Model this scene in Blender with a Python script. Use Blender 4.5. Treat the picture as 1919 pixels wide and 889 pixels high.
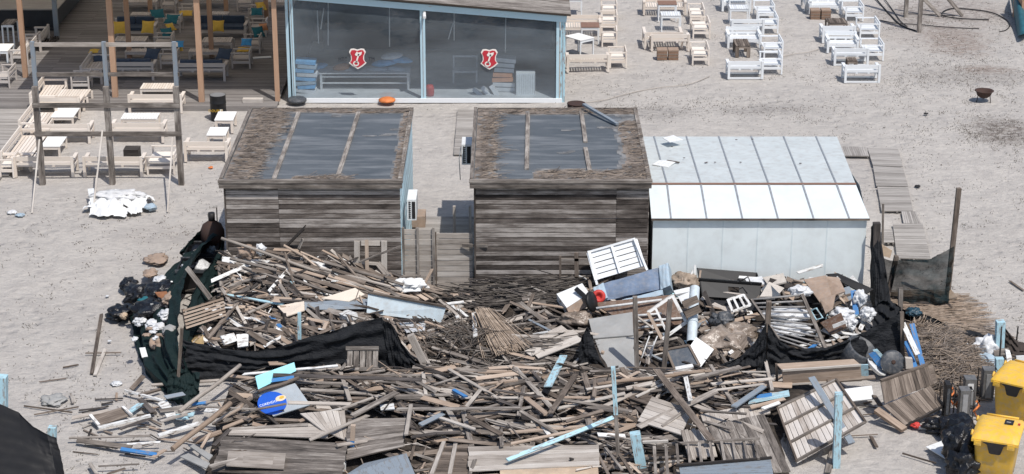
import bpy, math, random
from mathutils import Vector, Matrix, noise
R = math.radians
rnd = random.Random(7)
sc = bpy.context.scene
for o in list(bpy.data.objects): bpy.data.objects.remove(o)

# ---------------------------------------------------------------- camera, sky, sun
CAM_H, PITCH, FOC, CX, CY = 21.5, 20.1, 3800.0, 959.5, 444.5
cam = bpy.data.objects.new('camera', bpy.data.cameras.new('camera'))
sc.collection.objects.link(cam)
cam.location = (0, 0, CAM_H); cam.rotation_euler = (R(90 - PITCH), 0, 0)
cam.data.sensor_width = 36; cam.data.lens = 36 * FOC / 1919.0
cam.data.clip_start = .5; cam.data.clip_end = 2000
sc.camera = cam
w = bpy.data.worlds.new('World'); sc.world = w; w.use_nodes = True
nt = w.node_tree; nt.nodes.clear()
out = nt.nodes.new('ShaderNodeOutputWorld'); bg = nt.nodes.new('ShaderNodeBackground')
sky = nt.nodes.new('ShaderNodeTexSky'); sky.sky_type = 'NISHITA'; sky.sun_disc = False
SUNV = Vector((.30, -.46, 1)).normalized()
EL = math.asin(SUNV.z); AZ = math.atan2(SUNV.x, SUNV.y)
sky.sun_elevation = EL; sky.sun_rotation = AZ; sky.air_density = 1.0; sky.dust_density = 1.5; sky.ozone_density = 1
bg.inputs[1].default_value = .12
nt.links.new(sky.outputs[0], bg.inputs[0]); nt.links.new(bg.outputs[0], out.inputs[0])
sun = bpy.data.objects.new('sun', bpy.data.lights.new('sun', 'SUN'))
sc.collection.objects.link(sun)
sun.data.energy = 3.75; sun.data.angle = R(.55); sun.data.color = (1, .955, .90)
sun.rotation_euler = SUNV.to_track_quat('Z', 'Y').to_euler(); sun.location = (0, 0, 60)
sc.view_settings.view_transform = 'Standard'; sc.view_settings.look = 'None'
sc.view_settings.exposure = 0.02; sc.view_settings.gamma = 1

# ---------------------------------------------------------------- geometry of the place
cp, sp = math.cos(R(PITCH)), math.sin(R(PITCH))
def ray(px, py):
    a, b = (px - CX) / FOC, (CY - py) / FOC
    return Vector((a, cp + b * sp, -sp + b * cp))
def P(px, py, h=0.0):
    d = ray(px, py); t = (CAM_H - h) / -d.z
    return Vector((0, 0, CAM_H)) + d * t
def PY(px, py, Y):
    d = ray(px, py); return Vector((0, 0, CAM_H)) + d * (Y / d.y)
def sm(a, b, v):
    t = min(1, max(0, (v - a) / (b - a))); return t * t * (3 - 2 * t)
def sb(v, a, b, e): return sm(a - e, a, v) * (1 - sm(b, b + e, v))
def hm(x, y):
    n = noise.noise(Vector((x * .9, y * .9, 3))) * .24 + noise.noise(Vector((x * 2.3, y * 2.3, 9))) * .14
    A = (.62 + .62 * sm(49.5, 53, y) * (1 - sm(-5.6, -2.6, x))) * sb(x, -8.1, -2.7, .5) * sm(48.1, 48.7, y) * (1 - sm(53.5, 53.6, y))
    B = .42 * sb(x, -2.6, 2.2, .6) * sm(47.8, 49.0, y) * (1 - sm(53.2, 53.6, y))
    C_ = (.26 + .46 * sm(51.2, 53, y)) * sb(x, 2.0, 9.3, .6) * sm(48.4, 49.3, y) * (1 - sm(53.3, 53.6, y))
    D_ = .42 * sb(x, -6.3, 5.6, 1.2) * (1 - sm(47.2, 48.6, y)) 
    D2 = .22 * sb(x, -6.8, 7.2, .8) * (1 - sm(47.2, 48.4, y)) * sm(44, 46, y)
    h = max(A, B, C_, D_, D2)
    return max(0, h + n * sm(.05, .4, h) * (.5 if x > 2 and y > 48 else 1))
def M(px, py, lift=0.0):
    h = 2.6
    d = ray(px, py)
    while h > 0:
        t = (CAM_H - h) / -d.z
        if h <= hm(d.x * t, d.y * t) + lift: break
        h -= .025
    p = P(px, py, max(h, lift))
    if p.y > 53.5 and -8.1 < p.x < 10 and h <= lift + .05 and py < 560: p = PY(px, py, 53.45)
    return p

# ---------------------------------------------------------------- mesh builder
class MB:
    def __init__(s): s.v = []; s.f = []; s.uv = []; s.tone = []; s.mi = []; s.smooth = []
    def face(s, idx, uvs, tone=.5, mi=0, smooth=False):
        s.f.append(idx); s.uv.append(uvs); s.tone.append(tone); s.mi.append(mi); s.smooth.append(smooth)
    def box6(s, c, tone=.5, mi=0, L=1, W=.1, T=.03):
        """c: 8 corners: u(0/1) v(0/1) w(0/1) index = u*4+v*2+w ; long axis u"""
        n = len(s.v); s.v += [Vector(p) for p in c]
        u0, v0 = rnd.random() * 40, rnd.random() * 40
        def q(a, b, c_, d, l, w_, o):
            s.face([n + a, n + b, n + c_, n + d], [(u0, v0 + o), (u0 + l, v0 + o), (u0 + l, v0 + o + w_), (u0, v0 + o + w_)], tone, mi)
        q(1, 5, 7, 3, L, W, 0); q(2, 6, 4, 0, L, W, 1)
        q(0, 4, 5, 1, L, T, 2); q(3, 7, 6, 2, L, T, 3)
        q(0, 1, 3, 2, T, W, 4); q(4, 6, 7, 5, T, W, 5)
    def plank(s, p0, p1, wd, th, up=(0, 0, 1), tone=None, mi=0, ragged=0.0, roll=0.0):
        p0, p1 = Vector(p0), Vector(p1); ax = (p1 - p0); L = ax.length
        if L < 1e-4: return
        ax.normalize(); up = Vector(up)
        side = ax.cross(up)
        if side.length < 1e-3: side = ax.cross(Vector((1, 0, 0)))
        side.normalize(); up = side.cross(ax).normalized()
        if roll:
            q = Matrix.Rotation(roll, 3, ax); side = q @ side; up = q @ up
        c = []
        for u, p in ((0, p0), (1, p1)):
            for v in (-.5, .5):
                rg = ax * (rnd.uniform(-1, 1) * ragged) if ragged else Vector()
                for w_ in (-.5, .5):
                    c.append(p + side * (-v * wd) + up * (w_ * th) + rg)
        s.box6(c, rnd.random() if tone is None else tone, mi, L, wd, th)
    def box(s, x0, x1, y0, y1, z0, z1, tone=.5, mi=0):
        dx, dy, dz = x1 - x0, y1 - y0, z1 - z0
        if dx >= dy and dx >= dz and dy >= dz: a = ((x0, (y0 + y1) / 2, (z0 + z1) / 2), (x1, (y0 + y1) / 2, (z0 + z1) / 2), dy, dz, (0, 0, 1))
        elif dx >= dy and dx >= dz: a = ((x0, (y0 + y1) / 2, (z0 + z1) / 2), (x1, (y0 + y1) / 2, (z0 + z1) / 2), dz, dy, (0, 1, 0))
        elif dy >= dz: a = (((x0 + x1) / 2, y0, (z0 + z1) / 2), ((x0 + x1) / 2, y1, (z0 + z1) / 2), dx, dz, (0, 0, 1))
        else: a = (((x0 + x1) / 2, (y0 + y1) / 2, z0), ((x0 + x1) / 2, (y0 + y1) / 2, z1), dx, dy, (0, 1, 0))
        s.plank(a[0], a[1], a[2], a[3], a[4], tone, mi)
    def tube(s, pts, r, n=8, tone=.5, mi=0, cap=True):
        pts = [Vector(p) for p in pts]; rings = []
        rr = r if isinstance(r, (list, tuple)) else [r] * len(pts)
        acc = 0
        for i, p in enumerate(pts):
            t = (pts[min(i + 1, len(pts) - 1)] - pts[max(i - 1, 0)]).normalized()
            a = t.cross(Vector((0, 0, 1)))
            if a.length < 1e-3: a = t.cross(Vector((1, 0, 0)))
            a.normalize(); b = t.cross(a)
            if i: acc += (p - pts[i - 1]).length
            base = len(s.v)
            for k in range(n):
                an = 2 * math.pi * k / n
                s.v.append(p + (a * math.cos(an) + b * math.sin(an)) * rr[i])
            rings.append((base, acc))
        for i in range(len(rings) - 1):
            b0, u0 = rings[i]; b1, u1 = rings[i + 1]
            for k in range(n):
                k2 = (k + 1) % n
                s.face([b0 + k, b0 + k2, b1 + k2, b1 + k], [(u0, k * .05), (u0, k * .05 + .05), (u1, k * .05 + .05), (u1, k * .05)], tone, mi, n > 5)
        if cap:
            s.face([rings[0][0] + k for k in range(n)][::-1], [(0, 0)] * n, tone, mi)
            s.face([rings[-1][0] + k for k in range(n)], [(0, 0)] * n, tone, mi)
    def lathe(s, prof, c=(0, 0, 0), n=20, tone=.5, mi=0, mat=None, closed=True):
        """prof: (radius, z) list"""
        c = Vector(c); base = len(s.v); m = len(prof)
        for (r, z) in prof:
            for k in range(n):
                an = 2 * math.pi * k / n; p = Vector((r * math.cos(an), r * math.sin(an), z))
                if mat: p = mat @ p
                s.v.append(c + p)
        for i in range(m - 1):
            for k in range(n):
                k2 = (k + 1) % n
                s.face([base + i * n + k, base + i * n + k2, base + (i + 1) * n + k2, base + (i + 1) * n + k],
                       [(k / n, prof[i][1]), ((k + 1) / n, prof[i][1]), ((k + 1) / n, prof[i + 1][1]), (k / n, prof[i + 1][1])], tone, mi, True)
        if closed:
            s.face([base + k for k in range(n)][::-1], [(0, 0)] * n, tone, mi)
            s.face([base + (m - 1) * n + k for k in range(n)], [(0, 0)] * n, tone, mi)
    def grid(s, fn, nu, nv, tone=.5, mi=0, smooth=True, keep=None, usc=1, vsc=1):
        base = len(s.v)
        for i in range(nu + 1):
            for j in range(nv + 1): s.v.append(Vector(fn(i / nu, j / nv)))
        for i in range(nu):
            for j in range(nv):
                if keep and not keep((i + .5) / nu, (j + .5) / nv): continue
                a = base + i * (nv + 1) + j
                t = tone(i / nu, j / nv) if callable(tone) else tone
                s.face([a, a + nv + 1, a + nv + 2, a + 1], [(i / nu * usc, j / nv * vsc), ((i + 1) / nu * usc, j / nv * vsc), ((i + 1) / nu * usc, (j + 1) / nv * vsc), (i / nu * usc, (j + 1) / nv * vsc)], t, mi, smooth)
    def solid_sheet(s, fn, nu, nv, th, tone=.5, mi=0, usc=1, vsc=1, smooth=True):
        """thick sheet: top, underside and rim"""
        s.grid(lambda u, v: fn(u, v), nu, nv, tone, mi, smooth, None, usc, vsc)
        s.grid(lambda u, v: Vector(fn(1 - u, v)) - Vector((0, th * .35, th)), nu, nv, tone, mi, smooth, None, usc, vsc)
    def blob(s, c, r, seed=0, crump=.25, sub=3, tone=.5, mi=0, flat=0.0):
        import bmesh
        bm = bmesh.new(); bmesh.ops.create_icosphere(bm, subdivisions=sub, radius=1)
        base = len(s.v); c = Vector(c)
        r = Vector(r)
        for v in bm.verts:
            p = v.co.copy(); d = 1 + crump * noise.noise(p * 1.7 + Vector((seed, 0, 0))) * 1.4 - crump * (abs(noise.noise(p * 3.1 + Vector((0, seed, 0)))) - .2) * 1.5 - crump * (abs(noise.noise(p * 6.5 + Vector((0, 0, seed)))) - .2) * .4
            q = Vector((p.x * r.x, p.y * r.y, p.z * r.z)) * d
            if flat and q.z < -r.z * flat: q.z = -r.z * flat
            s.v.append(c + q)
        for f in bm.faces: s.face([base + v.index for v in f.verts], [(v.co.x, v.co.y) for v in f.verts], tone, mi, True)
        bm.free()
    def build(s, name, mats, parent=None, origin=None, **tags):
        if not isinstance(mats, (list, tuple)): mats = [mats]
        if parent is not None and origin is None: origin = Vector(parent.get('_o', (0, 0, 0)))
        if origin is None:
            xs = [v.x for v in s.v]; ys = [v.y for v in s.v]; zs = [v.z for v in s.v]
            origin = Vector(((min(xs) + max(xs)) / 2, (min(ys) + max(ys)) / 2, min(zs)))
        origin = Vector(origin)
        me = bpy.data.meshes.new(name); me.from_pydata([v - origin for v in s.v], [], s.f)
        for m in mats: me.materials.append(m)
        me.polygons.foreach_set('material_index', s.mi); me.polygons.foreach_set('use_smooth', s.smooth)
        uvl = me.uv_layers.new(name='UVMap'); flat = [c for u in s.uv for p in u for c in p]
        uvl.data.foreach_set('uv', flat)
        at = me.attributes.new('tone', 'FLOAT', 'FACE'); at.data.foreach_set('value', s.tone)
        me.update()
        o = bpy.data.objects.new(name, me); sc.collection.objects.link(o)
        if parent is not None: o.parent = parent
        else: o.location = origin
        o['_o'] = tuple(origin)
        for k, v in tags.items(): o[k] = v
        return o
def thing(name, label, cat, loc, group=None, rz=0):
    o = bpy.data.objects.new(name, None); sc.collection.objects.link(o)
    o.location = loc; o.rotation_euler = (0, 0, rz); o.empty_display_size = .2
    o['label'] = label; o['category'] = cat
    if group: o['group'] = group
    o['_o'] = tuple(loc)
    return o
def local_thing(name, label, cat, loc, group=None, rz=0):
    o = thing(name, label, cat, loc, group, rz); o['_o'] = (0., 0., 0.); return o
CACHE = {}
def inst(key, builder, name, label, cat, loc, rz=0, group=None):
    """first call builds the thing, later calls copy it and each of its parts and sub-parts"""
    if key not in CACHE:
        r = local_thing(name, label, cat, loc, group, rz); builder(r); CACHE[key] = r; return r
    src = CACHE[key]; r = src.copy(); sc.collection.objects.link(r)
    r.location = loc; r.rotation_euler = (0, 0, rz); r['label'] = label
    if group: r['group'] = group
    for ch in list(src.children):
        c = ch.copy(); sc.collection.objects.link(c); c.parent = r
        for g in ch.children:
            d = g.copy(); sc.collection.objects.link(d); d.parent = c
    return r

# ---------------------------------------------------------------- materials
def newmat(name):
    m = bpy.data.materials.new(name); m.use_nodes = True; t = m.node_tree; t.nodes.clear()
    o = t.nodes.new('ShaderNodeOutputMaterial'); b = t.nodes.new('ShaderNodeBsdfPrincipled')
    t.links.new(b.outputs[0], o.inputs[0]); return m, t, b, o
def nd(t, typ, **kw):
    n = t.nodes.new(typ)
    for k, v in kw.items():
        if k in n.inputs: n.inputs[k].default_value = v
        else: setattr(n, k, v)
    return n
def ramp(t, src, stops):
    r = t.nodes.new('ShaderNodeValToRGB'); el = r.color_ramp.elements
    while len(el) < len(stops): el.new(.5)
    for e, (p, c) in zip(el, stops): e.position = p; e.color = (*c, 1)
    t.links.new(src, r.inputs[0]); return r.outputs[0]
def math_(t, op, a, b=None, c=None):
    n = t.nodes.new('ShaderNodeMath'); n.operation = op
    for i, x in enumerate((a, b, c)):
        if x is None: continue
        if isinstance(x, (int, float)): n.inputs[i].default_value = x
        else: t.links.new(x, n.inputs[i])
    return n.outputs[0]
def mixc(t, f, a, b):
    n = t.nodes.new('ShaderNodeMix'); n.data_type = 'RGBA'
    if isinstance(f, (int, float)): n.inputs[0].default_value = f
    else: t.links.new(f, n.inputs[0])
    for i, x in ((6, a), (7, b)):
        if isinstance(x, tuple): n.inputs[i].default_value = (*x, 1)
        else: t.links.new(x, n.inputs[i])
    return n.outputs[2]
def uvnoise(t, su, sv, scale=1, detail=4, dist=0, rough=.6):
    u = t.nodes.new('ShaderNodeUVMap'); m = t.nodes.new('ShaderNodeMapping'); m.inputs['Scale'].default_value = (su, sv, 1)
    t.links.new(u.outputs[0], m.inputs[0])
    n = nd(t, 'ShaderNodeTexNoise', Scale=scale, Detail=detail, Distortion=dist, Roughness=rough); t.links.new(m.outputs[0], n.inputs['Vector'])
    return n.outputs[0]
def onoise(t, s, detail=4, scale3=None, geo=False, rough=.6):
    g = t.nodes.new('ShaderNodeNewGeometry') if geo else t.nodes.new('ShaderNodeTexCoord')
    m = t.nodes.new('ShaderNodeMapping'); m.inputs['Scale'].default_value = scale3 or (1, 1, 1)
    t.links.new(g.outputs['Position' if geo else 'Object'], m.inputs[0])
    n = nd(t, 'ShaderNodeTexNoise', Scale=s, Detail=detail, Roughness=rough); t.links.new(m.outputs[0], n.inputs['Vector'])
    return n.outputs[0]
def bump(t, b, h, strength=.4, dist=.02):
    n = nd(t, 'ShaderNodeBump', Strength=strength, Distance=dist); t.links.new(h, n.inputs['Height']); t.links.new(n.outputs[0], b.inputs['Normal'])
def wood(name, c0, c1, c2, rough=.85, wear=None, wearamt=.0, contrast=1.0, tw=.5):
    """weathered timber: tone attribute picks the board, grain runs along it; wear = paint coat colour flaking to wood"""
    m, t, b, o = newmat(name)
    at = nd(t, 'ShaderNodeAttribute', attribute_name='tone')
    g = uvnoise(t, 1.3, 34, 1, 5, .4, .65); st = uvnoise(t, .9, 3.0, 1, 4); st2 = uvnoise(t, 4.0, 11, 1, 3)
    v = math_(t, 'MULTIPLY', at.outputs['Fac'], tw)
    v = math_(t, 'ADD', v, math_(t, 'MULTIPLY', math_(t, 'SUBTRACT', g, .5), 1.15 * contrast))
    v = math_(t, 'ADD', v, math_(t, 'MULTIPLY', math_(t, 'SUBTRACT', st, .5), 1.3 * contrast))
    v = math_(t, 'ADD', v, math_(t, 'MULTIPLY', math_(t, 'SUBTRACT', st2, .5), .35 * contrast))
    v = math_(t, 'ADD', v, .5 - tw / 2)
    col = ramp(t, v, [(0.0, c0), (.5, c1), (1.0, c2)])
    if wear:
        k = math_(t, 'ADD', math_(t, 'MULTIPLY', g, .5), math_(t, 'MULTIPLY', st2, .6))
        k = ramp(t, k, [(.48 + wearamt - .05, (1, 1, 1)), (.48 + wearamt + .04, (0, 0, 0))]) if False else ramp(t, k, [(.62 - wearamt - .03, (0, 0, 0)), (.62 - wearamt + .05, (1, 1, 1))])
        paint = mixc(t, math_(t, 'MULTIPLY', st, .5), wear, tuple(x * .72 for x in wear))
        col = mixc(t, k, paint, col)
    t.links.new(col, b.inputs['Base Color']); b.inputs['Roughness'].default_value = rough
    b.inputs['Specular IOR Level'].default_value = .25
    bump(t, b, g, .5, .008)
    return m
def plain(name, c, rough=.6, var=.15, scale=3, metal=0, spec=.4, bmp=0, bscale=20, c2=None, dust=0):
    if name in bpy.data.materials: return bpy.data.materials[name]
    m, t, b, o = newmat(name)
    n = onoise(t, scale, 5)
    k = ramp(t, n, [(.3, (0, 0, 0)), (.7, (1, 1, 1))])
    col = mixc(t, k, tuple(x * (1 - var) for x in c), c2 or tuple(min(1, x * (1 + var)) for x in c))
    if dust:
        n2 = onoise(t, scale * 3.1, 6); k2 = ramp(t, n2, [(.45, (0, 0, 0)), (.72, (dust, dust, dust))])
        col = mixc(t, k2, col, (.36, .33, .30))
    t.links.new(col, b.inputs['Base Color']); b.inputs['Roughness'].default_value = rough; b.inputs['Metallic'].default_value = metal
    b.inputs['Specular IOR Level'].default_value = spec
    if bmp: bump(t, b, onoise(t, bscale, 4), bmp, .03)
    return m
W = {}
W['grey'] = wood('weathered_grey_wood', (.035, .030, .026), (.185, .160, .140), (.47, .43, .385), contrast=1.15)
W['brown'] = wood('weathered_brown_wood', (.035, .028, .023), (.15, .120, .098), (.33, .275, .23))
W['tan'] = wood('bare_tan_wood', (.17, .12, .085), (.37, .285, .22), (.56, .46, .375), contrast=.7)
W['light'] = wood('bleached_light_wood', (.18, .15, .125), (.42, .375, .33), (.62, .58, .53), contrast=.8)
W['dark'] = wood('dark_wood', (.012, .010, .010), (.055, .048, .044), (.15, .13, .12))
W['white'] = wood('chipped_white_painted_wood', (.14, .11, .09), (.3, .26, .22), (.4, .36, .33), .6, (.80, .80, .78), .03)
W['lblue'] = wood('chipped_pale_blue_painted_wood', (.14, .12, .10), (.25, .23, .21), (.4, .38, .36), .6, (.44, .66, .74), .03)
W['blue'] = wood('blue_painted_wood', (.12, .10, .09), (.2, .18, .17), (.3, .28, .27), .55, (.06, .22, .50), .0)
W['stained'] = wood('stained_whitewashed_wood', (.26, .21, .17), (.56, .51, .46), (.74, .70, .66), contrast=.8)
W['slate'] = wood('grey_blue_painted_wood', (.10, .10, .10), (.2, .2, .2), (.3, .3, .3), .6, (.25, .29, .33), .02)
WALL = wood('shed_wall_boards', (.030, .024, .021), (.150, .127, .112), (.46, .42, .385), contrast=1.1, tw=.8)
CREAM = wood('cream_painted_furniture_wood', (.55, .47, .39), (.72, .64, .56), (.82, .76, .69), .6, contrast=.35)
WHITEP = wood('white_painted_furniture_wood', (.55, .56, .56), (.76, .78, .79), (.85, .87, .88), .55, contrast=.4)
BROWNTOP = wood('red_brown_tabletop_wood', (.13, .07, .05), (.24, .14, .10), (.33, .20, .15), .6, contrast=.5)
POSTW = wood('orange_brown_post_wood', (.26, .14, .08), (.42, .26, .17), (.52, .36, .25), .7, contrast=.5)
DECK = wood('grey_deck_boards', (.10, .09, .085), (.20, .185, .175), (.31, .29, .275), .8, contrast=.5)
PALEDECK = wood('sun_bleached_walkway_boards', (.18, .165, .15), (.34, .315, .29), (.46, .43, .40), .85, contrast=.7)
LBTRIM = wood('pale_blue_trim_paint', (.3, .3, .3), (.4, .4, .4), (.5, .5, .5), .5, (.50, .68, .76), -.05)
BLACKP = plain('black_plastic', (.012, .012, .013), .5, .3, 4, spec=.35)
BAG = plain('black_bin_bag_film', (.010, .010, .012), .28, .3, 4, spec=.5, bmp=.8, bscale=14)
WHITEM = plain('white_enamel', (.80, .81, .80), .45, .06, 4, dust=.25)
WHITEBAG = plain('white_plastic_bag', (.66, .67, .68), .35, .2, 6, bmp=.8, bscale=12, dust=.2)
GREYM = plain('galvanised_metal', (.42, .43, .44), .42, .2, 8, metal=.5)
GREYTUBE = plain('light_grey_metal_tube', (.60, .60, .59), .5, .15, 8)
GREYP = plain('grey_board', (.33, .33, .32), .7, .14, 2.5, dust=.4)
PALEBLUEP = plain('pale_grey_blue_sheet', (.47, .55, .59), .55, .12, 2.2, dust=.45)
CYAN = plain('cyan_board', (.34, .74, .80), .5, .08, 3, dust=.25)
NAVY = plain('navy_fabric', (.045, .065, .10), .9, .2, 6, bmp=.3)
SOFABLUE = plain('faded_blue_upholstery', (.17, .225, .32), .8, .2, 3, bmp=.3, dust=.35)
SOFAPALE = plain('pale_blue_upholstery', (.36, .46, .54), .8, .12, 3, dust=.4)
YELLOWC = plain('mustard_cushion_fabric', (.62, .40, .07), .9, .12, 8)
TEALC = plain('teal_cushion_fabric', (.02, .13, .16), .9, .2, 8)
BLUEC = plain('bright_blue_towel', (.06, .28, .55), .9, .2, 8)
CARD = plain('cardboard', (.34, .25, .19), .85, .2, 4, dust=.4)
TANPLY = plain('tan_plywood', (.50, .38, .27), .7, .2, 4, dust=.3)
BROWNPLY = plain('brown_veneer', (.13, .075, .048), .55, .25, 4, dust=.4)
YELLOWB = plain('yellow_bin_plastic', (.78, .47, .055), .5, .1, 3, spec=.4, dust=.4)
YELLOWD = plain('yellow_bin_body_plastic', (.66, .40, .055), .52, .12, 3, spec=.4, dust=.5)
RUST = plain('rusty_iron', (.10, .045, .03), .8, .4, 6, c2=(.05, .035, .03))
DARKM = plain('sooty_iron', (.022, .02, .02), .6, .3, 5)
RED = plain('red_paint', (.55, .05, .04), .5, .1, 5)
ORANGE = plain('orange_plastic', (.65, .20, .06), .6, .2, 6)
STRAW = plain('dry_reed', (.29, .22, .16), .9, .3, 5, c2=(.46, .37, .29))
THATCH = plain('old_reed_thatch', (.15, .12, .098), .95, .4, 3, c2=(.31, .26, .22))
TWIG = plain('grey_brushwood', (.085, .072, .062), .9, .4, 3, c2=(.21, .185, .16))
FOIL = plain('dusty_clear_plastic_over_reed', (.17, .12, .08), .28, .4, 3.2, spec=.6, bmp=1, bscale=8, c2=(.42, .35, .29))
DKGREY = plain('dark_grey_plastic', (.055, .062, .072), .5, .15, 4, dust=.3)
SCREENM = plain('grey_glass_screen', (.10, .115, .135), .25, .15, 3, dust=.3)
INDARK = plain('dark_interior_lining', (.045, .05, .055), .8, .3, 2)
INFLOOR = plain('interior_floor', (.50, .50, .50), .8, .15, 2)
def netmat(name, c, alpha, rough=.7, green=None):
    m, t, b, o = newmat(name)
    n = onoise(t, 2.2, 4); col = mixc(t, n, c, green or tuple(x * 1.8 for x in c)); t.links.new(col, b.inputs['Base Color'])
    b.inputs['Roughness'].default_value = rough; b.inputs['Specular IOR Level'].default_value = .22
    bump(t, b, onoise(t, 7, 6, (1, 1, 2.5)), .9, .05)
    if alpha < 1:
        tr = t.nodes.new('ShaderNodeBsdfTransparent'); mx = t.nodes.new('ShaderNodeMixShader')
        k = onoise(t, 1.7, 3); k = ramp(t, k, [(.3, (alpha - .14,) * 3), (.7, (min(1, alpha + .14),) * 3)])
        t.links.new(k, mx.inputs[0]); t.links.new(tr.outputs[0], mx.inputs[1]); t.links.new(b.outputs[0], mx.inputs[2]); t.links.new(mx.outputs[0], o.inputs[0])
    return m
NET = netmat('black_shade_net', (.011, .012, .014), 1)
GREENNET = netmat('dark_green_shade_net', (.005, .013, .013), 1, green=(.008, .021, .021))
SHEER = netmat('see_through_shade_net', (.005, .013, .015), .84)
# ---------------------------------------------------------------- the ground
def sand_mat():
    m, t, b, o = newmat('beach_sand')
    big = onoise(t, .22, 5, geo=True); mid = onoise(t, 1.3, 6, geo=True, rough=.7); fine = onoise(t, 9, 6, geo=True, rough=.75)
    spk = onoise(t, 26, 3, geo=True, rough=.8)
    col = mixc(t, ramp(t, big, [(.3, (0, 0, 0)), (.7, (1, 1, 1))]), (.555, .518, .475), (.485, .453, .418))
    col = mixc(t, ramp(t, mid, [(.45, (0, 0, 0)), (.75, (.55, .55, .55))]), col, (.33, .305, .29))
    col = mixc(t, ramp(t, fine, [(.57, (0, 0, 0)), (.82, (.45, .45, .45))]), col, (.28, .25, .22))
    mot = onoise(t, 3.4, 5, (1, 1.6, 1), geo=True, rough=.8)
    col = mixc(t, ramp(t, mot, [(.46, (0, 0, 0)), (.66, (.5, .5, .5))]), col, (.35, .33, .315))
    col = mixc(t, ramp(t, mot, [(.30, (.6, .6, .6)), (.42, (0, 0, 0))]), col, (.50, .475, .455))
    # scattered dark plant scraps, denser to the right where old weeds and peat lie
    g = t.nodes.new('ShaderNodeNewGeometry'); sx = t.nodes.new('ShaderNodeSeparateXYZ'); t.links.new(g.outputs['Position'], sx.inputs[0])
    dens = ramp(t, math_(t, 'MULTIPLY_ADD', sx.outputs[0], .02, .5), [(.45, (0, 0, 0)), (.72, (1, 1, 1))])
    th = math_(t, 'SUBTRACT', .70, math_(t, 'MULTIPLY', dens, .06))
    k = math_(t, 'MULTIPLY', math_(t, 'GREATER_THAN', spk, th), ramp(t, mid, [(.42, (.1, .1, .1)), (.56, (1, 1, 1))]))
    col = mixc(t, math_(t, 'MULTIPLY', k, .55), col, (.14, .12, .10))
    # brown damp patches at fixed spots of the beach
    for (x, y, rx, ry, c, a) in PATCH:
        vx = math_(t, 'DIVIDE', math_(t, 'SUBTRACT', sx.outputs[0], x), rx); vy = math_(t, 'DIVIDE', math_(t, 'SUBTRACT', sx.outputs[1], y), ry)
        d = math_(t, 'SQRT', math_(t, 'ADD', math_(t, 'MULTIPLY', vx, vx), math_(t, 'MULTIPLY', vy, vy)))
        d = math_(t, 'ADD', d, math_(t, 'MULTIPLY', math_(t, 'SUBTRACT', mid, .5), 1.8)); d = math_(t, 'ADD', d, math_(t, 'MULTIPLY', math_(t, 'SUBTRACT', fine, .5), 1.6))
        f = math_(t, 'MULTIPLY', ramp(t, d, [(.45, (a, a, a)), (1.0, (0, 0, 0))]), ramp(t, mot, [(.40, (.25, .25, .25)), (.56, (1, 1, 1))]))
        col = mixc(t, f, col, c)
    t.links.new(col, b.inputs['Base Color']); b.inputs['Roughness'].default_value = .95; b.inputs['Specular IOR Level'].default_value = .1
    vo = nd(t, 'ShaderNodeTexVoronoi', Scale=2.1, Randomness=1.0); vo.feature = 'SMOOTH_F1'; t.links.new(g.outputs['Position'], vo.inputs['Vector'])
    foot = ramp(t, vo.outputs['Distance'], [(.12, (0, 0, 0)), (.34, (1, 1, 1))])
    foot = math_(t, 'MULTIPLY', foot, ramp(t, big, [(.38, (.15, .15, .15)), (.6, (1, 1, 1))]))
    hh = math_(t, 'ADD', math_(t, 'MULTIPLY', mid, .7), math_(t, 'MULTIPLY', fine, .22)); hh = math_(t, 'ADD', hh, math_(t, 'MULTIPLY', foot, .34)); hh = math_(t, 'ADD', hh, math_(t, 'MULTIPLY', mot, .4))
    bump(t, b, hh, .9, .20)
    return m
PATCH = []
for (px, py, rx, ry, c, a) in ((1790, 75, 1.5, 3.2, (.24, .175, .14), .75), (1880, 245, 1.6, 2.2, (.15, .125, .11), .85), (1760, 65, 3, 3, (.30, .26, .235), .6),
        (1830, 140, 3.4, 1.8, (.26, .235, .215), .6), (1700, 30, 1.8, 3, (.22, .19, .17), .7), (1800, 20, 3, 3.5, (.25, .21, .19), .7), (1240, 210, 1.6, 1.1, (.27, .25, .235), .6), (1440, 205, 2.6, .9, (.27, .25, .235), .6),
        (1760, 640, 2.4, 1.6, (.26, .20, .16), .6), (300, 440, 2, 1.2, (.36, .33, .31), .5), (1850, 130, 1.4, .8, (.22, .16, .13), .6)):
    p = P(px, py); PATCH.append((p.x, p.y, rx, ry, c, a))
SAND = sand_mat()
def gz(x, y):
    return noise.noise(Vector((x * .35, y * .35, 0))) * .05 + noise.noise(Vector((x * 1.1, y * 1.1, 5))) * .028 - .03
g = MB(); xs = [-400, -150, -60] + [-27 + .3 * i for i in range(181)] + [60, 150, 400]; ys = [-100, 10, 30] + [38 + .3 * i for i in range(221)] + [140, 250, 700]
nx, ny = len(xs), len(ys)
for x in xs:
    for y in ys: g.v.append(Vector((x, y, gz(x, y) if abs(x) < 28 and 37 < y < 105 else -.03)))
for i in range(nx - 1):
    for j in range(ny - 1):
        a = i * ny + j; g.face([a, a + ny, a + ny + 1, a + 1], [(0, 0)] * 4, .5, 0, True)
g.build('ground', SAND, None, (0, 0, 0), kind='structure')

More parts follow.
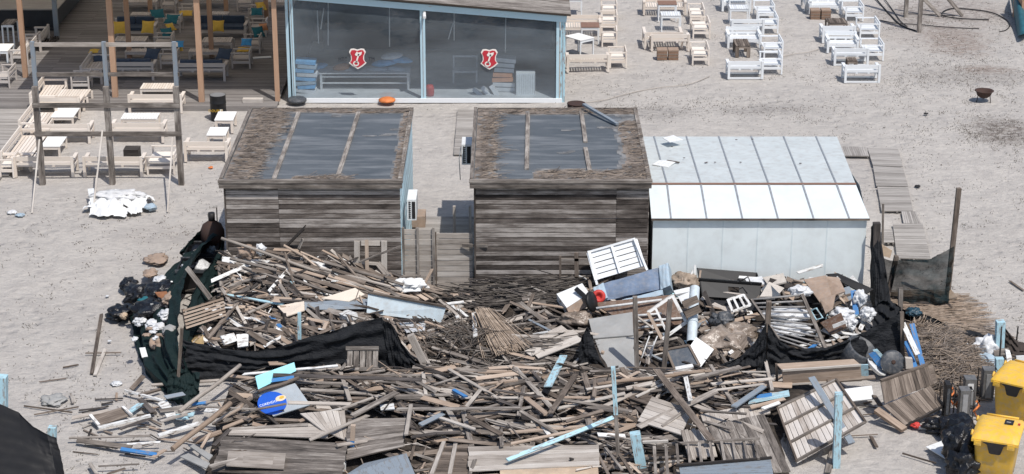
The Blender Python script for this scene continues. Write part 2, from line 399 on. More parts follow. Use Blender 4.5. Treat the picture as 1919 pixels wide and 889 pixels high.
def board_field(mb, x0, x1, y0, y1, z, th, bw, along='x', seam=None, gap=.008, tvar=1, mi=0):
    """boards lying in a flat field; along='x' means boards run in x"""
    if along == 'x':
        y = y0
        while y < y1 - .02:
            cuts = [x0] + sorted(seam or []) + [x1]
            for a, b_ in zip(cuts[:-1], cuts[1:]):
                mb.plank((a + .003, min(y + bw / 2, y1), z + rnd.uniform(-.003, .003)), (b_ - .003, min(y + bw / 2, y1), z + rnd.uniform(-.003, .003)), bw - gap, th, tone=.5 + (rnd.random() - .5) * tvar, mi=mi)
            y += bw
    else:
        x = x0
        while x < x1 - .02:
            cuts = [y0] + sorted(seam or []) + [y1]
            for a, b_ in zip(cuts[:-1], cuts[1:]):
                mb.plank((min(x + bw / 2, x1), a + .003, z + rnd.uniform(-.003, .003)), (min(x + bw / 2, x1), b_ - .003, z + rnd.uniform(-.003, .003)), bw - gap, th, tone=.5 + (rnd.random() - .5) * tvar, mi=mi)
            x += bw

# timber terrace of the beach bar, with its lighter front strip
mb = MB(); board_field(mb, -30, -8.75, 72.55, 74.0, .13, .05, .145, 'x', [-26, -21.3, -17.4, -13.6, -11]); board_field(mb, -30, -8.75, 74.0, 104, .13, .05, .145, 'x', [-24, -18.2, -15.0, -11.9])
mb.box(-30, -8.75, 72.5, 72.55, -.05, .15, .8)
mb.build('terrace_floor', DECK, kind='structure')
mb = MB()
for (a, b_, c, d) in ((-27, -17.1, 62.5, 64.6), (-27, -16.9, 64.7, 67.3), (-27, -16.6, 67.4, 70.0), (-27, -16.4, 70.1, 72.4)):
    board_field(mb, a, b_, c, d, .035, .04, .15, 'x', [-22.0, -19.2])
mb.build('boardwalk_path', PALEDECK, kind='structure')
mb = MB(); board_field(mb, P(850, 292).x, -1.16, P(840, 292).y, 72.3, .035, .04, .16, 'x'); mb.build('boardwalk_path', PALEDECK, kind='structure')
mb = MB(); board_field(mb, -3.0, -1.12, 55.2, 60.4, .04, .04, .24, 'x'); mb.build('boardwalk_path', PALEDECK, kind='structure')
# loose walkway sections beside the white hut
def quad_boards(mb, c, n, th=.03, gap=.06, along=0, mi=0, tvar=1.0, ragged=0.0):
    """boards filling quad c00,c10,c11,c01 (u then v); they run along u, n of them across v. along=1: swap"""
    c = [Vector(q) for q in c]
    if along: c = [c[0], c[3], c[2], c[1]]
    nrm = (c[1] - c[0]).cross(c[3] - c[0]).normalized()
    if nrm.z < 0: nrm = -nrm
    for i in range(n):
        a, b_ = (i + gap / 2) / n, (i + 1 - gap / 2) / n
        l0, l1 = c[0].lerp(c[3], a), c[0].lerp(c[3], b_); r0, r1 = c[1].lerp(c[2], a), c[1].lerp(c[2], b_)
        ax = (r0 - l0).normalized(); e0 = ax * rnd.uniform(-ragged, ragged); e1 = ax * rnd.uniform(-ragged, ragged)
        dz = nrm * rnd.uniform(-.004, .004)
        lo, hi = nrm * (-th / 2) + dz, nrm * (th / 2) + dz
        L = (r0 - l0).length; Wd = (l1 - l0).length
        mb.box6([l0 + lo + e0, l0 + hi + e0, l1 + lo + e0, l1 + hi + e0, r0 + lo + e1, r0 + hi + e1, r1 + lo + e1, r1 + hi + e1], .5 + (rnd.random() - .5) * tvar, mi, L, Wd, th)
walk = [((1571, 275), (1623, 276), (1629, 293), (1578, 292), 1, 13, 'short walkway section with crosswise slats behind the white hut'),
        ((1625, 277), (1683, 279), (1692, 313), (1636, 311), 0, 12, 'farthest pale walkway section beside the white hut'),
        ((1636, 312), (1692, 315), (1702, 350), (1642, 349), 0, 12, 'walkway section level with the white hut ridge line'),
        ((1644, 351), (1702, 352), (1711, 396), (1652, 396), 0, 14, 'browner walkway section beside the front roof slope of the white hut'),
        ((1689, 397), (1717, 397), (1726, 420), (1693, 419), 1, 8, 'small square walkway piece with lengthwise slats'),
        ((1673, 420), (1729, 420), (1744, 486), (1681, 484), 0, 18, 'long pale walkway section behind the see-through net'),
        ((1652, 430), (1672, 430), (1676, 455), (1654, 455), 0, 7, 'narrow walkway scrap half hidden by the dark net post')]
for c0, c1, c2, c3, al, n, lab in walk:
    mb = MB(); q = [P(*p, .07) for p in (c0, c1, c2, c3)]
    quad_boards(mb, q, n, .03, .12, al)
    ue = (q[1] - q[0]); 
    for f in (.08, .5, .92):
        if al: mb.plank(q[0].lerp(q[3], f) - Vector((0, 0, .04)), q[1].lerp(q[2], f) - Vector((0, 0, .04)), .05, .04, tone=.1)
        else: mb.plank(q[0].lerp(q[1], f) - Vector((0, 0, .04)), q[3].lerp(q[2], f) - Vector((0, 0, .04)), .05, .04, tone=.1)
    mb.build('walkway_section', PALEDECK, label=lab, category='walkway', group='loose walkway sections by the white hut')

# ---------------------------------------------------------------- timber sheds
def felt_mat():
    m, t, b, o = newmat('blue_grey_roofing_felt')
    g = t.nodes.new('ShaderNodeTexCoord')
    n1 = onoise(t, 1.0, 5, (.35, 2.2, 1)); n2 = onoise(t, .5, 4); n3 = onoise(t, 5, 5, (.25, 3, 1))
    col = mixc(t, ramp(t, n2, [(.35, (0, 0, 0)), (.65, (1, 1, 1))]), (.076, .088, .100), (.110, .122, .134))
    col = mixc(t, ramp(t, n1, [(.50, (0, 0, 0)), (.70, (.7, .7, .7))]), col, (.24, .25, .26))
    col = mixc(t, ramp(t, n3, [(.6, (0, 0, 0)), (.75, (.4, .4, .4))]), col, (.2, .19, .18))
    t.links.new(col, b.inputs['Base Color']); b.inputs['Roughness'].default_value = .62; b.inputs['Specular IOR Level'].default_value = .35
    bump(t, b, onoise(t, 2, 4), .3, .03); return m
FELT = felt_mat(); DUSTF = plain('dusty_felt_edge', (.15, .155, .16), .8, .45, 3, c2=(.27, .265, .26))
def wall_boards(mb, p0, p1, h0, h1, n, seams, th=.03, proud=0):
    """horizontal boards on a vertical wall from p0 to p1 (xy), seams = fractions"""
    p0, p1 = Vector((*p0, 0)), Vector((*p1, 0)); ax = (p1 - p0).normalized(); nn = Vector((ax.y, -ax.x, 0))
    bh = (h1 - h0) / n; cuts = [0] + list(seams) + [1]
    for i in range(n):
        for a, b_ in zip(cuts[:-1], cuts[1:]):
            q0, q1 = p0.lerp(p1, a) + ax * .004, p0.lerp(p1, b_) - ax * .004; z = Vector((0, 0, h0 + bh * (i + .5)))
            off = nn * (proud + rnd.uniform(-.005, .005))
            tn = rnd.random()
            mb.plank(q0 + z + off, q1 + z + off, bh - .02, th, nn, tn)
def shed(label, x0, x1, y0, y1, h, seams, battens, cover, right_paint, seed, over=.13):
    r = thing('timber_shed', label, 'shed', ((x0 + x1) / 2, (y0 + y1) / 2, 0))
    t = MB(); wall_boards(t, (x0, y0), (x1, y0), 0, h, 24, seams); t.box(x0 - .02, x0 + .03, y0 - .035, y0 + .01, 0, h, .1); t.build('front_wall', WALL, r)
    t = MB(); wall_boards(t, (x1, y0), (x1, y1), 0, h, 21, [.5]); t.build('side_wall', LBTRIM if right_paint else WALL, r)
    t = MB(); wall_boards(t, (x0, y1), (x0, y0), 0, h, 21, [.5]); t.build('side_wall', WALL, r)
    t = MB(); wall_boards(t, (x1, y1), (x0, y1), 0, h, 21, [.5]); t.build('back_wall', WALL, r)
    rx0, rx1, ry0, ry1 = x0 - over, x1 + over * .5, y0 - over, y1 + .1; zt = h + .17
    t = MB(); t.box(rx0 + .03, rx1 - .03, ry0 + .03, ry1 - .03, h + .03, zt, .5); rf = t.build('roof', FELT, r)
    t = MB(); t.box(rx0, rx1, ry0 - .03, ry0 + .0, h - .04, h + .11, .25); t.box(rx0 - .02, rx1 + .02, ry0 - .05, ry0 + .10, h + .118, h + .20, .55)
    t.build('fascia', W['grey'], rf)
    t = MB(); t.box(rx0, rx0 + .10, ry0 + .11, ry1, h + .1, h + .23, .45); t.box(rx1 - .12, rx1, ry0 + .11, ry1, h + .1, h + .22, .6); t.box(rx0 + .11, rx1 - .13, ry1 - .08, ry1, h + .1, h + .21, .2)
    t.build('roof_edge_board', W['grey'], rf)
    for (u0, v0, u1, v1) in battens:
        t = MB(); t.plank((rx0 + (rx1 - rx0) * u0, ry0 + (ry1 - ry0) * v0, zt + .03), (rx0 + (rx1 - rx0) * u1, ry0 + (ry1 - ry0) * v1, zt + .03), .125, .045, tone=.78); t.build('batten', W['grey'], rf)
    LX, LY = rx1 - rx0 - .24, ry1 - ry0 - .2
    def mask(u, v, th=.5):
        n = noise.noise(Vector((u * LX * .55, v * LY * 1.3, seed))) * .6 + noise.noise(Vector((u * LX * 1.7, v * LY * 3.5, seed + 5))) * .35
        return cover(u, v) + n * .6 > th
    t = MB(); t.grid(lambda u, v: (rx0 + .12 + u * LX, ry0 + .1 + v * LY, zt + .006), 80, 110, .5, 0, True, lambda u, v: mask(u, v, .26)); t.build('dust_film', DUSTF, rf)
    t = MB(); t.grid(lambda u, v: (rx0 + .12 + u * LX, ry0 + .1 + v * LY, zt + .012 + .02 * noise.noise(Vector((u * 30, v * 40, seed)))), 90, 130, lambda u, v: rnd.random(), 0, True, mask)
    t.build('reed_residue', THATCH, rf)
    t = MB(); k = 0
    while k < 900:
        u, v = rnd.random(), rnd.random()
        if not mask(u, v): continue
        k += 1
        x, y = rx0 + .12 + u * LX, ry0 + .1 + v * LY; an = rnd.gauss(0, .2) + (0 if rnd.random() < .88 else 1.0); L = rnd.uniform(.12, .5); z = zt + .018 + rnd.random() * .035
        dx, dy = math.cos(an) * L, math.sin(an) * L
        t.plank((x, y, z), (min(max(x + dx, rx0), rx1), min(max(y + dy, ry0), ry1), z + rnd.uniform(-.02, .05)), rnd.uniform(.010, .022), .005, tone=rnd.random(), mi=0 if rnd.random() < .8 else 1)
    t.build('loose_thatch', [THATCH, STRAW], rf, kind='stuff')
    return r
def cov1(u, v):
    a = (1 - sm(.10, .26 + .06 * (v > .5), u)) * 1.1 * (1 - .6 * (1 - sm(0, .16, v)) * sm(.08, .2, u)); a = max(a, sm(.91, .99, v) * .95, sm(.94, .99, u) * 1.0, (1 - sm(.02, .06, v)) * sb(u, .42, .68, .05) * 1.1)
    return a
def cov2(u, v):
    a = max((1 - sm(.05, .18, u)) * 1.1, sm(.89, .97, v) * 1.0, (1 - sm(.06, .17, v)) * 1.0, sm(.80, .95, u) * .85 * (1 - .7 * sm(.75, .9, v)))
    if v < .12: a *= (1 - .8 * sb(u, .15, .32, .05))
    return a
S1 = shed('left timber shed of weathered boards with grey felt roof and pale blue right side', -8.05, -3.13, 53.75, 60.6, 3.37, [.305], [(.30, .02, .31, .93), (.645, .04, .66, .5), (.66, .5, .672, .93)], cov1, True, 2.0)
S2 = shed('middle dark timber shed with ragged reed round its felt roof', -1.05, 3.83, 53.75, 60.6, 3.37, [.815], [(.315, .14, .33, .92), (.665, .12, .655, .42), (.66, .5, .655, .95)], cov2, False, 8.0)
t = MB(); a, b_ = PY(1094, 196, 60.4), P(1157, 233, 3.62); a = P(1094, 196, 3.75); t.plank(a, b_, .11, .07, tone=.4)
t.build('beam', W['slate'], label='dark grey beam lying askew over the far right corner of the middle shed roof', category='beam')
t = MB(); c = P(1080, 194, .85); c.y = 63.5; c = PY(1080, 195, 63.4); t.lathe([(.29, -.85), (.29, -.3), (.30, -.28), (.29, -.26), (.29, .0)], c, 22); t.lathe([(.30, .0), (.30, .03), (.25, .035), (.24, .02)], c, 22)
t.build('drum', RUST, label='rusty round drum standing behind the middle shed roof', category='drum')

# white hut
HB = [P(1214, 415, 2.35), P(1632, 415, 2.35)]
xl, xr = 3.98, HB[1].x; yf = 53.9
hut = thing('white_hut', 'long low white metal hut with a ribbed pale roof right of the sheds', 'hut', ((xl + xr) / 2, 57, 0))
WHT = plain('white_roof_sheet', (.66, .72, .74), .55, .05, 1.2, dust=.14); WHT2 = plain('greyer_roof_sheet', (.56, .60, .60), .55, .07, 1.5, dust=.4); WWALL = plain('pale_hut_wall_sheet', (.80, .86, .86), .55, .05, 1.0, dust=.14)
e0, e1 = Vector((xl - .05, yf - .1, 2.35)), Vector((P(1632, 415, 2.35).x, yf - .1, 2.35))
r0, r1 = Vector((xl - .05, 55.35, 2.86)), P(1607, 352, 2.86); r1.y = 55.35; b0, b1 = Vector((xl - .05, 61.3, 2.45)), P(1570, 259, 2.45); b1.y = 61.3
t = MB(); t.box(xl, xr - .06, yf, yf + .05, 0, 2.33, .5); t.build('front_wall', WWALL, hut)
for i in range(1, 6):
    x = xl + (xr - xl) * i / 6.2; t = MB(); t.box(x, x + .035, yf - .006, yf + .0, .0, 2.33, .5); t.build('wall_seam', plain('seam_strip', (.70, .77, .78), .6, .1, 2), hut)
t = MB()
for X in (xl, xr - .06):
    n = len(t.v); t.v += [Vector((X, yf, 0)), Vector((X, 61.2, 0)), Vector((X, 61.2, 2.4)), Vector((X, 55.35, 2.82)), Vector((X, yf, 2.33))]; t.face([n, n + 1, n + 2, n + 3, n + 4], [(0, 0)] * 5)
t.box(xl, xr - .06, 61.15, 61.2, 0, 2.4, .5)
t.build('side_and_back_wall', WWALL, hut)
def slab(mb, a, b_, c, d, th):
    dn = Vector((0, 0, -th)); mb.box6([a + dn, a, d + dn, d, b_ + dn, b_, c + dn, c], .5, 0, 1, 1, th)
t = MB(); slab(t, e0, e1, r1 - Vector((0, .012, 0)), r0 - Vector((0, .012, 0)), .05); rf1 = t.build('front_roof_slope', WHT, hut)
t = MB(); slab(t, r0 + Vector((0, .012, 0)), r1 + Vector((0, .012, 0)), b1, b0, .05); rf2 = t.build('back_roof_slope', WHT2, hut)
t = MB(); t.plank(r0 + Vector((0, 0, .02)), r1 + Vector((0, 0, .02)), .09, .03, tone=.6); t.build('ridge_strip', BROWNTOP, hut)
t = MB(); t.plank(e0 + Vector((0, -.012, -.01)), e1 + Vector((0, -.012, -.01)), .02, .06, tone=.3); t.build('eaves_strip', W['brown'], rf1)
for i in range(1, 7):
    f = (i - .45) / 6.12 if True else 0
    t = MB(); t.plank(e0.lerp(e1, f) + Vector((0, 0, .008)), r0.lerp(r1, f) + Vector((0, -.05, .008)), .045, .02, tone=.5); t.build('roof_rib', GREYM, rf1)
    t = MB(); t.plank(r0.lerp(r1, f) + Vector((0, .06, .008)), b0.lerp(b1, f - .002 * i) + Vector((0, 0, .008)), .045, .02, tone=.5); t.build('roof_rib', GREYM, rf2)
for (px, py) in ((1282, 295), (1322, 304), (1388, 303), (1468, 321), (1471, 324), (1445, 331), (1325, 303), (1259, 274), (1410, 260), (1340, 303), (1380, 261), (1500, 305)):
    p = P(px, py, 2.75); t = MB(); t.blob(p + Vector((0, 0, -.02)), (.045, .03, .012), px, .2, 1); t.build('dirt_spot', RUST, rf2)
for pts, lab in (([(1242, 259), (1262, 254), (1280, 262), (1255, 267)], 'ribbed white panel lying on the far left corner of the hut roof'), ([(1222, 309), (1236, 301), (1268, 303), (1252, 314)], 'loose white sheet lying on the left side of the hut roof')):
    mb = MB(); quad_boards(mb, [P(*p, 2.74) for p in pts], 4, .02, .04); mb.build('roof_panel', WHITEM, label=lab, category='panel')
t = MB(); t.plank(P(1250, 301, 2.74), P(1273, 305, 2.74), .06, .03, tone=.2); t.build('stick', W['brown'], label='dark stick beside the loose white sheet on the hut roof', category='stick')

# reed stump behind the hut
t = MB(); c = P(1307, 262)
c = PY(1307, 257, 63.0); c.z = 0
for i in range(90):
    a, r_ = rnd.random() * 6.28, math.sqrt(rnd.random()) * .22; L = rnd.uniform(.75, 1.05); lean = .12
    t.plank((c.x + r_ * math.cos(a), c.y + r_ * math.sin(a), 0), (c.x + (r_ + lean * rnd.random()) * math.cos(a), c.y + (r_ + lean * rnd.random()) * math.sin(a), L), .03, .02, (0, 1, 0), rnd.random())
t.build('reed_bundle', TWIG, label='upright bundle of dark reeds standing behind the white hut', category='bundle')

# gates between the sheds
t0 = thing('yard_gate', 'grey plank gate with three upright battens between the two sheds', 'gate', (-2.6, 53.9, 0))
t = MB(); xa, xb = PY(752, 500, 53.9).x + .04, PY(813, 500, 53.9).x; wall_boards(t, (xa, 53.9), (xb, 53.9), .1, 2.02, 12, []); t.build('board_panel', W['light'], t0)
for x in (xa + .03, (xa + xb) / 2, xb - .0):
    t = MB(); t.box(x - .035, x + .035, 53.82, 53.88, .02, 2.08, .7); t.build('batten', W['grey'], t0)
t0 = thing('yard_gate', 'lighter solid plank gate with nail marks beside the middle shed', 'gate', (-1.7, 53.95, 0))
t = MB(); xa, xb = PY(819, 500, 53.9).x, PY(886, 500, 53.9).x; wall_boards(t, (xa, 53.95), (xb, 53.95), .05, 1.88, 11, []); t.build('board_panel', W['light'], t0)
t = MB(); t.box(xa - .05, xa - .005, 53.88, 53.94, .0, 1.92, .4); t.build('jamb', W['brown'], t0)
t = MB(); t.plank(PY(866, 460, 53.86), PY(914, 461, 53.68), .09, .04, (0, -1, 0), .6); t.build('bar', W['grey'], t0)
# frame members standing behind the gate
for px in (850, 880):
    t = MB(); p = P(px, 442, 1.5); t.box(p.x - .04, p.x + .04, 55.6, 55.68, 0, 2.1, .7); t.build('fence_post', W['light'], label='pale post behind the gate, %s' % ('nearer the middle of the gap' if px == 850 else 'against the middle shed wall'), category='post', group='posts behind the gate')
# air conditioners, box
def aircon(lab, x0, x1, y0, y1, z0, z1):
    r = thing('air_conditioner', lab, 'air conditioner', ((x0 + x1) / 2, (y0 + y1) / 2, z0))
    t = MB(); t.box(x0, x1, y0, y1, z0, z1, .5); t.build('casing', WHITEM, r)
    t = MB(); t.box(x0 + (x1 - x0) * .52, x1 - .03, y0 - .012, y0 - .002, z0 + .05, z1 - .06, .5); t.build('fan_grille', DARKM, r)
    t = MB(); t.box(x0 + .05, x0 + .07, y0 - .012, y0 - .003, z0 + .06, z1 - .05, .5)
    for i in range(9): z = z0 + .06 + i * (z1 - z0 - .1) / 9; t.box(x0 + .04, x0 + (x1 - x0) * .4, y0 - .01, y0 - .002, z, z + .025, .5)
    t.build('vent_slats', DARKM, r)
    t = MB(); t.tube([(x0 - .02, y0 + .1, z1 - .1), (x0 - .08, y0 + .05, z0 + .2), (x0 - .05, y0 + .02, z0 - .5)], .014, 6); t.build('pipe', GREYM, r)
aircon('white air conditioner unit bolted to the pale blue side of the left shed', -2.98, -2.72, 54.4, 55.3, 2.1, 2.72)
aircon('bluish white air conditioner on the far left side of the middle shed', -1.55, -1.24, 59.5, 60.3, 2.1, 2.75)
t = MB(); p, q = P(771, 430), P(797, 430); t.box(p.x, q.x, p.y, p.y + .7, .06, .42, .5); t.build('carton', CARD, label='brown carton on the boards below the white air conditioner', category='box')

# ---------------------------------------------------------------- glazed hall behind
GX0, GX1, GY, GXM = -8.34, 1.78, 73.6, -3.33
hall = thing('glazed_hall', 'beach hall with pale blue frame and clear film front', 'building', ((GX0 + GX1) / 2, GY + 4, 0))
hl, hr = 4.12, 3.24
def hz(x): return hl + (hr - hl) * (x - GX0) / (GX1 - GX0)
for (x, wd) in ((GX0 - .03, .10), (GX0 + .14, .12), (GXM, .19), (GX1 - .07, .11), (GX1 + .12, .18)):
    t = MB(); t.box(x - wd / 2, x + wd / 2, GY - .08, GY + .06, 0, hz(x) - .1, .5); po = t.build('frame_post', LBTRIM if x < GX1 else W['lblue'], hall)
    if wd > .11:
        t = MB()
        t.box(x - .012, x + .012, GY - .092, GY - .084, .2, hz(x) - .3, .2)
        t.build('cover_strip', GREYM, po)
t = MB(); t.plank((GX0 - .2, GY - .1, hl), (GX1 + .25, GY - .1, hr - .02), .24, .1, (0, -1, 0), .6); t.build('top_beam', LBTRIM, hall)
t = MB(); n = len(t.v)
for (x, y) in ((GX0 - .3, GY - .25), (GX1 + .4, GY - .25), (GX1 + .4, GY + 9), (GX0 - .3, GY + 9)):
    t.v.append(Vector((x, y, hz(x) + .16))); t.v.append(Vector((x, y, hz(x) + .24)))
t.face([n, n + 2, n + 4, n + 6], [(0, 0)] * 4); t.face([n + 1, n + 3, n + 5, n + 7][::1], [(0, 0)] * 4)
for a, b_ in ((0, 2), (2, 4), (4, 6), (6, 0)): t.face([n + a, n + b_, n + b_ + 1, n + a + 1], [(0, 0)] * 4)
rf = t.build('roof', W['brown'], hall)
for i in range(12):
    t = MB(); y = GY - .28 + i * .17; t.plank((GX0 - .3, y, hz(GX0 - .3) + .26), (GX1 + .4, y, hz(GX1 + .4) + .26), .15, .02, tone=.55 + .35 * rnd.random()); t.build('roof_board', W['grey'], rf)
t = MB(); t.box(GX0 - .1, GX1 + .1, GY - .14, GY - .06, 0, .16, .8); t.build('sill', WHITEP, hall)
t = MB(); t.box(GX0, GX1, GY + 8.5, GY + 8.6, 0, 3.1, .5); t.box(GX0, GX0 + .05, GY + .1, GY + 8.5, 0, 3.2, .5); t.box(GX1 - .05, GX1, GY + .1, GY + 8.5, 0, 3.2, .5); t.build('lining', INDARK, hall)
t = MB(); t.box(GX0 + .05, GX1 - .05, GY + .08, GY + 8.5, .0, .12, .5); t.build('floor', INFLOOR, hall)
t = MB(); t.box(GX0 + .6, GX1 - .1, GY + 7.2, GY + 8.4, .0, .95, .5); t.build('back_counter', plain('mid_grey_counter', (.12, .13, .14), .7, .2, 1), hall)
def film_mat():
    m, t, b, o = newmat('clear_weather_film')
    b.inputs['Base Color'].default_value = (.34, .41, .47, 1); b.inputs['Roughness'].default_value = .35
    tr = t.nodes.new('ShaderNodeBsdfTransparent'); tr.inputs[0].default_value = (.80, .86, .90, 1); gl = t.nodes.new('ShaderNodeBsdfGlossy'); gl.inputs['Roughness'].default_value = .12
    n = onoise(t, .55, 4, (.5, 1, 1.8), rough=.5); k = ramp(t, n, [(.36, (.12,) * 3), (.75, (.34,) * 3)])
    m1 = t.nodes.new('ShaderNodeMixShader'); t.links.new(k, m1.inputs[0]); t.links.new(tr.outputs[0], m1.inputs[1]); t.links.new(b.outputs[0], m1.inputs[2])
    m2 = t.nodes.new('ShaderNodeMixShader'); m2.inputs[0].default_value = .07; t.links.new(m1.outputs[0], m2.inputs[1]); t.links.new(gl.outputs[0], m2.inputs[2])
    bn = nd(t, 'ShaderNodeBump', Strength=.6, Distance=.05); t.links.new(onoise(t, 1.4, 3, (1, 1, .6)), bn.inputs['Height']); t.links.new(bn.outputs[0], gl.inputs['Normal']); t.links.new(bn.outputs[0], b.inputs['Normal'])
    t.links.new(m2.outputs[0], o.inputs[0]); return m
FILM = film_mat()
for (a, b_) in ((GX0 + .19, GXM - .10), (GXM + .10, GX1 - .13)):
    t = MB(); t.grid(lambda u, v: (a + (b_ - a) * u, GY - .02 + .02 * noise.noise(Vector((u * 5, v * 3, a))), .16 + v * (hz(a + (b_ - a) * u) - .30)), 24, 12, .5, 0, True)
    t.build('clear_film', FILM, hall)
# camera under the beam
t = MB(); p = PY(795, 28, GY - .3); t.tube([p + Vector((0, .2, .05)), p, p + Vector((.02, -.22, -.05))], .06, 10); c0 = t.build('security_camera', WHITEM, label='small white security camera at the top of the hall middle post', category='camera')
# badge
def poly(mb, pts, o, sx, sz, y, th, mi=0):
    n = len(mb.v); m = len(pts)
    for (x, z) in pts: mb.v.append(Vector((o.x + x * sx, y, o.z + z * sz)))
    for (x, z) in pts: mb.v.append(Vector((o.x + x * sx, y + th, o.z + z * sz)))
    mb.face(list(range(n, n + m)), [(0, 0)] * m, .5, mi)
    mb.face(list(range(n + m, n + 2 * m))[::-1], [(0, 0)] * m, .5, mi)
    for i in range(m): j = (i + 1) % m; mb.face([n + i, n + m + i, n + m + j, n + j], [(0, 0)] * 4, .5, mi)
SH = [(-.38, .48), (-.2, .5), (0, .44), (.2, .5), (.38, .48), (.48, .32), (.38, .12), (.37, -.08), (.42, -.2), (.5, -.27), (.3, -.44), (.12, -.54), (0, -.6), (-.12, -.54), (-.3, -.44), (-.5, -.27), (-.42, -.2), (-.37, -.08), (-.38, .12), (-.48, .32)]
def text(name, s, loc, size, mat, parent=None, rot=(R(90), 0, 0), ext=.004, **tags):
    c = bpy.data.curves.new(name, 'FONT'); c.body = s; c.size = size; c.extrude = ext; c.align_x = 'CENTER'; c.align_y = 'CENTER'; c.resolution_u = 2
    to = bpy.data.objects.new('tmp', c); sc.collection.objects.link(to); dg = bpy.context.evaluated_depsgraph_get()
    me = bpy.data.meshes.new_from_object(to.evaluated_get(dg)); bpy.data.objects.remove(to)
    me.materials.clear(); me.materials.append(mat); o = bpy.data.objects.new(name, me); sc.collection.objects.link(o)
    if parent is not None: o.parent = parent; o.location = Vector(loc) - Vector(parent.get('_o', (0, 0, 0)))
    else: o.location = loc
    o.rotation_euler = rot
    for k, v in tags.items(): o[k] = v
    return o
REDB = plain('badge_red', (.52, .035, .05), .5, .05, 5); WHB = plain('badge_white', (.85, .80, .74), .5, .04, 5); DKTXT = plain('faint_dark_lettering', (.03, .03, .035), .6, .1, 5)
for (px, py, side) in ((670, 109, 'left'), (917, 110, 'right')):
    c = PY(px, py, GY - .1); r = thing('shield_badge', 'red shield badge with white key emblem on the %s film pane' % side, 'badge', (c.x, GY - .1, c.z - .4))
    t = MB(); poly(t, SH, c, .66, .72, GY - .085, .02); t.build('white_rim', WHB, r)
    t = MB(); poly(t, SH, c, .56, .61, GY - .1, .012); t.build('red_field', REDB, r)
    t = MB(); y = GY - .112
    k0, k1 = Vector((c.x - .05, y, c.z - .17)), Vector((c.x + .05, y, c.z + .16))
    t.plank(k0, k1, .055, .008, (0, -1, 0)); 
    ringp = [(.115, .04)]; 
    for a in range(14):
        a0, a1 = a / 14 * 6.283, (a + 1) / 14 * 6.283; cc = Vector((c.x - .06, y, c.z - .21))
        t.plank(cc + Vector((math.cos(a0) * .09, 0, math.sin(a0) * .08)), cc + Vector((math.cos(a1) * .09, 0, math.sin(a1) * .08)), .05, .008, (0, -1, 0))
    poly(t, [(-.15, .06), (-.06, .19), (-.02, .13), (.06, .15), (.15, .17), (.12, .07), (.05, .0), (-.04, .02), (-.10, .0)], Vector((c.x + .04, 0, c.z + .08)), .9, .95, y - .004, .008)
    t.build('key_emblem', WHB, r)
    if px == 670:
        text('lettering', 'HTC', (c.x - .55, GY - .07, c.z - .06), .17, DKTXT, r); text('lettering', 'TM', (c.x + .52, GY - .07, c.z - .06), .17, DKTXT, r)
# things inside the hall
def tagged(mb, name, mats, label, cat, group=None):
    kw = dict(label=label, category=cat)
    if group: kw['group'] = group
    return mb.build(name, mats, **kw)
def pallet_table(lab, px0, px1, pyt, pyb, Y):
    a, b_ = PY(px0, pyt, Y), PY(px1, pyt, Y); zt = a.z; r = thing('long_table', lab, 'table', ((a.x + b_.x) / 2, Y, .12))
    t = MB(); t.box(a.x, b_.x, Y, Y + 1.0, zt - .05, zt, .5); t.build('tabletop', GREYTUBE, r)
    for x in (a.x + .04, b_.x - .12):
        for yy in (Y + .03, Y + .9): t = MB(); t.box(x, x + .09, yy, yy + .08, .12, zt - .055, .5); t.build('leg', GREYTUBE, r)
    for zz in (.35, .6): t = MB(); t.box(a.x + .1, b_.x - .1, Y + .05, Y + .09, zz, zz + .05, .5); t.build('rail', GREYTUBE, r)
    return zt
zt = pallet_table('long pale table inside the hall under heaped cushions, left pane', 597, 768, 137, 190, GY + 1.2)
def stack(lab, px0, px1, pyb, Y, n, th, mats, z0=.12, dep=.6, grp=None, name='cushion_stack'):
    """stack of cushions, each its own thing"""
    a, b_ = PY(px0, pyb, Y), PY(px1, pyb, Y)
    for i in range(n):
        t = MB(); j = rnd.uniform(-.06, .06); m = mats[i % len(mats)]; z = z0 + i * th
        hw = (b_.x - a.x) / 2 * rnd.uniform(.85, 1.05); tl = rnd.uniform(-.05, .05); t.plank(((a.x + b_.x) / 2 + j - hw, Y + dep / 2, z + th / 2 - tl), ((a.x + b_.x) / 2 + j + hw, Y + dep / 2, z + th / 2 + tl), dep, th * .8)
        tagged(t, 'cushion', m, '%s cushion, %s from the floor' % (lab, ['lowest', 'second', 'third', 'fourth', 'fifth', 'sixth', 'seventh', 'eighth'][i]), 'cushion', grp or lab + 's')
BLUEPAD = plain('blue_cushion', (.16, .40, .66), .8, .2, 4); GREYPAD = plain('pale_grey_cushion', (.62, .62, .62), .8, .15, 4); ORPAD = plain('orange_brown_cushion', (.60, .28, .14), .8, .15, 4)
stack('blue and white stack by the left hall frame', 556, 594, 185, GY + .7, 8, .16, [GREYPAD, BLUEPAD, SOFAPALE, BLUEPAD], grp='blue and white cushion stack')
stack('pale stack beside the white hall cabinet', 925, 965, 190, GY + .9, 7, .19, [GREYPAD, GREYPAD, ORPAD, ORPAD, GREYPAD, GREYPAD, GREYPAD], grp='pale cushion stack')
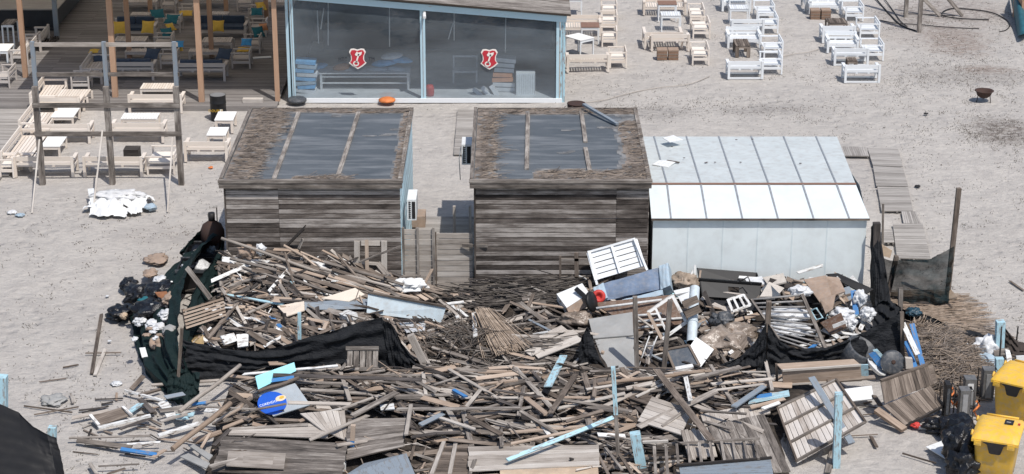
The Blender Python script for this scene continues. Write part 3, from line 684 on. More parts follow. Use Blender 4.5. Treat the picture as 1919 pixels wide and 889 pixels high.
for i, (px, py, m, rx, lab) in enumerate(((590, 125, BLUEPAD, .55, 'dark blue cushion at the left end of the hall table'), (582, 132, GREYPAD, .5, 'pale cushion under the dark blue one on the hall table'), (640, 126, ORPAD, .35, 'orange brown cushion on the hall table left of the shield'),
        (655, 132, GREYPAD, .3, 'small grey cushion on the hall table under the shield'), (705, 131, GREYPAD, .5, 'flat grey cushion on the hall table right of the shield'), (745, 130, GREYPAD, .42, 'grey cushion at the right end of the hall table'), (722, 118, BLUEPAD, .55, 'blue cushion on top of the right heap on the hall table'), (752, 112, BLUEPAD, .45, 'dark blue cushion leaning on the right heap of the hall table'), (735, 105, GREYPAD, .45, 'pale cushion topmost in the right heap on the hall table'))):
    t = MB(); c = PY(px, py, GY + 1.8); t.blob(c, (rx, .35, .12), i * 3.3, .08, 2)
    for v in t.v: v.z += (v.x - c.x) * (-.15 if i % 2 else .12)
    tagged(t, 'cushion', m, lab, 'cushion', 'cushions heaped on the hall table')
t = MB(); p, q = PY(967, 138, GY + .5), PY(1003, 138, GY + .5); r = thing('cabinet', 'tall white ribbed cabinet inside the hall, right pane', 'cabinet', ((p.x + q.x) / 2, GY + .6, .12))
t.box(p.x, q.x, GY + .5, GY + 1.0, .12, p.z, .5); t.build('body', WHITEM, r)
t = MB()
for i in range(9): x = p.x + .03 + i * (q.x - p.x - .06) / 8; t.box(x, x + .02, GY + .485, GY + .498, .16, p.z - .05, .5)
t.build('ribbed_door', GREYTUBE, r)
for i, (x0, y0, x1, y1, wd) in enumerate(((840, 183, 888, 172, .4), (850, 190, 902, 186, .4), (862, 178, 905, 180, .35))):
    t = MB(); t.plank(PY(x0, y0, GY + .9 + .25 * i), PY(x1, y1, GY + 1.1 + .25 * i), .5, .16, tone=.5); tagged(t, 'foam_pad', GREYPAD, ['flat grey pad at the left of the heap on the hall floor', 'lowest grey pad nearest the film front', 'grey pad lying behind the slanted pads'][i], 'pad', 'pads on the hall floor')
for i in range(3):
    t = MB(); x = 893 + i * 13; t.plank(PY(x + 22, 191, GY + .6), PY(x - 3 + i * 3, 168 - i * 3, GY + .9), .5, .15, (1, 0, .6), tone=.5); tagged(t, 'foam_pad', GREYPAD, 'grey pad leaning slantwise on the hall floor, %s of three' % ['left', 'middle', 'right'][i], 'pad', 'pads on the hall floor')
def hall_chair(r):
    for (x, y) in ((-.45, 0), (.45, 0), (-.45, .6), (.45, .6)):
        t = MB(); t.box(x - .03, x + .03, y - .03, y + .03, 0, .95 if y else .5, .5); t.build('leg', GREYTUBE, r)
    t = MB(); t.box(-.47, .47, 0, .6, .4, .47, .5); t.build('seat', GREYTUBE, r)
    t = MB(); t.box(-.47, .47, .56, .62, .87, .95, .5); t.build('backrest', GREYTUBE, r)
p = PY(872, 180, GY + 2.4); inst('hallchair', hall_chair, 'chair', 'grey tube chair standing inside the hall behind the pads', 'chair', (p.x, GY + 2.2, .12))
t = MB(); p = PY(806, 186, GY + .4); t.lathe([(.14, 0), (.16, .1), (.16, .3), (.12, .42)], (p.x, p.y, .12), 14); tagged(t, 'bucket', RED, 'small red bucket inside the hall beside the middle post', 'bucket')
for i, (px, yt, yb, dx) in enumerate(((615, 0, 85, 0), (601, 15, 55, -6), (596, 55, 82, 1), (730, 5, 88, 0), (851, 14, 76, 0), (840, 44, 74, -9), (948, 20, 98, -1))):
    a, b_ = PY(px - (dx if dx < -3 else 0), yt, GY + .9), PY(px + (0 if dx < -3 else dx), yb, GY + .9); a.z = max(a.z, 3.3 if dx >= 0 else a.z)
    t = MB(); t.tube([a, b_], .022, 6); tagged(t, 'hanging_cord', GREYTUBE, ['straight pale cord hanging nearest the left frame of the hall', 'slanted short cord at the far left of the hall', 'lowest short cord piece at the far left of the hall', 'single pale cord hanging mid left pane', 'straight cord just right of the middle post', 'slanted cord right of the middle post', 'pale cord hanging above the white cabinet stack'][i], 'cord', 'cords hanging in the hall')
# round things in front of the sill
t = MB(); p = PY(725, 203, GY - .5); t.lathe([(.31, 0), (.32, .06), (.2, .12), (.02, .13)], (p.x, GY - .30, .12), 20); tagged(t, 'parasol_base', ORANGE, 'orange red round thing at the hall sill behind the left shed', 'base')
t = MB(); p = PY(556, 203, GY - .5); t.lathe([(.36, 0), (.37, .08), (.3, .13), (.02, .13)], (p.x, GY - .33, .12), 20); tagged(t, 'round_tub', DKGREY, 'dark round tub at the left foot of the hall front', 'tub')

# ---------------------------------------------------------------- pergola of the beach bar
m_, t_, b_, o_ = newmat('reed_mat_roofing'); b_.inputs['Base Color'].default_value = (.3, .25, .2, 1); b_.inputs['Roughness'].default_value = .9
tl_ = t_.nodes.new('ShaderNodeBsdfTranslucent'); tl_.inputs[0].default_value = (.70, .66, .60, 1); mx_ = t_.nodes.new('ShaderNodeMixShader'); mx_.inputs[0].default_value = .75  # translucency set high to brighten the terrace under the unseen roof
t_.links.new(b_.outputs[0], mx_.inputs[1]); t_.links.new(tl_.outputs[0], mx_.inputs[2]); t_.links.new(mx_.outputs[0], o_.inputs[0]); REEDROOF = m_
pg = thing('pergola', 'big timber pergola roof on brown posts over the shaded terrace', 'pergola', (-17, 82, .1))
t = MB(); t.box(-17.6, -7.9, 72.75, 101, 4.5, 4.56, .5); t.box(-31, -17.6, 78.5, 101, 4.5, 4.56, .5); t.build('roof', REEDROOF, pg)  # unseen roof, outline and overhang shaped for the shade and sun streaks below
for (px, py, wd, yy) in ((217, 190, .20, 73.75), (379, 203, .20, 73.1), (521, 200, .17, 73.2)):
    p = PY(px, py, yy); t = MB(); t.box(p.x - wd / 2, p.x + wd / 2, yy - wd / 2, yy + wd / 2, .155, 4.5, .75); t.build('post', POSTW, pg)
for (px, py) in ((48, 145), (243, 110), (397, 108), (283, 38), (425, 36), (107, 72), (500, 40), (338, 2)):
    p = P(px, py, .15); t = MB(); t.box(p.x - .09, p.x + .09, p.y - .09, p.y + .09, .155, 4.5, .55); t.build('post', POSTW if px != 107 else W['slate'], pg)
for (x0, y0, x1, y1) in ((245, 3, 238, 14), (295, 0, 287, 12), (366, 0, 362, 8)):
    t = MB(); a, b_ = P(x0, y0, 3.4), P(x1, y1, 3.0); t.plank((a.x, a.y, 3.9), (a.x, a.y - .8, 4.48), .08, .05, (1, 0, 0), .7); t.build('brace', W['light'], pg)

# tall timber frame at the left
fr = thing('timber_scaffold', 'tall grey timber frame of three posts and four rails on the sand', 'frame', (-12.5, 63.9, 0))
FY = 63.9; px3 = [(80, 345, 62), (211, 345, 192), (339, 347, 322)]; xs3 = []
for (pb, yb, pt) in px3:
    p = P(pb, yb); x = p.x; xs3.append(x)
    t = MB(); t.box(x - .09, x + .09, FY - .09, FY + .09, -.1, 3.35, .6); t.build('post', W['grey'], fr)
    t = MB(); t.box(x - .065, x + .065, FY + .095, FY + .22, 2.2, 4.82, .75); t.build('upper_post', W['slate'], fr)
for (z, th, off, mt) in ((4.72, .13, .16, 'light'), (3.72, .13, .15, 'grey'), (2.75, .16, -.13, 'grey'), (1.77, .16, -.13, 'grey')):
    t = MB(); t.plank((xs3[0] - .1, FY + off, z), (xs3[2] + .12, FY + off, z), th, .05, (0, -1, 0), .35 if mt == 'grey' else .3); t.build('rail', W[mt], fr)
for (x0, y0, x1, y1) in ((60, 400, 74, 262), (174, 398, 192, 245), (314, 398, 324, 255)):
    a = P(x0, y0); b_ = PY(x1, y1, FY - .1); t = MB(); t.plank(a, b_, .05, .035, (0, -1, .3), .9); t.build('brace', W['light'], fr)
# ---------------------------------------------------------------- slatted outdoor furniture
def bx(name, mat, parent, *a, **k):
    t = MB()
    for q in a: t.box(*q, .3 + .7 * rnd.random())
    return t.build(name, mat, parent)
def sofa_builder(w, d, mat, cush=None, slat='x', gap=.02, arms=True, tall=.72, base_rail=False, pad=None):
    """front at y=0, back at y=d, centred in x"""
    def f(r):
        s = .09; h = w / 2
        for sx in (-1, 1):
            x0 = sx * h - (s if sx > 0 else 0)
            bx('leg', mat, r, (x0, x0 + s, 0, s, 0, .56)); bx('leg', mat, r, (x0, x0 + s, d - s, d, 0, tall))
            if arms: bx('armrest', mat, r, (x0 - .015, x0 + s + .015, -.02, d - s - .004, .562, .61))
            bx('side_rail', mat, r, (x0 + .02, x0 + s - .02, s + .004, d - s - .004, .26, .36))
        bx('backrest', mat, r, (-h + s + .004, h - s - .004, d - .06, d - .02, tall - .16, tall), (-h + s + .004, h - s - .004, d - .06, d - .02, tall - .30, tall - .21),
           *[(x - .04, x + .04, d - .064, d - .016, .36, tall - .3) for x in ([-w / 6, w / 6] if w > 1.2 else [0])])
        t = MB()
        if slat == 'x':
            y = s + .01
            while y < d - .14: t.box(-h + s + .01, h - s - .01, y, y + .12 - gap, .36, .385, rnd.random()); y += .12
        else:
            x = -h + s + .02
            while x < h - s - .06: t.box(x, x + .085 - gap, .01, d - .08, .36, .385, rnd.random()); x += .105
        t.build('seat', mat, r)
        bx('front_rail', mat, r, (-h + s + .004, h - s - .004, .02, .06, .25, .355))
        if base_rail: bx('base_rail', mat, r, (-h + s + .004, h - s - .004, .02, .06, .0, .07)); bx('base_rail', mat, r, (-h + s + .004, h - s - .004, d - .06, d - .02, .0, .07))
        if cush:
            t = MB(); t.box(-h + s + .02, h - s - .02, .0, d - .15, .39, .52, .5); t.build('seat_cushion', cush, r)
            t = MB(); n = 2 if w > 1.3 else 1
            for i in range(n): xx = -h + s + .03 + i * (w - 2 * s - .06) / n; t.box(xx, xx + (w - 2 * s - .06) / n - .03, d - .24, d - .08, .525, tall + .1, .5)
            t.build('back_cushion', cush, r)
        if pad:
            t = MB(); t.box(-h + s + .02, h - s - .02, .03, d - .12, .388, .44, .5); t.build('seat_panel', pad, r)
    return f
def chair_builder(w, d, mat, slat='y', gap=.02, pad=None):
    """open box armchair, back at +x"""
    def f(r):
        s = .06; h = w / 2
        for (x, y) in ((-h, 0), (h - s, 0), (-h, d - s), (h - s, d - s)): bx('leg', mat, r, (x, x + s, y, y + s, 0, .60 if x < 0 else .70))
        for y in (0, d - s): bx('armrest', mat, r, (-h - .02, h - s - .003, y - .01, y + s + .01, .602, .64))
        bx('backrest', mat, r, (h - s + .01, h - .01, s + .004, d - s - .004, .62, .70), (h - s + .01, h - .01, s + .004, d - s - .004, .47, .55))
        for y in (0.01, d - s + .01): bx('side_rail', mat, r, (-h + s + .004, h - s - .004, y, y + s - .02, .20, .30))
        t = MB()
        if slat == 'y':
            x = -h + .02
            while x < h - .1: t.box(x, x + .13 - gap, s * .2, d - s * .2, .36, .385, rnd.random()); x += .13
        else:
            y = s
            while y < d - .1: t.box(-h + .02, h - .02, y, y + .13 - gap, .36, .385, rnd.random()); y += .13
        t.build('seat', mat, r)
        if pad: t = MB(); t.box(-h + s, h - s - .01, s + .01, d - s - .01, .388, .43, .5); t.build('seat_panel', pad, r)
    return f
def table_builder(w, d, h, mat, top=None, slats=True, leg=.07, th=.05):
    def f(r):
        for (x, y) in ((-w / 2, 0), (w / 2 - leg, 0), (-w / 2, d - leg), (w / 2 - leg, d - leg)): bx('leg', mat, r, (x, x + leg, y, y + leg, 0, h - th - .004))
        t = MB()
        if slats:
            x = -w / 2
            while x < w / 2 - .05: t.box(x, min(x + .1, w / 2) - .016, -.01, d + .01, h - .03, h, rnd.random()); x += .1
        else: t.box(-w / 2 - .01, w / 2 + .01, -.01, d + .01, h - .03, h, .6)
        t.build('tabletop', top or mat, r)
        bx('apron', mat, r, (-w / 2 + leg + .003, w / 2 - leg - .003, .01, .04, h - .13, h - .034)); bx('apron', mat, r, (-w / 2 + leg + .003, w / 2 - leg - .003, d - .04, d - .01, h - .13, h - .034))
    return f
GC, GWB = 'cream benches and tables on the sand at the left', 'benches, chairs and tables in rows on the sand at the right'
def put_sofa(lab, pxl, pxr, pyb, face, mat='C', d=.8, z=0, grp=None, cush=None, slat='x', name='sofa', cat='sofa', base_rail=False, tall=.72, ry=None, gap=.02, pad=None):
    """pxl..pxr at the nearest legs, pyb ground line; face: 'away' back towards camera, 'near' seat towards camera, 'right','left'"""
    a, b_ = P(pxl, pyb, z), P(pxr, pyb, z); m = {'C': CREAM, 'W': WHITEP, 'G': W['light'], 'D': DECKF}[mat]
    if face in ('away', 'near'):
        w = round((b_.x - a.x) / .1) * .1; cx = (a.x + b_.x) / 2; loc = (cx, a.y, z); rz = 0
        if face == 'away': loc = (cx, a.y + d, z); rz = math.pi
    else:
        w = ry; cx = (a.x + b_.x) / 2; d = round((b_.x - a.x) / .05) * .05
        if face == 'right': loc = (b_.x, a.y + w / 2, z); rz = math.pi / 2      # back on the left
        else: loc = (a.x, a.y + w / 2, z); rz = -math.pi / 2
    rz += rnd.uniform(-.015, .015)
    return inst(('sofa', round(w, 1), round(d, 2), mat, bool(cush), slat, base_rail, tall, bool(pad)), sofa_builder(w, d, m, cush, slat, gap, True, tall, base_rail, pad), name, lab, cat, loc, rz, grp or (GC if pxr < 500 else GWB))
def put_table(lab, pxl, pxr, pyb, h, d, mat='C', top=None, slats=True, z=0, grp=None, rz=0, name='table', leg=.07, atop=False):
    """pyb = ground line at nearest legs, or with atop the near edge of the top"""
    hh = z + (h if atop else 0); a, b_ = P(pxl, pyb, hh), P(pxr, pyb, hh); m = {'C': CREAM, 'W': WHITEP, 'G': W['light'], 'B': W['brown'], 'D': DECKF}[mat]
    w = round((b_.x - a.x) / .05) * .05
    return inst(('table', round(w, 2), d, h, mat, str(top and top.name), slats, leg), table_builder(w, d, h, m, top, slats, leg), name, lab, 'table', ((a.x + b_.x) / 2, a.y, z), rz, grp or (GC if pxr < 500 else GWB))
def put_chair(lab, pxl, pxr, pyb, face='left', mat='W', d=.8, z=0, grp=None, slat='x', pad=None, wq=.05, name='armchair'):
    a, b_ = P(pxl, pyb, z), P(pxr, pyb, z); m = {'C': CREAM, 'W': WHITEP, 'D': DECKF}[mat]; w = round((b_.x - a.x) / wq) * wq
    if face == 'left': loc, rz = ((a.x + b_.x) / 2, a.y, z), 0
    else: loc, rz = ((a.x + b_.x) / 2, a.y + d, z), math.pi
    return inst(('chair', round(w, 2), d, mat, slat, bool(pad)), chair_builder(w, d, m, slat, .022 if mat != 'C' else .012, pad), name, lab, 'armchair', loc, rz + rnd.uniform(-.02, .02), grp or (GC if pxr < 500 else GWB))
DECKF = wood('shade_toned_cream_wood', (.38, .34, .30), (.52, .47, .43), (.60, .56, .52), .7, contrast=.4)  # darker grey copy of the cream wood, terrace shade put into its colour
CREAMPAD = plain('cream_seat_panel', (.80, .74, .66), .7, .04, 3); WHITETOP = plain('clean_white_tabletop', (.88, .87, .84), .5, .03, 3)
# left, on sand
put_sofa('cream slatted sofa seen from behind, nearest row between the two left frame posts', 26, 140, 333, 'away', d=.85)
put_sofa('cream slatted sofa seen from behind, nearest row, crossed by the middle frame post', 156, 269, 333, 'away', d=.85)
put_sofa('cream sofa seen from behind in the second row, left of the middle frame post', 58, 169, 270, 'away', d=.85)
put_sofa('cream sofa seen from behind in the second row, right of the middle frame post', 207, 308, 268, 'away', d=.85)
put_sofa('cream sofa seen from behind in the third row beside the leftmost frame post', 60, 152, 219, 'away', d=.85)
put_sofa('cream sofa seen from behind in the third row by the right frame post', 240, 343, 213, 'away', d=.85)
put_sofa('cream sofa seen from behind, beside the left shed and right of the frame', 346, 428, 304, 'away', d=.85)
put_sofa('cream sofa turned sideways at the left edge of the photo, nearest row', 2, 60, 322, 'right', ry=3.0)
put_sofa('cream sofa turned sideways left of the second row table', 36, 86, 262, 'right', ry=2.2)
put_sofa('cream sofa turned sideways by the leftmost post at the terrace edge', 57, 104, 210, 'right', ry=2.4)
put_chair('low cream armchair at the lower left corner of the sofa group', 0, 27, 334, 'left', 'C', d=.8, pad=CREAMPAD)
put_chair('cream armchair against the right frame post, nearest row', 276, 328, 328, 'left', 'C', d=1.3, pad=CREAMPAD)
put_table('plain cream table inside the nearest left sofa corner', 78, 114, 296, .42, 1.2, slats=False, top=WHITETOP)
put_table('plain cream table inside the second row sofa corner', 97, 139, 240, .42, 1.2, slats=False, top=WHITETOP)
put_table('long slatted table behind the second row sofa right of the middle post', 228, 296, 250, .55, .7, top=WHITETOP)
put_table('slatted cream table beside the sideways sofa at the terrace edge', 104, 166, 205, .5, .95)
put_table('slatted cream table behind the third row sofa by the right post', 264, 328, 190, .5, .75)
put_table('boxy cream table nearest the left shed, below the other boxy one', 388, 424, 279, .5, .95, slats=False, top=WHITETOP, leg=.09)
put_table('boxy cream table beside the black oil drum', 403, 438, 250, .5, 1.05, slats=False, top=WHITETOP, leg=.09)
t = MB(); a, b_ = P(232, 300), P(260, 300); t.box(a.x, b_.x, a.y, a.y + .5, 0.0, .36, .4); r = tagged(t, 'crate', W['dark'], 'dark grey crate on the sand behind the middle frame post', 'crate', None)
# oil drum
p = P(408, 228); dr = thing('oil_drum', 'black oil drum with a yellow label at the terrace edge', 'drum', (p.x, p.y + .3, 0))
t = MB(); t.lathe([(.29, 0), (.30, .02), (.29, .05), (.29, .3), (.305, .32), (.29, .34), (.29, .62), (.305, .64), (.29, .66), (.29, .90), (.305, .93)], (p.x, p.y + .3, 0), 26, closed=True); t.build('body', BLACKP, dr)
t = MB(); t.lathe([(.28, .932), (.28, .936)], (p.x, p.y + .3, 0), 26); t.build('lid', plain('grey_drum_lid', (.20, .20, .20), .6, .1, 4), dr)
YT = plain('yellow_lettering', (.62, .38, .03), .6, .1, 8)
text('lettering', 'DOUBLE', (p.x - .05, p.y - .012, .40), .14, YT, dr)
t = MB(); t.box(p.x + .10, p.x + .20, p.y + .015, p.y + .03, .33, .45, .5); t.build('label_picture', WHITEM, dr)

# shaded terrace lounge
Z = .155; GT = 'lounge furniture in the shade of the pergola'
def pillow(lab, px, py, m, h=.55, sz=.5, tilt=.5, rz=0):
    c = P(px, py, Z + h); t = MB()
    def fn(u, v):
        a, b_ = u * 2 - 1, v * 2 - 1; return a, b_
    n = len(t.v); mt = Matrix.Rotation(rz, 3, 'Z') @ Matrix.Rotation(tilt, 3, 'X')
    for sgn in (1, -1):
        t.grid(lambda u, v, sgn=sgn: c + mt @ Vector(((u - .5) * sz * (1 - .12 * math.sin(v * math.pi)), (v - .5) * sz * (1 - .12 * math.sin(u * math.pi)), sgn * .08 * (math.sin(u * math.pi) * math.sin(v * math.pi)) ** .5)), 8, 8)
    return tagged(t, 'pillow', m, lab, 'pillow', 'scatter pillows in the lounge')
def S(lab, l, r_, b_, face, cush=None, **k): return put_sofa(lab, l, r_, b_, face, 'D', z=Z, grp=GT, cush=cush, **k)
S('navy cushioned sofa facing us under the pergola, the left one of the back row', 212, 292, 75, 'near', NAVY, d=.85)
S('navy cushioned sofa facing us under the pergola, the right one of the back row', 368, 462, 73, 'near', NAVY, d=.85)
S('shade-toned sofa with navy cushions seen from behind, beside the middle frame post', 201, 290, 151, 'away', NAVY, d=.85)
S('shade-toned sofa with navy cushions seen from behind at the shade edge near the oil drum', 331, 424, 153, 'away', NAVY, d=.85)
S('shade-toned bench turned sideways in the shade left of the middle frame post', 150, 192, 158, 'right', ry=2.2)
def T(lab, l, r_, b_, h=.42, d=.8, **k): return put_table(lab, l, r_, b_, h, d, 'D', z=Z, grp=GT, **k)
T('slatted coffee table before the left navy sofa', 214, 274, 96)
T('slatted coffee table before the right navy sofa', 378, 436, 98)
T('low slatted table behind the sofa with blue cushions near the middle post', 235, 290, 113, h=.35, d=.5)
T('low slatted table behind the sofa at the shade edge near the drum', 354, 414, 113, h=.35, d=.5)
T('large slatted table at the top edge of the photo, left', 231, 294, 22, d=1.0)
T('large slatted table at the top edge of the photo beside the blue hall frame', 497, 542, 22, d=1.0)
T('large slatted table at the top edge of the photo, centre of lounge', 368, 424, 18, d=1.0)
T('narrow slatted table behind the left navy sofa', 246, 282, 45, h=.4, d=.5)
T('narrow slatted table behind the right navy sofa', 392, 428, 44, h=.4, d=.5)
for i, (l, r_, b_, f, lab) in enumerate(((434, 470, 129, 'left', 'armchair with mustard seat and bright blue towel near the oil drum'), (454, 488, 101, 'left', 'armchair with a teal pillow behind the one with the blue towel'), (289, 324, 98, 'left', 'armchair with teal and yellow pillows between the coffee tables'),
        (300, 334, 130, 'left', 'armchair with the blue towel draped over, right of the middle sofa'), (302, 330, 26, 'left', 'armchair at the top edge with an ochre pillow'), (336, 364, 42, 'left', 'armchair with a folded yellow blanket near the second pole'), (466, 494, 44, 'left', 'armchair with teal pillow below the top right table'),
        (444, 474, 22, 'left', 'empty armchair at the top edge left of the brown post'), (468, 500, 70, 'left', 'dim armchair deep in the shade beside the brown post'), (308, 338, 62, 'left', 'armchair with teal pillow behind the yellow pillow chair'), (134, 168, 172, 'left', 'low slatted armchair at the near edge of the shade, left'))):
    put_chair(lab, l, r_, b_, f, 'D', d=.75, z=Z, grp='armchairs in the pergola lounge')
for a in (('mustard pillow at the left arm of the left navy sofa', 225, 52, YELLOWC, .75, .55, 1.1, .1), ('mustard pillow at the right of the left navy sofa', 277, 51, YELLOWC, .75, .55, 1.1, -.15), ('mustard pillow on the right navy sofa', 409, 49, YELLOWC, .75, .5, 1.1, 0),
          ('teal pillow near the top left table', 295, 26, TEALC, .6, .6, .5, .3), ('teal pillow on the armchair right of the left sofa', 322, 36, TEALC, .6, .6, .5, -.2), ('teal pillow on the chair between the coffee tables', 313, 62, TEALC, .6, .5, .8, .5),
          ('small yellow pillow peeping over the teal pillow between the tables', 320, 51, YELLOWC, .7, .4, .7, .8), ('flat yellow pillow on the top armchair', 348, 25, YELLOWC, .5, .6, .15, .1), ('yellow cloth on the narrow table behind the left sofa', 260, 36, YELLOWC, .45, .5, .1, 0),
          ('bright blue towel folded over the armchair right of the middle sofa', 333, 83, BLUEC, .7, .5, .3, .1), ('bright blue towel over the armchair nearest the oil drum', 462, 79, BLUEC, .7, .45, .5, 0), ('mustard seat pad on the armchair nearest the oil drum', 456, 93, YELLOWC, .45, .5, .1, 0), ('mustard corner pad under the blue towel right of the middle sofa', 334, 92, YELLOWC, .5, .4, .2, .2),
          ('teal pillow on the armchair behind the blue towel chair', 484, 60, TEALC, .7, .5, .9, .5), ('ochre pillow on the armchair beside the brown post', 494, 51, ORPAD, .75, .35, .9, .4), ('teal pillow at the top right armchair', 481, 22, TEALC, .6, .5, .5, .1), ('ochre pillow at the top right armchair', 489, 12, YELLOWC, .7, .45, .8, .4),
          ('navy pillow slipping off the left end of the sofa by the middle post', 186, 108, NAVY, .5, .5, .5, .2), ('navy pillow at the right end of the sofa by the middle post', 285, 101, NAVY, .6, .6, .6, -.2), ('navy pillow at the right end of the shade edge sofa', 420, 101, NAVY, .6, .6, .6, -.2), ('yellow pad on the dim bench left of the middle frame post', 176, 96, YELLOWC, .4, .4, .1, 0)): pillow(*a)
# bar counter top left
a = P(0, 68, Z); b_ = P(107, 68, Z); br = thing('bar_counter', 'large bar counter with light top and black sides, top left', 'bar', (b_.x - 4, b_.y + 3, Z))
t = MB(); t.box(b_.x - 9, b_.x - .05, b_.y + .35, b_.y + 9, Z + .3, Z + 1.04, .5); t.box(b_.x - 9, b_.x - .1, b_.y + .05, b_.y + .35, Z, Z + .3, .5); t.build('body', plain('black_bar_front', (.02, .022, .026), .6, .2, 3), br)
t = MB(); t.box(b_.x - 9.1, b_.x + .02, b_.y + .28, b_.y + 9.1, Z + 1.045, Z + 1.10, .5); t.build('counter_top', PALEDECK, br)
t = MB(); t.box(b_.x - 9.05, b_.x - .02, b_.y + .0, b_.y + .04, Z + .0, Z + .22, .5); t.build('kick_rail', W['grey'], br)
t = MB(); t.plank((b_.x + .35, b_.y + 5.6, Z + 1.6), (b_.x + .1, b_.y + 4.9, Z + 1.2), .16, .06, tone=.9); t.build('bracket', WHITEP, br)
# pieces at the far left, in the sun
put_table('high white table with grey top at the left edge of the photo', 6, 28, 88, .95, .9, 'W', top=W['grey'], z=Z, grp=GC, leg=.06)
t = MB()
put_table('bright white low table cut by the left edge, in the sun', -14, 16, 118, .5, 1.1, 'W', top=WHITETOP, slats=False, z=Z, grp=GC)
put_sofa('white sofa turned sideways between the left edge and the first brown post', 20, 52, 122, 'left', 'D', z=Z, ry=2.6, grp=GC)
put_sofa('pale sofa behind the first brown post by the dark pallet', 50, 78, 98, 'left', 'D', z=Z, ry=1.8, grp=GC)
put_chair('white armchair cut by the left edge near the boardwalk', -8, 20, 166, 'left', 'D', d=1.2, z=Z, grp=GC)
t = MB(); q = [P(78, 84, Z + .12), P(102, 84, Z + .12), P(111, 68, Z + .12), P(88, 68, Z + .12)]; quad_boards(t, q, 5, .03, .45, 1); 
for f in (.1, .9): t.plank(q[0].lerp(q[3], f) - Vector((0, 0, .06)), q[1].lerp(q[2], f) - Vector((0, 0, .06)), .08, .08, tone=.2)
tagged(t, 'pallet', W['dark'], 'dark wooden pallet on the terrace at the foot of the bar', 'pallet')
t = MB(); t.plank(P(474, 109, Z + .03), P(508, 107, Z + .03), .22, .03, tone=.9); tagged(t, 'board', WHITEP, 'white strip added as sunlight on the shaded terrace near the brown post', 'board')  # pale slab laid on the deck in place of a sun streak
t = MB(); p = P(455, 201); t.box(p.x, p.x + .75, p.y, p.y + .25, .16, .3, .9); tagged(t, 'step_box', W['light'], 'pale low step at the terrace edge beside the drum', 'step')

# ---- right hand rows: column one
def B(lab, l, r_, b_, face, mat='W', **k): return put_sofa(lab, l, r_, b_, face, mat, name='bench', cat='bench', **k)
B('cream slatted bench seen from behind, nearest in the first column beside the hall', 1062, 1141, 136, 'away', 'C', slat='y', gap=.03, d=.8)
B('cream slatted bench facing us behind the brown table beside the hall corner', 1052, 1126, 68, 'near', 'C', slat='y', d=.85)
put_table('square white table turned cornerwise beside the hall', 1083, 1117, 108, .78, .95, 'W', top=WHITETOP, slats=False, rz=.7, leg=.05)
put_table('tall table with red brown top nearest the hall corner', 1089, 1123, 85, .78, .8, 'W', top=BROWNTOP, slats=False, leg=.05)
put_table('red brown topped table cut by the hall roof corner', 1063, 1091, 30, .75, .9, 'W', top=BROWNTOP, slats=False, leg=.05)
for i, (l, r_, b_, lab) in enumerate(((1142, 1175, 128, 'nearest cream armchair of the stack column beside the cornerwise table'), (1127, 1157, 89, 'second cream armchair beside the tall red brown table'), (1127, 1157, 58, 'third cream armchair up in the first column'), (1127, 1157, 36, 'cream armchair in the first column just below the top edge'))):
    put_chair(lab, l, r_, b_, 'left', 'C', d=1.0, pad=CREAMPAD)
# column two
B('cream slatted bench seen from behind above the two brown boxes', 1220, 1292, 97, 'away', 'C', slat='y', gap=.03, d=.75)
B('cream bench standing just behind and left of the one above the brown boxes', 1207, 1280, 93, 'away', 'C', slat='y', gap=.03, d=1.4)
B('cream slatted bench facing us behind the dark red table', 1205, 1286, 29, 'near', 'C', slat='y', d=.85)
put_table('small white slatted table behind the bench pair in the second column', 1239, 1276, 60, .72, .7, 'W', leg=.05)
put_table('table with dark red top in the second column', 1233, 1268, 41, .78, .7, 'W', top=BROWNTOP, slats=False, leg=.05)
for l, r_, b_, lab in ((1297, 1329, 123, 'nearest cream armchair of the second column beside the bench above the boxes'), (1298, 1331, 73, 'middle cream armchair of the second column'), (1292, 1321, 47, 'cream armchair of the second column beside the dark red table')):
    put_chair(lab, l, r_, b_, 'left', 'C', d=1.35, pad=CREAMPAD)
def box_seat(r):
    t = MB(); t.box(-.2, .2, 0, .45, 0, .36, .5); t.build('body', plain('brown_wicker', (.24, .15, .10), .8, .2, 8, bmp=.6), r)
    for z in (.11, .23): bx('band', W['brown'], r, (-.21, .21, -.008, -.002, z, z + .03))
    t = MB(); t.box(-.21, .21, -.01, .46, .362, .42, .5); t.build('lid', plain('wicker_lid', (.33, .24, .18), .8, .15, 5), r)
for l, lab in ((1241, 'left one of two small brown boxes before the second column bench'), (1262, 'right one of two small brown boxes before the second column bench'), (1528, 'left brown box below the top bench of the fourth column'), (1548, 'right brown box below the top bench of the fourth column')):
    p = P(l, 113 if l < 1400 else 37); inst('boxseat', box_seat, 'box_stool', lab, 'stool', (p.x, p.y, 0), 0, 'small brown box stools')
# column three
B('white bench with low base rail seen from behind, nearest in the third column', 1363, 1430, 149, 'away', 'W', base_rail=True, d=.8)
B('white bench facing us behind the dark wooden table', 1363, 1426, 91, 'near', 'W', d=.85)
B('white bench seen from behind back to back with the one behind the dark table', 1370, 1432, 68, 'away', 'W', d=.5)
B('white bench at the top edge of the third column', 1352, 1408, 22, 'near', 'W', d=.85, tall=.9)
put_table('small white slatted table in the third column', 1368, 1404, 46, .7, .7, 'W', leg=.05)
put_table('white slatted table half over the top bench of the third column', 1366, 1402, 24, .7, .5, 'W', leg=.05)
put_table('dark weathered wooden table between the third column benches', 1378, 1406, 108, .5, 1.1, 'B', leg=.14)
for l, r_, b_, lab in ((1428, 1466, 140, 'nearest white slatted armchair of the third column'), (1430, 1468, 109, 'second white slatted armchair of the third column'), (1425, 1459, 63, 'third white slatted armchair of the third column'), (1417, 1452, 39, 'white slatted armchair of the third column near the top edge')):
    put_chair(lab, l, r_, b_, 'left', 'W', d=1.2, slat='x')
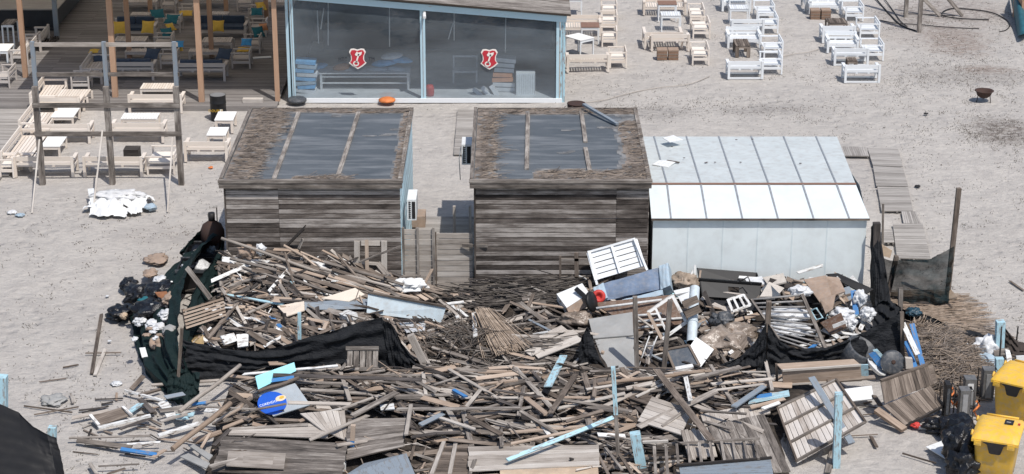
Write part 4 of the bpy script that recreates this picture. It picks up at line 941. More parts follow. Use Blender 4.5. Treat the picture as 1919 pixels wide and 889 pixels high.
# column four
B('nearest white bench of the fourth column with thick end posts', 1581, 1650, 156, 'away', 'W', base_rail=True, d=.8)
B('white bench second from us in the fourth column', 1563, 1628, 124, 'away', 'W', base_rail=True, d=.8)
B('white bench third from us in the fourth column', 1549, 1609, 100, 'near', 'W', d=.8)
B('white bench fourth from us in the fourth column before the brown tabletop', 1541, 1602, 81, 'away', 'W', d=.9)
B('white bench at the top edge of the fourth column above the brown boxes', 1516, 1576, 27, 'near', 'W', d=.85)
put_table('brown topped table behind the fourth bench of the fourth column', 1550, 1588, 64, .5, .8, 'B')
put_table('small brown table seen through the nearest fourth column bench', 1587, 1607, 132, .4, .5, 'B')
for l, r_, b_, lab in ((1619, 1656, 114, 'nearest white slatted armchair of the fourth column'), (1611, 1648, 73, 'middle white slatted armchair of the fourth column'), (1584, 1618, 40, 'white slatted armchair of the fourth column near the top edge')):
    put_chair(lab, l, r_, b_, 'left', 'W', d=1.2, slat='x')
B('white bench cut by the top edge right of the third column', 1508, 1512, 22, 'right', 'W', ry=1.3)

# fire bowl
p = P(1844, 191); r = local_thing('fire_bowl', 'rusty round fire bowl on thin legs, alone on the sand', 'fire bowl', (p.x, p.y + .1, 0))
t = MB(); t.lathe([(.02, .12), (.16, .15), (.26, .24), (.31, .38), (.36, .40), (.36, .42), (.30, .41), (.22, .28), (.02, .2)], (0, 0, 0), 26, closed=False); t.build('bowl', RUST, r)
for a in (200, 320, 80): t = MB(); t.tube([(.25 * math.cos(R(a)), .25 * math.sin(R(a)), .3), (.30 * math.cos(R(a)), .30 * math.sin(R(a)), -.02)], .015, 6); t.build('leg', DARKM, r)
# posts and hoses top right
for (px, py, wd, hh, lab) in ((1722, 60, .17, 4.6, 'thick upright grey post cut by the top edge, right'), (1697, 31, .17, 4.6, 'thinner grey post behind the thick one at the top edge')):
    p = P(px, py); t = MB(); t.box(p.x - wd / 2, p.x + wd / 2, p.y - wd / 2, p.y + wd / 2, -.1, hh, .6); tagged(t, 'post', W['grey'], lab, 'post', 'grey posts at the top right')
for (x0, y0, x1, y1, lab) in ((1762, 30, 1735, 2, 'slanting grey prop at the top edge beside the posts'), (1804, 30, 1782, 4, 'second slanting prop at the top edge, farther right')):
    a = P(x0, y0); b_ = PY(x1, y1, a.y + .3); b_ = a + (b_ - a) * 2.2; t = MB(); t.plank(a, b_, .15, .08, (0, -1, .5), .5); tagged(t, 'prop', W['grey'], lab, 'prop', 'slanting props at the top right')
def hose(lab, pts, r_=.028, m=None, name='hose', grp=None):
    t = MB(); q = [P(*p, .02) for p in pts]; s = []
    for i in range(len(q) - 1):
        p0, p1, p2, p3 = q[max(i - 1, 0)], q[i], q[i + 1], q[min(i + 2, len(q) - 1)]
        for k in range(6):
            u = k / 6; s.append(.5 * ((2 * p1) + (p2 - p0) * u + (2 * p0 - 5 * p1 + 4 * p2 - p3) * u * u + (3 * p1 - p0 - 3 * p2 + p3) * u ** 3))
    s.append(q[-1]); t.tube(s, r_, 6); return tagged(t, name, m or DARKM, lab, 'hose', grp)
hose('black hose curling in a long loop over the sand at the top right', [(1853, 37), (1800, 35), (1768, 30), (1768, 22), (1788, 16), (1830, 19), (1862, 25), (1885, 37), (1892, 48), (1885, 57), (1873, 60)])
hose('thin dark cable lying straight across the sand past the thick post', [(1650, 38), (1680, 44), (1720, 46), (1770, 51), (1835, 54)], .02)
hose('dark cable fan running to the foot of the thick post', [(1640, -4), (1668, 28), (1690, 48), (1716, 58)], .03)
hose('second dark cable beside the fan, farther right', [(1655, -6), (1672, 18), (1688, 40), (1700, 50)], .022)
hose('pale rope lying across the sand right of the rusty drum', [(1092, 193), (1130, 188), (1180, 175), (1230, 165), (1290, 158), (1330, 143)], .016, W['light'], 'rope')
hose('pale rope end on the sand between the third and fourth columns', [(1466, 106), (1490, 101), (1515, 98), (1535, 92)], .014, W['light'], 'rope')
hose('dark cable running off to the teal cover at the top right corner', [(1700, 26), (1750, 28), (1790, 30)], .02)
# teal cover in the corner
t = MB(); a = PY(1890, -8, 84); t.grid(lambda u, v: P(1893 + 14 * v + u * 28, -6 + v * 74 * (1 - .15 * u) , .05 + .9 * math.sin(u * 3.14) ** .5 * (1 - v * .6)), 10, 16); tagged(t, 'tarpaulin_cover', plain('teal_tarpaulin', (.02, .10, .13), .6, .2, 3, bmp=.3), 'dark teal rolled cover cut by the top right corner', 'cover')
t = MB(); p = P(1912, 46); t.box(p.x, p.x + 1.2, p.y, p.y + 1.5, 0, 1.3, .5); tagged(t, 'crate', POSTW, 'orange brown crate cut by the right edge beside the teal cover', 'crate')
# ---------------------------------------------------------------- demolition heap
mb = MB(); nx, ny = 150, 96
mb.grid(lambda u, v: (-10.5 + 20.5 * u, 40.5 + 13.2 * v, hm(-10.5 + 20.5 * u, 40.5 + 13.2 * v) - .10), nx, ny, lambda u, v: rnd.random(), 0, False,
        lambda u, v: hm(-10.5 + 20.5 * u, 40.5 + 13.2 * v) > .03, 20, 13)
mb.build('rubble_mound', plain('shade_dark_rubble', (.022, .018, .015), .95, .5, 6, bmp=.6, c2=(.07, .056, .046)), None, (0, 0, 0), kind='stuff', label='mass of fine broken scraps, darkened as shade under the boards', category='rubble')  # colour kept near black to stand in for shadow gaps between boards
LM = {'the blue oval sign': (520, 755), 'the cyan board': (515, 705), 'the upright grey pallet': (680, 672), 'the pale blue sheet': (760, 580), 'the slatted tan crate': (380, 588), 'the round brush pile': (880, 650), 'the dark brush along the shed': (960, 565),
      'the straw fan': (940, 620), 'the fan of wide boards': (1040, 640), 'the short pale blue plank': (1040, 695), 'the tall upright pole': (1152, 740), 'the large grey plywood': (1150, 640), 'the long pale blue lath': (1050, 825), 'the pale blue post stump': (1198, 850),
      'the dark diagonal beam': (1280, 760), 'the grey railing': (1330, 850), 'the white panelled crate': (1540, 790), 'the tan chest': (1530, 700), 'the plank deck at the bottom left': (530, 850), 'the plank deck at the bottom centre': (1000, 855), 'the dark plank deck': (710, 815),
      'the white pole over the netting': (450, 470), 'the leaning window frame': (695, 480), 'the left netting': (480, 680), 'the framed tan board': (207, 780), 'the two grey felt pieces': (370, 850), 'the blue lath': (262, 848), 'the metal grid': (1480, 620), 'the white pipe': (1300, 600), 'the netting post': (725, 650), 'the sun bleached square posts': (1290, 720)}
WN = {'grey': 'weathered grey', 'brown': 'weathered brown', 'tan': 'fresh tan', 'light': 'bleached pale', 'dark': 'dark', 'white': 'white painted', 'lblue': 'pale blue', 'blue': 'bright blue', 'slate': 'grey blue'}
USED = {}
def autolabel(x1, y1, x2, y2, wcm, col, kind='board'):
    if x2 < x1: x1, y1, x2, y2 = x2, y2, x1, y1
    L = math.hypot(x2 - x1, y2 - y1); dx, dy = x2 - x1, y2 - y1; cx, cy = (x1 + x2) / 2, (y1 + y2) / 2
    sz = 'long ' if L > 130 else ('short ' if L < 45 else '')
    wd = 'narrow ' if wcm < 8 else ('broad ' if wcm > 15 else '')
    a = math.degrees(math.atan2(-dy, dx)); o = 'lying level' if abs(a) < 7 else ('standing steeply' if abs(a) > 62 else ('rising rightwards' if a > 0 else 'dropping rightwards'))
    near = sorted(LM, key=lambda k: math.hypot(LM[k][0] - cx, (LM[k][1] - cy) * 1.4))
    for k in near[:5]:
        ax, ay = LM[k]; ddx, ddy = cx - ax, cy - ay
        rel = ('right of' if ddx > 0 else 'left of') if abs(ddx) > abs(ddy) * 1.2 else ('below' if ddy > 0 else 'above')
        if math.hypot(ddx, ddy) < 18: rel = 'across'
        for dst in ('', 'just ') if math.hypot(ddx, ddy) < 45 and rel != 'across' else ('', 'well ') if rel != 'across' else ('',):
            lab = f"{sz}{wd}{WN[col]} {kind} {o} {dst}{rel} {k}"
            if lab not in USED and len(lab.split()) <= 16: USED[lab] = 1; return lab
    return f"{sz}{wd}{WN[col]} {kind} {o} among others near {near[0]}"
def board(x1, y1, x2, y2, wcm=9, col='grey', lift=None, th=None, lab=None, kind='board', z0=None, z1=None, round_=False, grp='loose boards of the demolition heap'):
    front = (y1 + y2) / 2 > 688
    lift = (rnd.uniform(.20, .36) if front else rnd.uniform(.12, .24)) if lift is None else lift + (.16 if front else 0)
    if front and z0 is None and min(x1, x2) < 300 and (y1 + y2) / 2 > 715: lift = min(lift, .16)
    a = M(x1, y1, lift) if z0 is None else P(x1, y1, z0); b_ = M(x2, y2, lift) if z1 is None else P(x2, y2, z1)
    th = (rnd.uniform(.02, .045) if wcm < 16 else .025) if th is None else th
    t = MB()
    if round_: 
        n = 6; t.tube([a.lerp(b_, i / n) + Vector((0, 0, .015 * math.sin(i * 1.3))) for i in range(n + 1)], wcm / 200, 8, rnd.random())
    else:
        # boards are slightly bowed, with split ends
        mid = a.lerp(b_, .5)
        t.plank(a, b_, wcm / 100, th, (0, -.25, 1), rnd.uniform(.15, 1), 0, .035, roll=rnd.uniform(-.35, .35))
    nm = {'board': 'board', 'pole': 'pole', 'lath': 'lath', 'beam': 'beam'}.get(kind, kind)
    return tagged(t, nm, W[col], lab or autolabel(x1, y1, x2, y2, wcm, col, kind), nm, grp if lab is None else None)
BD = [ # left heap behind the netting
(442,489,573,533,9,'light'),(460,477,565,512,7,'tan'),(476,466,650,509,9,'grey'),(443,497,540,528,8,'grey'),(514,468,560,470,9,'tan'),(568,447,560,466,9,'grey'),(422,552,530,571,9,'lblue'),(360,555,446,552,6,'grey'),
(388,536,391,550,9,'light'),(395,539,411,547,12,'light'),(415,527,420,555,7,'grey'),(480,548,545,552,8,'grey'),(524,533,546,568,10,'grey'),(565,515,611,547,12,'brown'),(546,498,660,540,8,'grey'),(627,512,649,523,9,'white'),(603,469,635,485,7,'tan'),(622,469,638,485,6,'light'),
(487,605,524,616,7,'light'),(446,566,389,636,12,'brown'),(414,614,476,620,9,'grey'),(430,598,465,612,10,'light'),(465,571,454,606,9,'tan'),(487,628,530,618,9,'tan'),(538,595,581,631,11,'grey'),(565,612,595,602,10,'tan'),(635,582,600,622,3,'light'),(595,625,650,612,9,'brown'),(468,641,495,652,8,'tan'),(495,650,526,632,8,'white'),
(621,469,640,486,8,'light'),(642,479,800,565,12,'brown'),(622,490,750,557,12,'grey'),(708,505,801,563,12,'tan'),(702,508,752,544,10,'light'),(628,510,669,531,10,'light'),(620,526,731,552,11,'tan'),(560,475,640,500,9,'grey'),(500,500,600,545,9,'grey'),(450,505,520,540,9,'brown'),(380,545,430,600,8,'brown'),
(830,571,868,566,10,'white'),(848,574,858,596,9,'white'),(858,579,876,594,9,'white'),(801,621,874,598,5,'light'),(800,628,862,612,5,'grey'),(792,657,814,702,7,'grey'),(820,625,863,660,7,'light'),(700,545,770,556,7,'tan'),(600,545,660,552,8,'grey'),(470,560,520,556,8,'brown'),(500,575,560,600,9,'brown'),
(345,560,400,535,7,'grey'),(350,545,440,525,6,'light'),(430,640,470,630,9,'brown'),(540,650,600,632,8,'light'),(600,600,660,606,9,'grey'),(640,626,690,606,9,'grey'),(560,545,620,562,10,'tan'),(655,500,720,530,8,'grey'),
# middle
(938,607,981,595,9,'light'),(954,611,1054,598,7,'grey'),(990,599,1035,622,7,'slate'),(941,615,995,617,9,'tan'),(1000,627,1027,622,7,'white'),(917,690,1033,681,6,'grey'),(936,657,1000,673,9,'tan'),(930,605,1000,585,7,'grey'),(1025,590,1066,600,6,'grey'),
# front heap, left to right
(234,732,305,751,8,'white'),(134,784,203,770,11,'light'),(241,773,264,757,15,'lblue'),(262,748,287,773,16,'dark'),(225,804,282,784,14,'dark'),(130,821,282,817,7,'grey'),(144,825,246,839,12,'grey'),(237,833,300,829,6,'white'),(297,816,375,793,13,'white'),(286,858,308,844,11,'tan'),
(398,794,450,763,8,'light'),(285,722,413,713,8,'light'),(426,704,490,712,9,'tan'),(359,758,386,755,8,'blue'),(377,840,394,812,7,'tan'),(185,874,261,870,5,'grey'),(168,868,182,889,9,'grey'),(200,889,235,878,8,'brown'),(300,790,352,776,12,'grey'),(260,741,300,730,8,'brown'),(246,730,268,706,12,'brown'),
(456,702,632,686,7,'white'),(512,703,790,712,16,'dark',.42),(554,716,652,720,10,'grey'),(562,730,686,738,12,'grey'),(540,755,658,758,11,'light'),(641,766,720,738,9,'light'),(660,780,744,735,15,'grey'),(580,825,689,779,10,'light'),(467,770,537,757,8,'grey',.42),(400,797,473,744,12,'brown'),(405,791,450,766,8,'tan'),(400,836,431,805,12,'dark'),(428,805,576,796,8,'grey'),
(663,660,640,692,8,'grey'),(502,682,590,680,12,'tan'),(680,755,722,738,8,'light'),(747,720,795,742,10,'light'),(795,724,862,741,10,'light'),(793,699,798,741,9,'light'),(841,692,932,746,9,'light'),(814,702,882,735,12,'grey'),(790,745,859,763,13,'tan'),(901,730,868,770,9,'grey'),(868,770,884,836,12,'grey'),(803,776,890,805,11,'light'),(789,796,830,776,12,'slate'),
(848,730,873,744,9,'blue'),(893,710,971,700,12,'tan'),(895,722,971,712,10,'tan'),(965,689,1032,763,12,'grey'),(1079,702,1032,774,14,'brown'),(965,730,1024,777,15,'tan'),(862,746,971,746,7,'light'),(744,767,973,765,12,'grey'),(876,780,938,814,12,'brown'),(770,759,761,816,9,'light'),(982,724,971,780,9,'grey'),(938,805,941,836,9,'grey'),
(896,781,971,811,6,'light'),(910,786,985,806,5,'grey'),(1099,774,1107,802,18,'grey'),(996,791,1086,783,7,'light'),(1102,763,1178,774,14,'grey'),(1044,766,1172,737,12,'light'),(1175,728,1223,718,12,'light'),(957,832,1113,800,8,'tan'),(1018,800,1038,828,11,'white'),(1119,815,1172,818,11,'white'),(1094,700,1105,735,13,'brown'),(1117,710,1113,744,11,'brown'),(1100,730,1150,722,8,'light'),
(1229,692,1333,825,19,'brown',.28),(1283,698,1294,750,11,'white',.18),(1434,675,1447,731,9,'light'),(1334,720,1449,710,9,'light'),(1356,697,1435,697,4,'light'),(1337,732,1432,720,8,'light'),(1300,710,1387,688,15,'grey'),(1376,762,1432,724,14,'slate',.2),(1265,692,1298,686,14,'white',.22),
(1180,745,1222,760,10,'brown'),(1120,850,1140,889,7,'brown'),(1135,840,1165,880,7,'grey'),(1160,850,1185,889,7,'brown'),(1240,800,1290,765,8,'grey'),(1310,770,1400,776,10,'grey'),(1230,710,1300,735,9,'brown'),(1225,755,1260,700,7,'light'),(1500,686,1525,673,6,'tan'),(1320,790,1370,805,9,'grey'),
(880,890,890,862,9,'grey'),(1060,790,1130,770,9,'brown'),(1000,745,1060,755,8,'tan'),(960,770,1010,760,8,'grey'),(1150,705,1200,712,8,'tan'),(1405,765,1470,748,10,'tan'),(1550,715,1640,707,12,'brown'),(1430,766,1460,755,9,'white'),
(1638,742,1650,760,12,'brown'),(560,790,600,775,10,'tan'),(596,775,640,766,10,'light'),(330,770,395,752,10,'grey'),(300,770,345,765,14,'grey'),(420,775,470,788,11,'brown'),(660,705,720,694,10,'grey'),(740,745,800,748,10,'grey'),(812,722,860,706,7,'grey'),(455,760,420,780,10,'tan'),(310,745,345,738,12,'slate'),
# right heap
(1314,559,1375,588,12,'light'),(1322,573,1378,578,10,'light'),(1332,575,1336,605,10,'grey'),(1365,605,1422,589,12,'tan'),(1146,562,1182,584,12,'light'),(1296,556,1322,575,12,'brown'),(1270,585,1312,570,10,'grey'),(1495,512,1541,498,14,'white'),(1420,560,1450,525,8,'grey'),(1474,522,1500,534,14,'brown'),
(1487,675,1527,647,10,'blue'),(1640,605,1655,630,8,'brown'),(1386,520,1432,524,9,'white'),(1485,597,1520,580,10,'light'),(1604,594,1630,612,12,'white'),(1612,618,1620,600,12,'white'),(1262,700,1330,695,8,'tan'),(1575,560,1600,585,7,'tan'),
]
for e in BD:
    board(*e[:6], lift=e[6] if len(e) > 6 else None, kind='lath' if e[4] <= 4 else 'board')
# named special boards and poles
def bspec(lab, *a, **k): board(*a, lab=lab, **k)
bspec('long pale round pole from the shed corner across the left heap', 415, 447, 700, 545, 9, 'light', z0=2.05, z1=1.0, kind='pole', round_=True)
bspec('dark pointed board sticking up before the left shed wall', 573, 425, 534, 464, 18, 'dark', z0=2.3, z1=1.55)
bspec('level pale blue plank lying on the left heap', 380, 531, 548, 531, 13, 'lblue', lift=.22)
bspec('small bright blue board on the left heap', 508, 593, 526, 614, 13, 'blue', lift=.2)
bspec('grey diagonal board leaning against the leaning window frame', 749, 462, 672, 492, 12, 'grey', z0=2.05, z1=1.45)
bspec('tan plank standing up before the solid plank gate', 810, 505, 783, 556, 8, 'tan', z0=1.15, z1=.45)
bspec('pale blue plank with chipped edge in the middle of the front heap', 1056, 667, 1027, 724, 20, 'lblue', lift=.22)
bspec('long thin pale blue lath bowed over the bottom centre deck', 951, 862, 1149, 783, 10, 'lblue', lift=.30, kind='lath')
bspec('bright blue lath on the sand at the far left of the heap', 227, 842, 295, 853, 10, 'blue', lift=.06, kind='lath')
bspec('long tan log lying level from the tall pole to the right netting', 1119, 721, 1320, 696, 10, 'tan', lift=.2, kind='pole', round_=True)
bspec('upper one of two long round poles crossing the left front heap', 336, 772, 450, 686, 11, 'light', lift=.30, kind='pole', round_=True)
bspec('lower one of two long round poles crossing the left front heap', 323, 842, 432, 757, 13, 'tan', lift=.32, kind='pole', round_=True)
bspec('brown round pole along the lower edge of the cyan board', 484, 734, 560, 709, 9, 'brown', lift=.5, kind='pole', round_=True)
bspec('dark blue board crossing the white panelled crate', 1520, 706, 1597, 832, 17, 'slate', z0=1.05, z1=.35)
bspec('sawn tan beam under the slatted bench back on the sand', 1643, 769, 1695, 806, 16, 'tan', z0=.35, z1=.08, th=.12)
bspec('flat grey strip on the sand at the foot of the pale blue post', 1563, 836, 1551, 886, 15, 'grey', z0=.04, z1=.04)  # flat strip in grey wood colour laid on the sand
for e, lab in (((190, 590, 172, 700, 9, 'brown'), 'upright brown plank scrap lying lengthwise on open sand at the left'), ((197, 655, 178, 703, 9, 'light'), 'shorter pale plank beside the brown plank on open sand'), ((132, 737, 137, 756, 6, 'grey'), 'small grey stick on the sand at the far left'), ((75, 716, 126, 709, 3, 'brown'), 'thin stick on the sand above the crossed twigs'),
               ((45, 761, 135, 773, 2, 'brown'), 'lower one of the crossed twigs on the sand'), ((66, 777, 145, 763, 2, 'brown'), 'upper one of the crossed twigs on the sand'), ((1632, 818, 1643, 838, 8, 'brown'), 'short brown board alone on the sand at the right'), ((1692, 850, 1756, 869, 3, 'brown'), 'thin dark stick on the sand at the lower right'),
               ((1893, 527, 1919, 545, 7, 'brown'), 'brown branch cut by the right edge of the photo'), ((118, 689, 145, 684, 3, 'brown'), 'tiny twig on the sand left of the plank pair'), ((160, 662, 226, 661, 3, 'brown'), 'thin twig lying across the plank pair on open sand')):
    board(*e, lab=lab, z0=.03, z1=.03)
NB = [0]
EXC = [(478, 712, 574, 784), (474, 676, 558, 733), (405, 815, 655, 900), (875, 832, 1125, 900), (1100, 583, 1196, 700), (978, 610, 1090, 672), (1450, 668, 1632, 724), (1450, 712, 1625, 872), (1585, 630, 1702, 708), (688, 546, 838, 610), (1212, 552, 1300, 640), (1245, 628, 1340, 696), (408, 620, 470, 656), (1195, 742, 1302, 818), (650, 783, 770, 862), (1225, 815, 1450, 900), (342, 556, 426, 620), (1320, 775, 1484, 900), (640, 850, 786, 900), (645, 646, 714, 702), (1310, 516, 1428, 584), (592, 536, 686, 566), (516, 562, 574, 596), (562, 768, 652, 830), (800, 830, 880, 900), (880, 586, 985, 665), (1405, 550, 1556, 672), (660, 448, 728, 512), (1284, 536, 1312, 646), (736, 596, 812, 626), (1110, 500, 1255, 580)]
def pxof(p):
    v = p - Vector((0, 0, CAM_H)); zc = v.y * cp - v.z * sp; return CX + FOC * v.x / zc, CY - FOC * (v.y * sp + v.z * cp) / zc
def filler(n, xr, yr, yaw, ys, L, wd, cols, single=False, lift=(0, .13), th=(.015, .04), name='board', mb=None, keys=None):
    k = 0; tries = 0
    while k < n and tries < n * 20:
        tries += 1
        x, y = rnd.uniform(*xr), rnd.uniform(*yr)
        if hm(x, y) < .10: continue
        qx, qy = pxof(Vector((x, y, hm(x, y) + .05)))
        if rnd.random() < .9 and any(e[0] < qx < e[2] and e[1] < qy < e[3] for e in EXC): continue
        a = rnd.gauss(yaw, ys); l = rnd.uniform(*L) / 2; dx, dy = math.cos(a) * l, math.sin(a) * l
        if not (y + abs(dy) < 53.65) : continue
        h0, h1, hmid = hm(x - dx, y - dy), hm(x + dx, y + dy), hm(x, y)
        if abs(h0 - h1) > l * 1.3: continue
        lf = rnd.uniform(*lift); up = max(0, hmid - (h0 + h1) / 2)
        k0 = rnd.uniform(.1, .4) if rnd.random() < .14 else rnd.uniform(0, .08)
        p0, p1 = Vector((x - dx, y - dy, h0 + lf + up + k0)), Vector((x + dx, y + dy, h1 + lf + up + rnd.uniform(0, .08)))
        w_ = rnd.uniform(*wd); c = rnd.choice(cols)
        if not single and wd[1] > .06 and rnd.random() < .12: w_ *= 1.6
        if single:
            # pixel ends, for the description
            def px(p):
                v = p - Vector((0, 0, CAM_H)); zc = v.y * cp - v.z * sp; return CX + FOC * v.x / zc, CY - FOC * (v.y * sp + v.z * cp) / zc
            q0, q1 = px(p0), px(p1); t = MB(); t.plank(p0, p1, w_, rnd.uniform(*th), (0, -.2, 1), rnd.uniform(.1, 1), 0, .03, roll=rnd.uniform(-.4, .4))
            tagged(t, 'board', W[c], autolabel(q0[0], q0[1], q1[0], q1[1], w_ * 100, c), 'board', 'loose boards of the demolition heap'); NB[0] += 1
        elif rnd.random() < .2:
            mk = p0.lerp(p1, rnd.uniform(.4, .6)) + Vector((rnd.uniform(-.05, .05), rnd.uniform(-.05, .05), rnd.uniform(.01, .07))); h_ = rnd.uniform(*th); tn = rnd.random(); ro = rnd.uniform(-.5, .5)
            mb.plank(p0, mk, w_, h_, (0, -.2, 1), tn, keys.index(c), .05, roll=ro); mb.plank(mk, p1, w_ * .9, h_ * .9, (0, -.2, 1), tn, keys.index(c), .05, roll=ro)
        else: mb.plank(p0, p1, w_, rnd.uniform(*th), (0, -.2, 1), rnd.random(), keys.index(c), rnd.choice((.02, .03, .07)), roll=rnd.uniform(-.8, .8))
        k += 1
G2 = ['grey'] * 5 + ['brown'] * 3 + ['light'] * 3 + ['tan'] * 2
filler(32, (-6.2, 5.4), (43.2, 48.0), 0, .6, (1.4, 3.0), (.08, .16), G2, True)
for i in range(20):
    x1 = rnd.uniform(432, 640); y1 = 478 + (x1 - 432) * .08 + rnd.uniform(-4, 34); x2 = x1 + rnd.uniform(85, 165); y2 = y1 + (x2 - x1) * rnd.uniform(.2, .36)
    board(x1, y1, x2, y2, rnd.uniform(8, 13), rnd.choice(['grey', 'grey', 'light', 'tan', 'brown']), lift=rnd.uniform(.18, .34))
filler(8, (2.5, 9.2), (49.4, 53.2), 0, 1.0, (.6, 1.6), (.07, .14), G2 + ['white'], True)
filler(5, (-2.4, 2.2), (47.8, 50.0), .2, .5, (.8, 1.8), (.07, .13), G2, True)
KEYS = ['grey', 'brown', 'tan', 'light', 'white', 'dark', 'lblue', 'blue', 'slate']
G3 = ['grey'] * 8 + ['brown'] * 8 + ['light'] * 2 + ['tan'] * 4 + ['dark'] * 6  # dark boards added to deepen the heap like black shadow between pieces
mb = MB()
filler(640, (-6.8, 6.4), (41.2, 48.2), .0, .65, (.4, 2.0), (.04, .13), G3, mb=mb, keys=KEYS, lift=(-.08, .05))
filler(700, (-8.2, -2.4), (48.5, 53.5), -.35, .75, (.3, 1.6), (.04, .12), G3 + ['white'] * 2, mb=mb, keys=KEYS, lift=(-.05, .09))
filler(420, (2.0, 9.4), (48.9, 53.5), 0, 1.2, (.2, 1.0), (.04, .16), G3 + ['white'] * 4 + ['lblue', 'slate', 'slate'], mb=mb, keys=KEYS, lift=(-.08, .06))
filler(200, (-2.6, 2.4), (47.6, 53.2), .1, .7, (.3, 1.3), (.04, .11), G3, mb=mb, keys=KEYS, lift=(-.05, .05))
filler(300, (-6.8, 6.4), (41.2, 48.2), .0, .8, (.15, .9), (.012, .04), G3, mb=mb, keys=KEYS, lift=(-.02, .12), th=(.01, .025))
filler(300, (-8.2, -2.4), (48.5, 53.5), -.3, .9, (.15, .8), (.012, .04), G3 + ['white'], mb=mb, keys=KEYS, lift=(-.02, .1), th=(.01, .02))
for i in range(70):     # scraps spilled on the sand round the heap
    x, y = (rnd.uniform(-10.5, -6.5), rnd.uniform(43.5, 47.2)) if i < 45 else (rnd.uniform(6.5, 11), rnd.uniform(44.5, 49))
    a = rnd.gauss(0, .8); l = rnd.uniform(.08, .4); mb.plank((x - l * math.cos(a), y - l * math.sin(a), .03), (x + l * math.cos(a), y + l * math.sin(a), .04), rnd.uniform(.02, .07), .02, tone=rnd.random(), mi=rnd.choice((0, 1, 1, 2, 5)))
mb.build('broken_board_litter', [W[k] for k in KEYS], None, (0, 0, 0), kind='stuff', label='countless small broken boards and splinters filling the heap', category='wood litter')
# brushwood
def brush(lab, n, xr, yr, zf, yaw, ys, L, r_, mats, name='brushwood', pitch=.12, cat='brushwood', mask=None):
    t = MB(); k = 0
    while k < n:
        u, v = rnd.random(), rnd.random()
        if mask and not mask(u, v): continue
        x, y = xr[0] + u * (xr[1] - xr[0]), yr[0] + v * (yr[1] - yr[0]); z = zf(u, v) * rnd.random() ** .6
        a = rnd.gauss(yaw, ys); l = rnd.uniform(*L) / 2; dz = rnd.gauss(0, pitch) * l; wv = rnd.uniform(-.06, .06)
        d = Vector((math.cos(a) * l, math.sin(a) * l, dz)); c = Vector((x, y, z + hmb(x, y)))
        p0, p1 = c - d, c + d
        if p0.y > 53.66: p0.y = 53.66
        if p1.y > 53.66: p1.y = 53.66
        p0.z = max(p0.z, .02); p1.z = max(p1.z, .02)
        m_ = c + Vector((wv * .5, wv, abs(wv)))
        w_ = rnd.uniform(*r_); tn = rnd.random(); mi = rnd.randrange(len(mats))
        t.plank(p0, m_, w_, w_, (0, -.3, 1), tn, mi); t.plank(m_, p1, w_ * .8, w_ * .8, (0, -.3, 1), tn, mi); k += 1
    return t.build(name, mats, None, (0, 0, 0), kind='stuff', label=lab, category=cat)
def hmb(x, y): return max(0, hm(x, y) - .12)
brush('dark grey brushwood sticks piled along the foot of the middle shed', 950, (-1.5, 1.8), (51.9, 53.5), lambda u, v: .58 * (1 - abs(u * 2 - 1.15) ** 2.2 * .8) * (.35 + .65 * v), 0, .16, (.8, 2.2), (.012, .03), [TWIG, W['dark'], TWIG])
brush('tangled heap of thin brown sticks right of the left netting', 900, (-2.8, .6), (47.9, 51.0), lambda u, v: .42 * max(0, 1 - ((u - .5) ** 2 + (v - .5) ** 2) * 3.2), 0, 1.3, (.4, 1.5), (.010, .022), [TWIG, W['brown'], TWIG], pitch=.25)
brush('thin sticks lying flat before the tangled brush heap', 260, (-.6, 1.5), (48.0, 49.6), lambda u, v: .25, 0, .15, (.8, 1.8), (.012, .025), [TWIG, W['grey']])
# straw fan
t = MB(); a0 = M(905, 590, .5); 
for i in range(420):
    u = rnd.gauss(0, .6); s0 = a0 + Vector((u * .16, rnd.uniform(-.1, .1), rnd.uniform(0, .18))); e = M(955 + u * 26, 655 + rnd.uniform(-10, 8) - u * 5, .26 + rnd.random() * .12)
    t.plank(s0, e, .02, .012, tone=rnd.random(), mi=0)
t.build('straw_fan', [STRAW], None, (0, 0, 0), kind='stuff', label='fan of pale dry reeds spread in the middle of the heap', category='reeds')

# ---------------------------------------------------------------- flat decks and panels
def panel(lab, pts, n, mat, lift=.20, along=0, th=.03, gap=.06, name='panel', cat='panel', zs=None, beams=(), bmat=None, tvar=1.0, grp=None, ragged=0.0, bth=.05, bw=.07, over=True):
    q = [M(*p, lift) if zs is None else P(*p, zs[i]) for i, p in enumerate(pts)]
    c = sum(q, Vector()) / 4; o = (c.x, c.y, min(v.z for v in q)); nrm = (q[1] - q[0]).cross(q[3] - q[0]).normalized()
    if nrm.z < 0: nrm = -nrm
    if beams:
        r = thing(name, lab, cat, o, grp); t = MB(); quad_boards(t, q, n, th, gap, along, 0, tvar, ragged); t.build('boarding', mat, r)
        for f in beams:
            t = MB(); up = nrm * (th / 2 + bth / 2 + .003) * (1 if over else -1)
            if along: t.plank(q[0].lerp(q[3], f) + up, q[1].lerp(q[2], f) + up, bw, bth, nrm, .4)
            else: t.plank(q[0].lerp(q[1], f) + up, q[3].lerp(q[2], f) + up, bw, bth, nrm, .4)
            t.build('crossbeam', bmat or mat, r)
        return r, q
    t = MB(); quad_boards(t, q, n, th, gap, along, 0, tvar, ragged); return tagged(t, name, mat, lab, cat, grp), q
DG = 'plank decks lying on the front heap'
panel('broad weathered plank deck at the bottom left of the heap', [(417, 818), (652, 832), (640, 893), (398, 885)], 9, W['grey'], .26, grp=DG, ragged=.03)
panel('plain pale plywood lying on the bottom left deck', [(428, 846), (536, 850), (532, 880), (424, 874)], 1, W['light'], .30)
panel('narrow plank deck above the bottom left one', [(434, 804), (618, 792), (614, 822), (428, 816)], 4, W['light'], .22, grp=DG)
panel('pale deck with lengthwise boards right of the oval sign', [(562, 776), (646, 768), (652, 828), (602, 806)], 7, W['light'], .24, along=1, grp=DG)
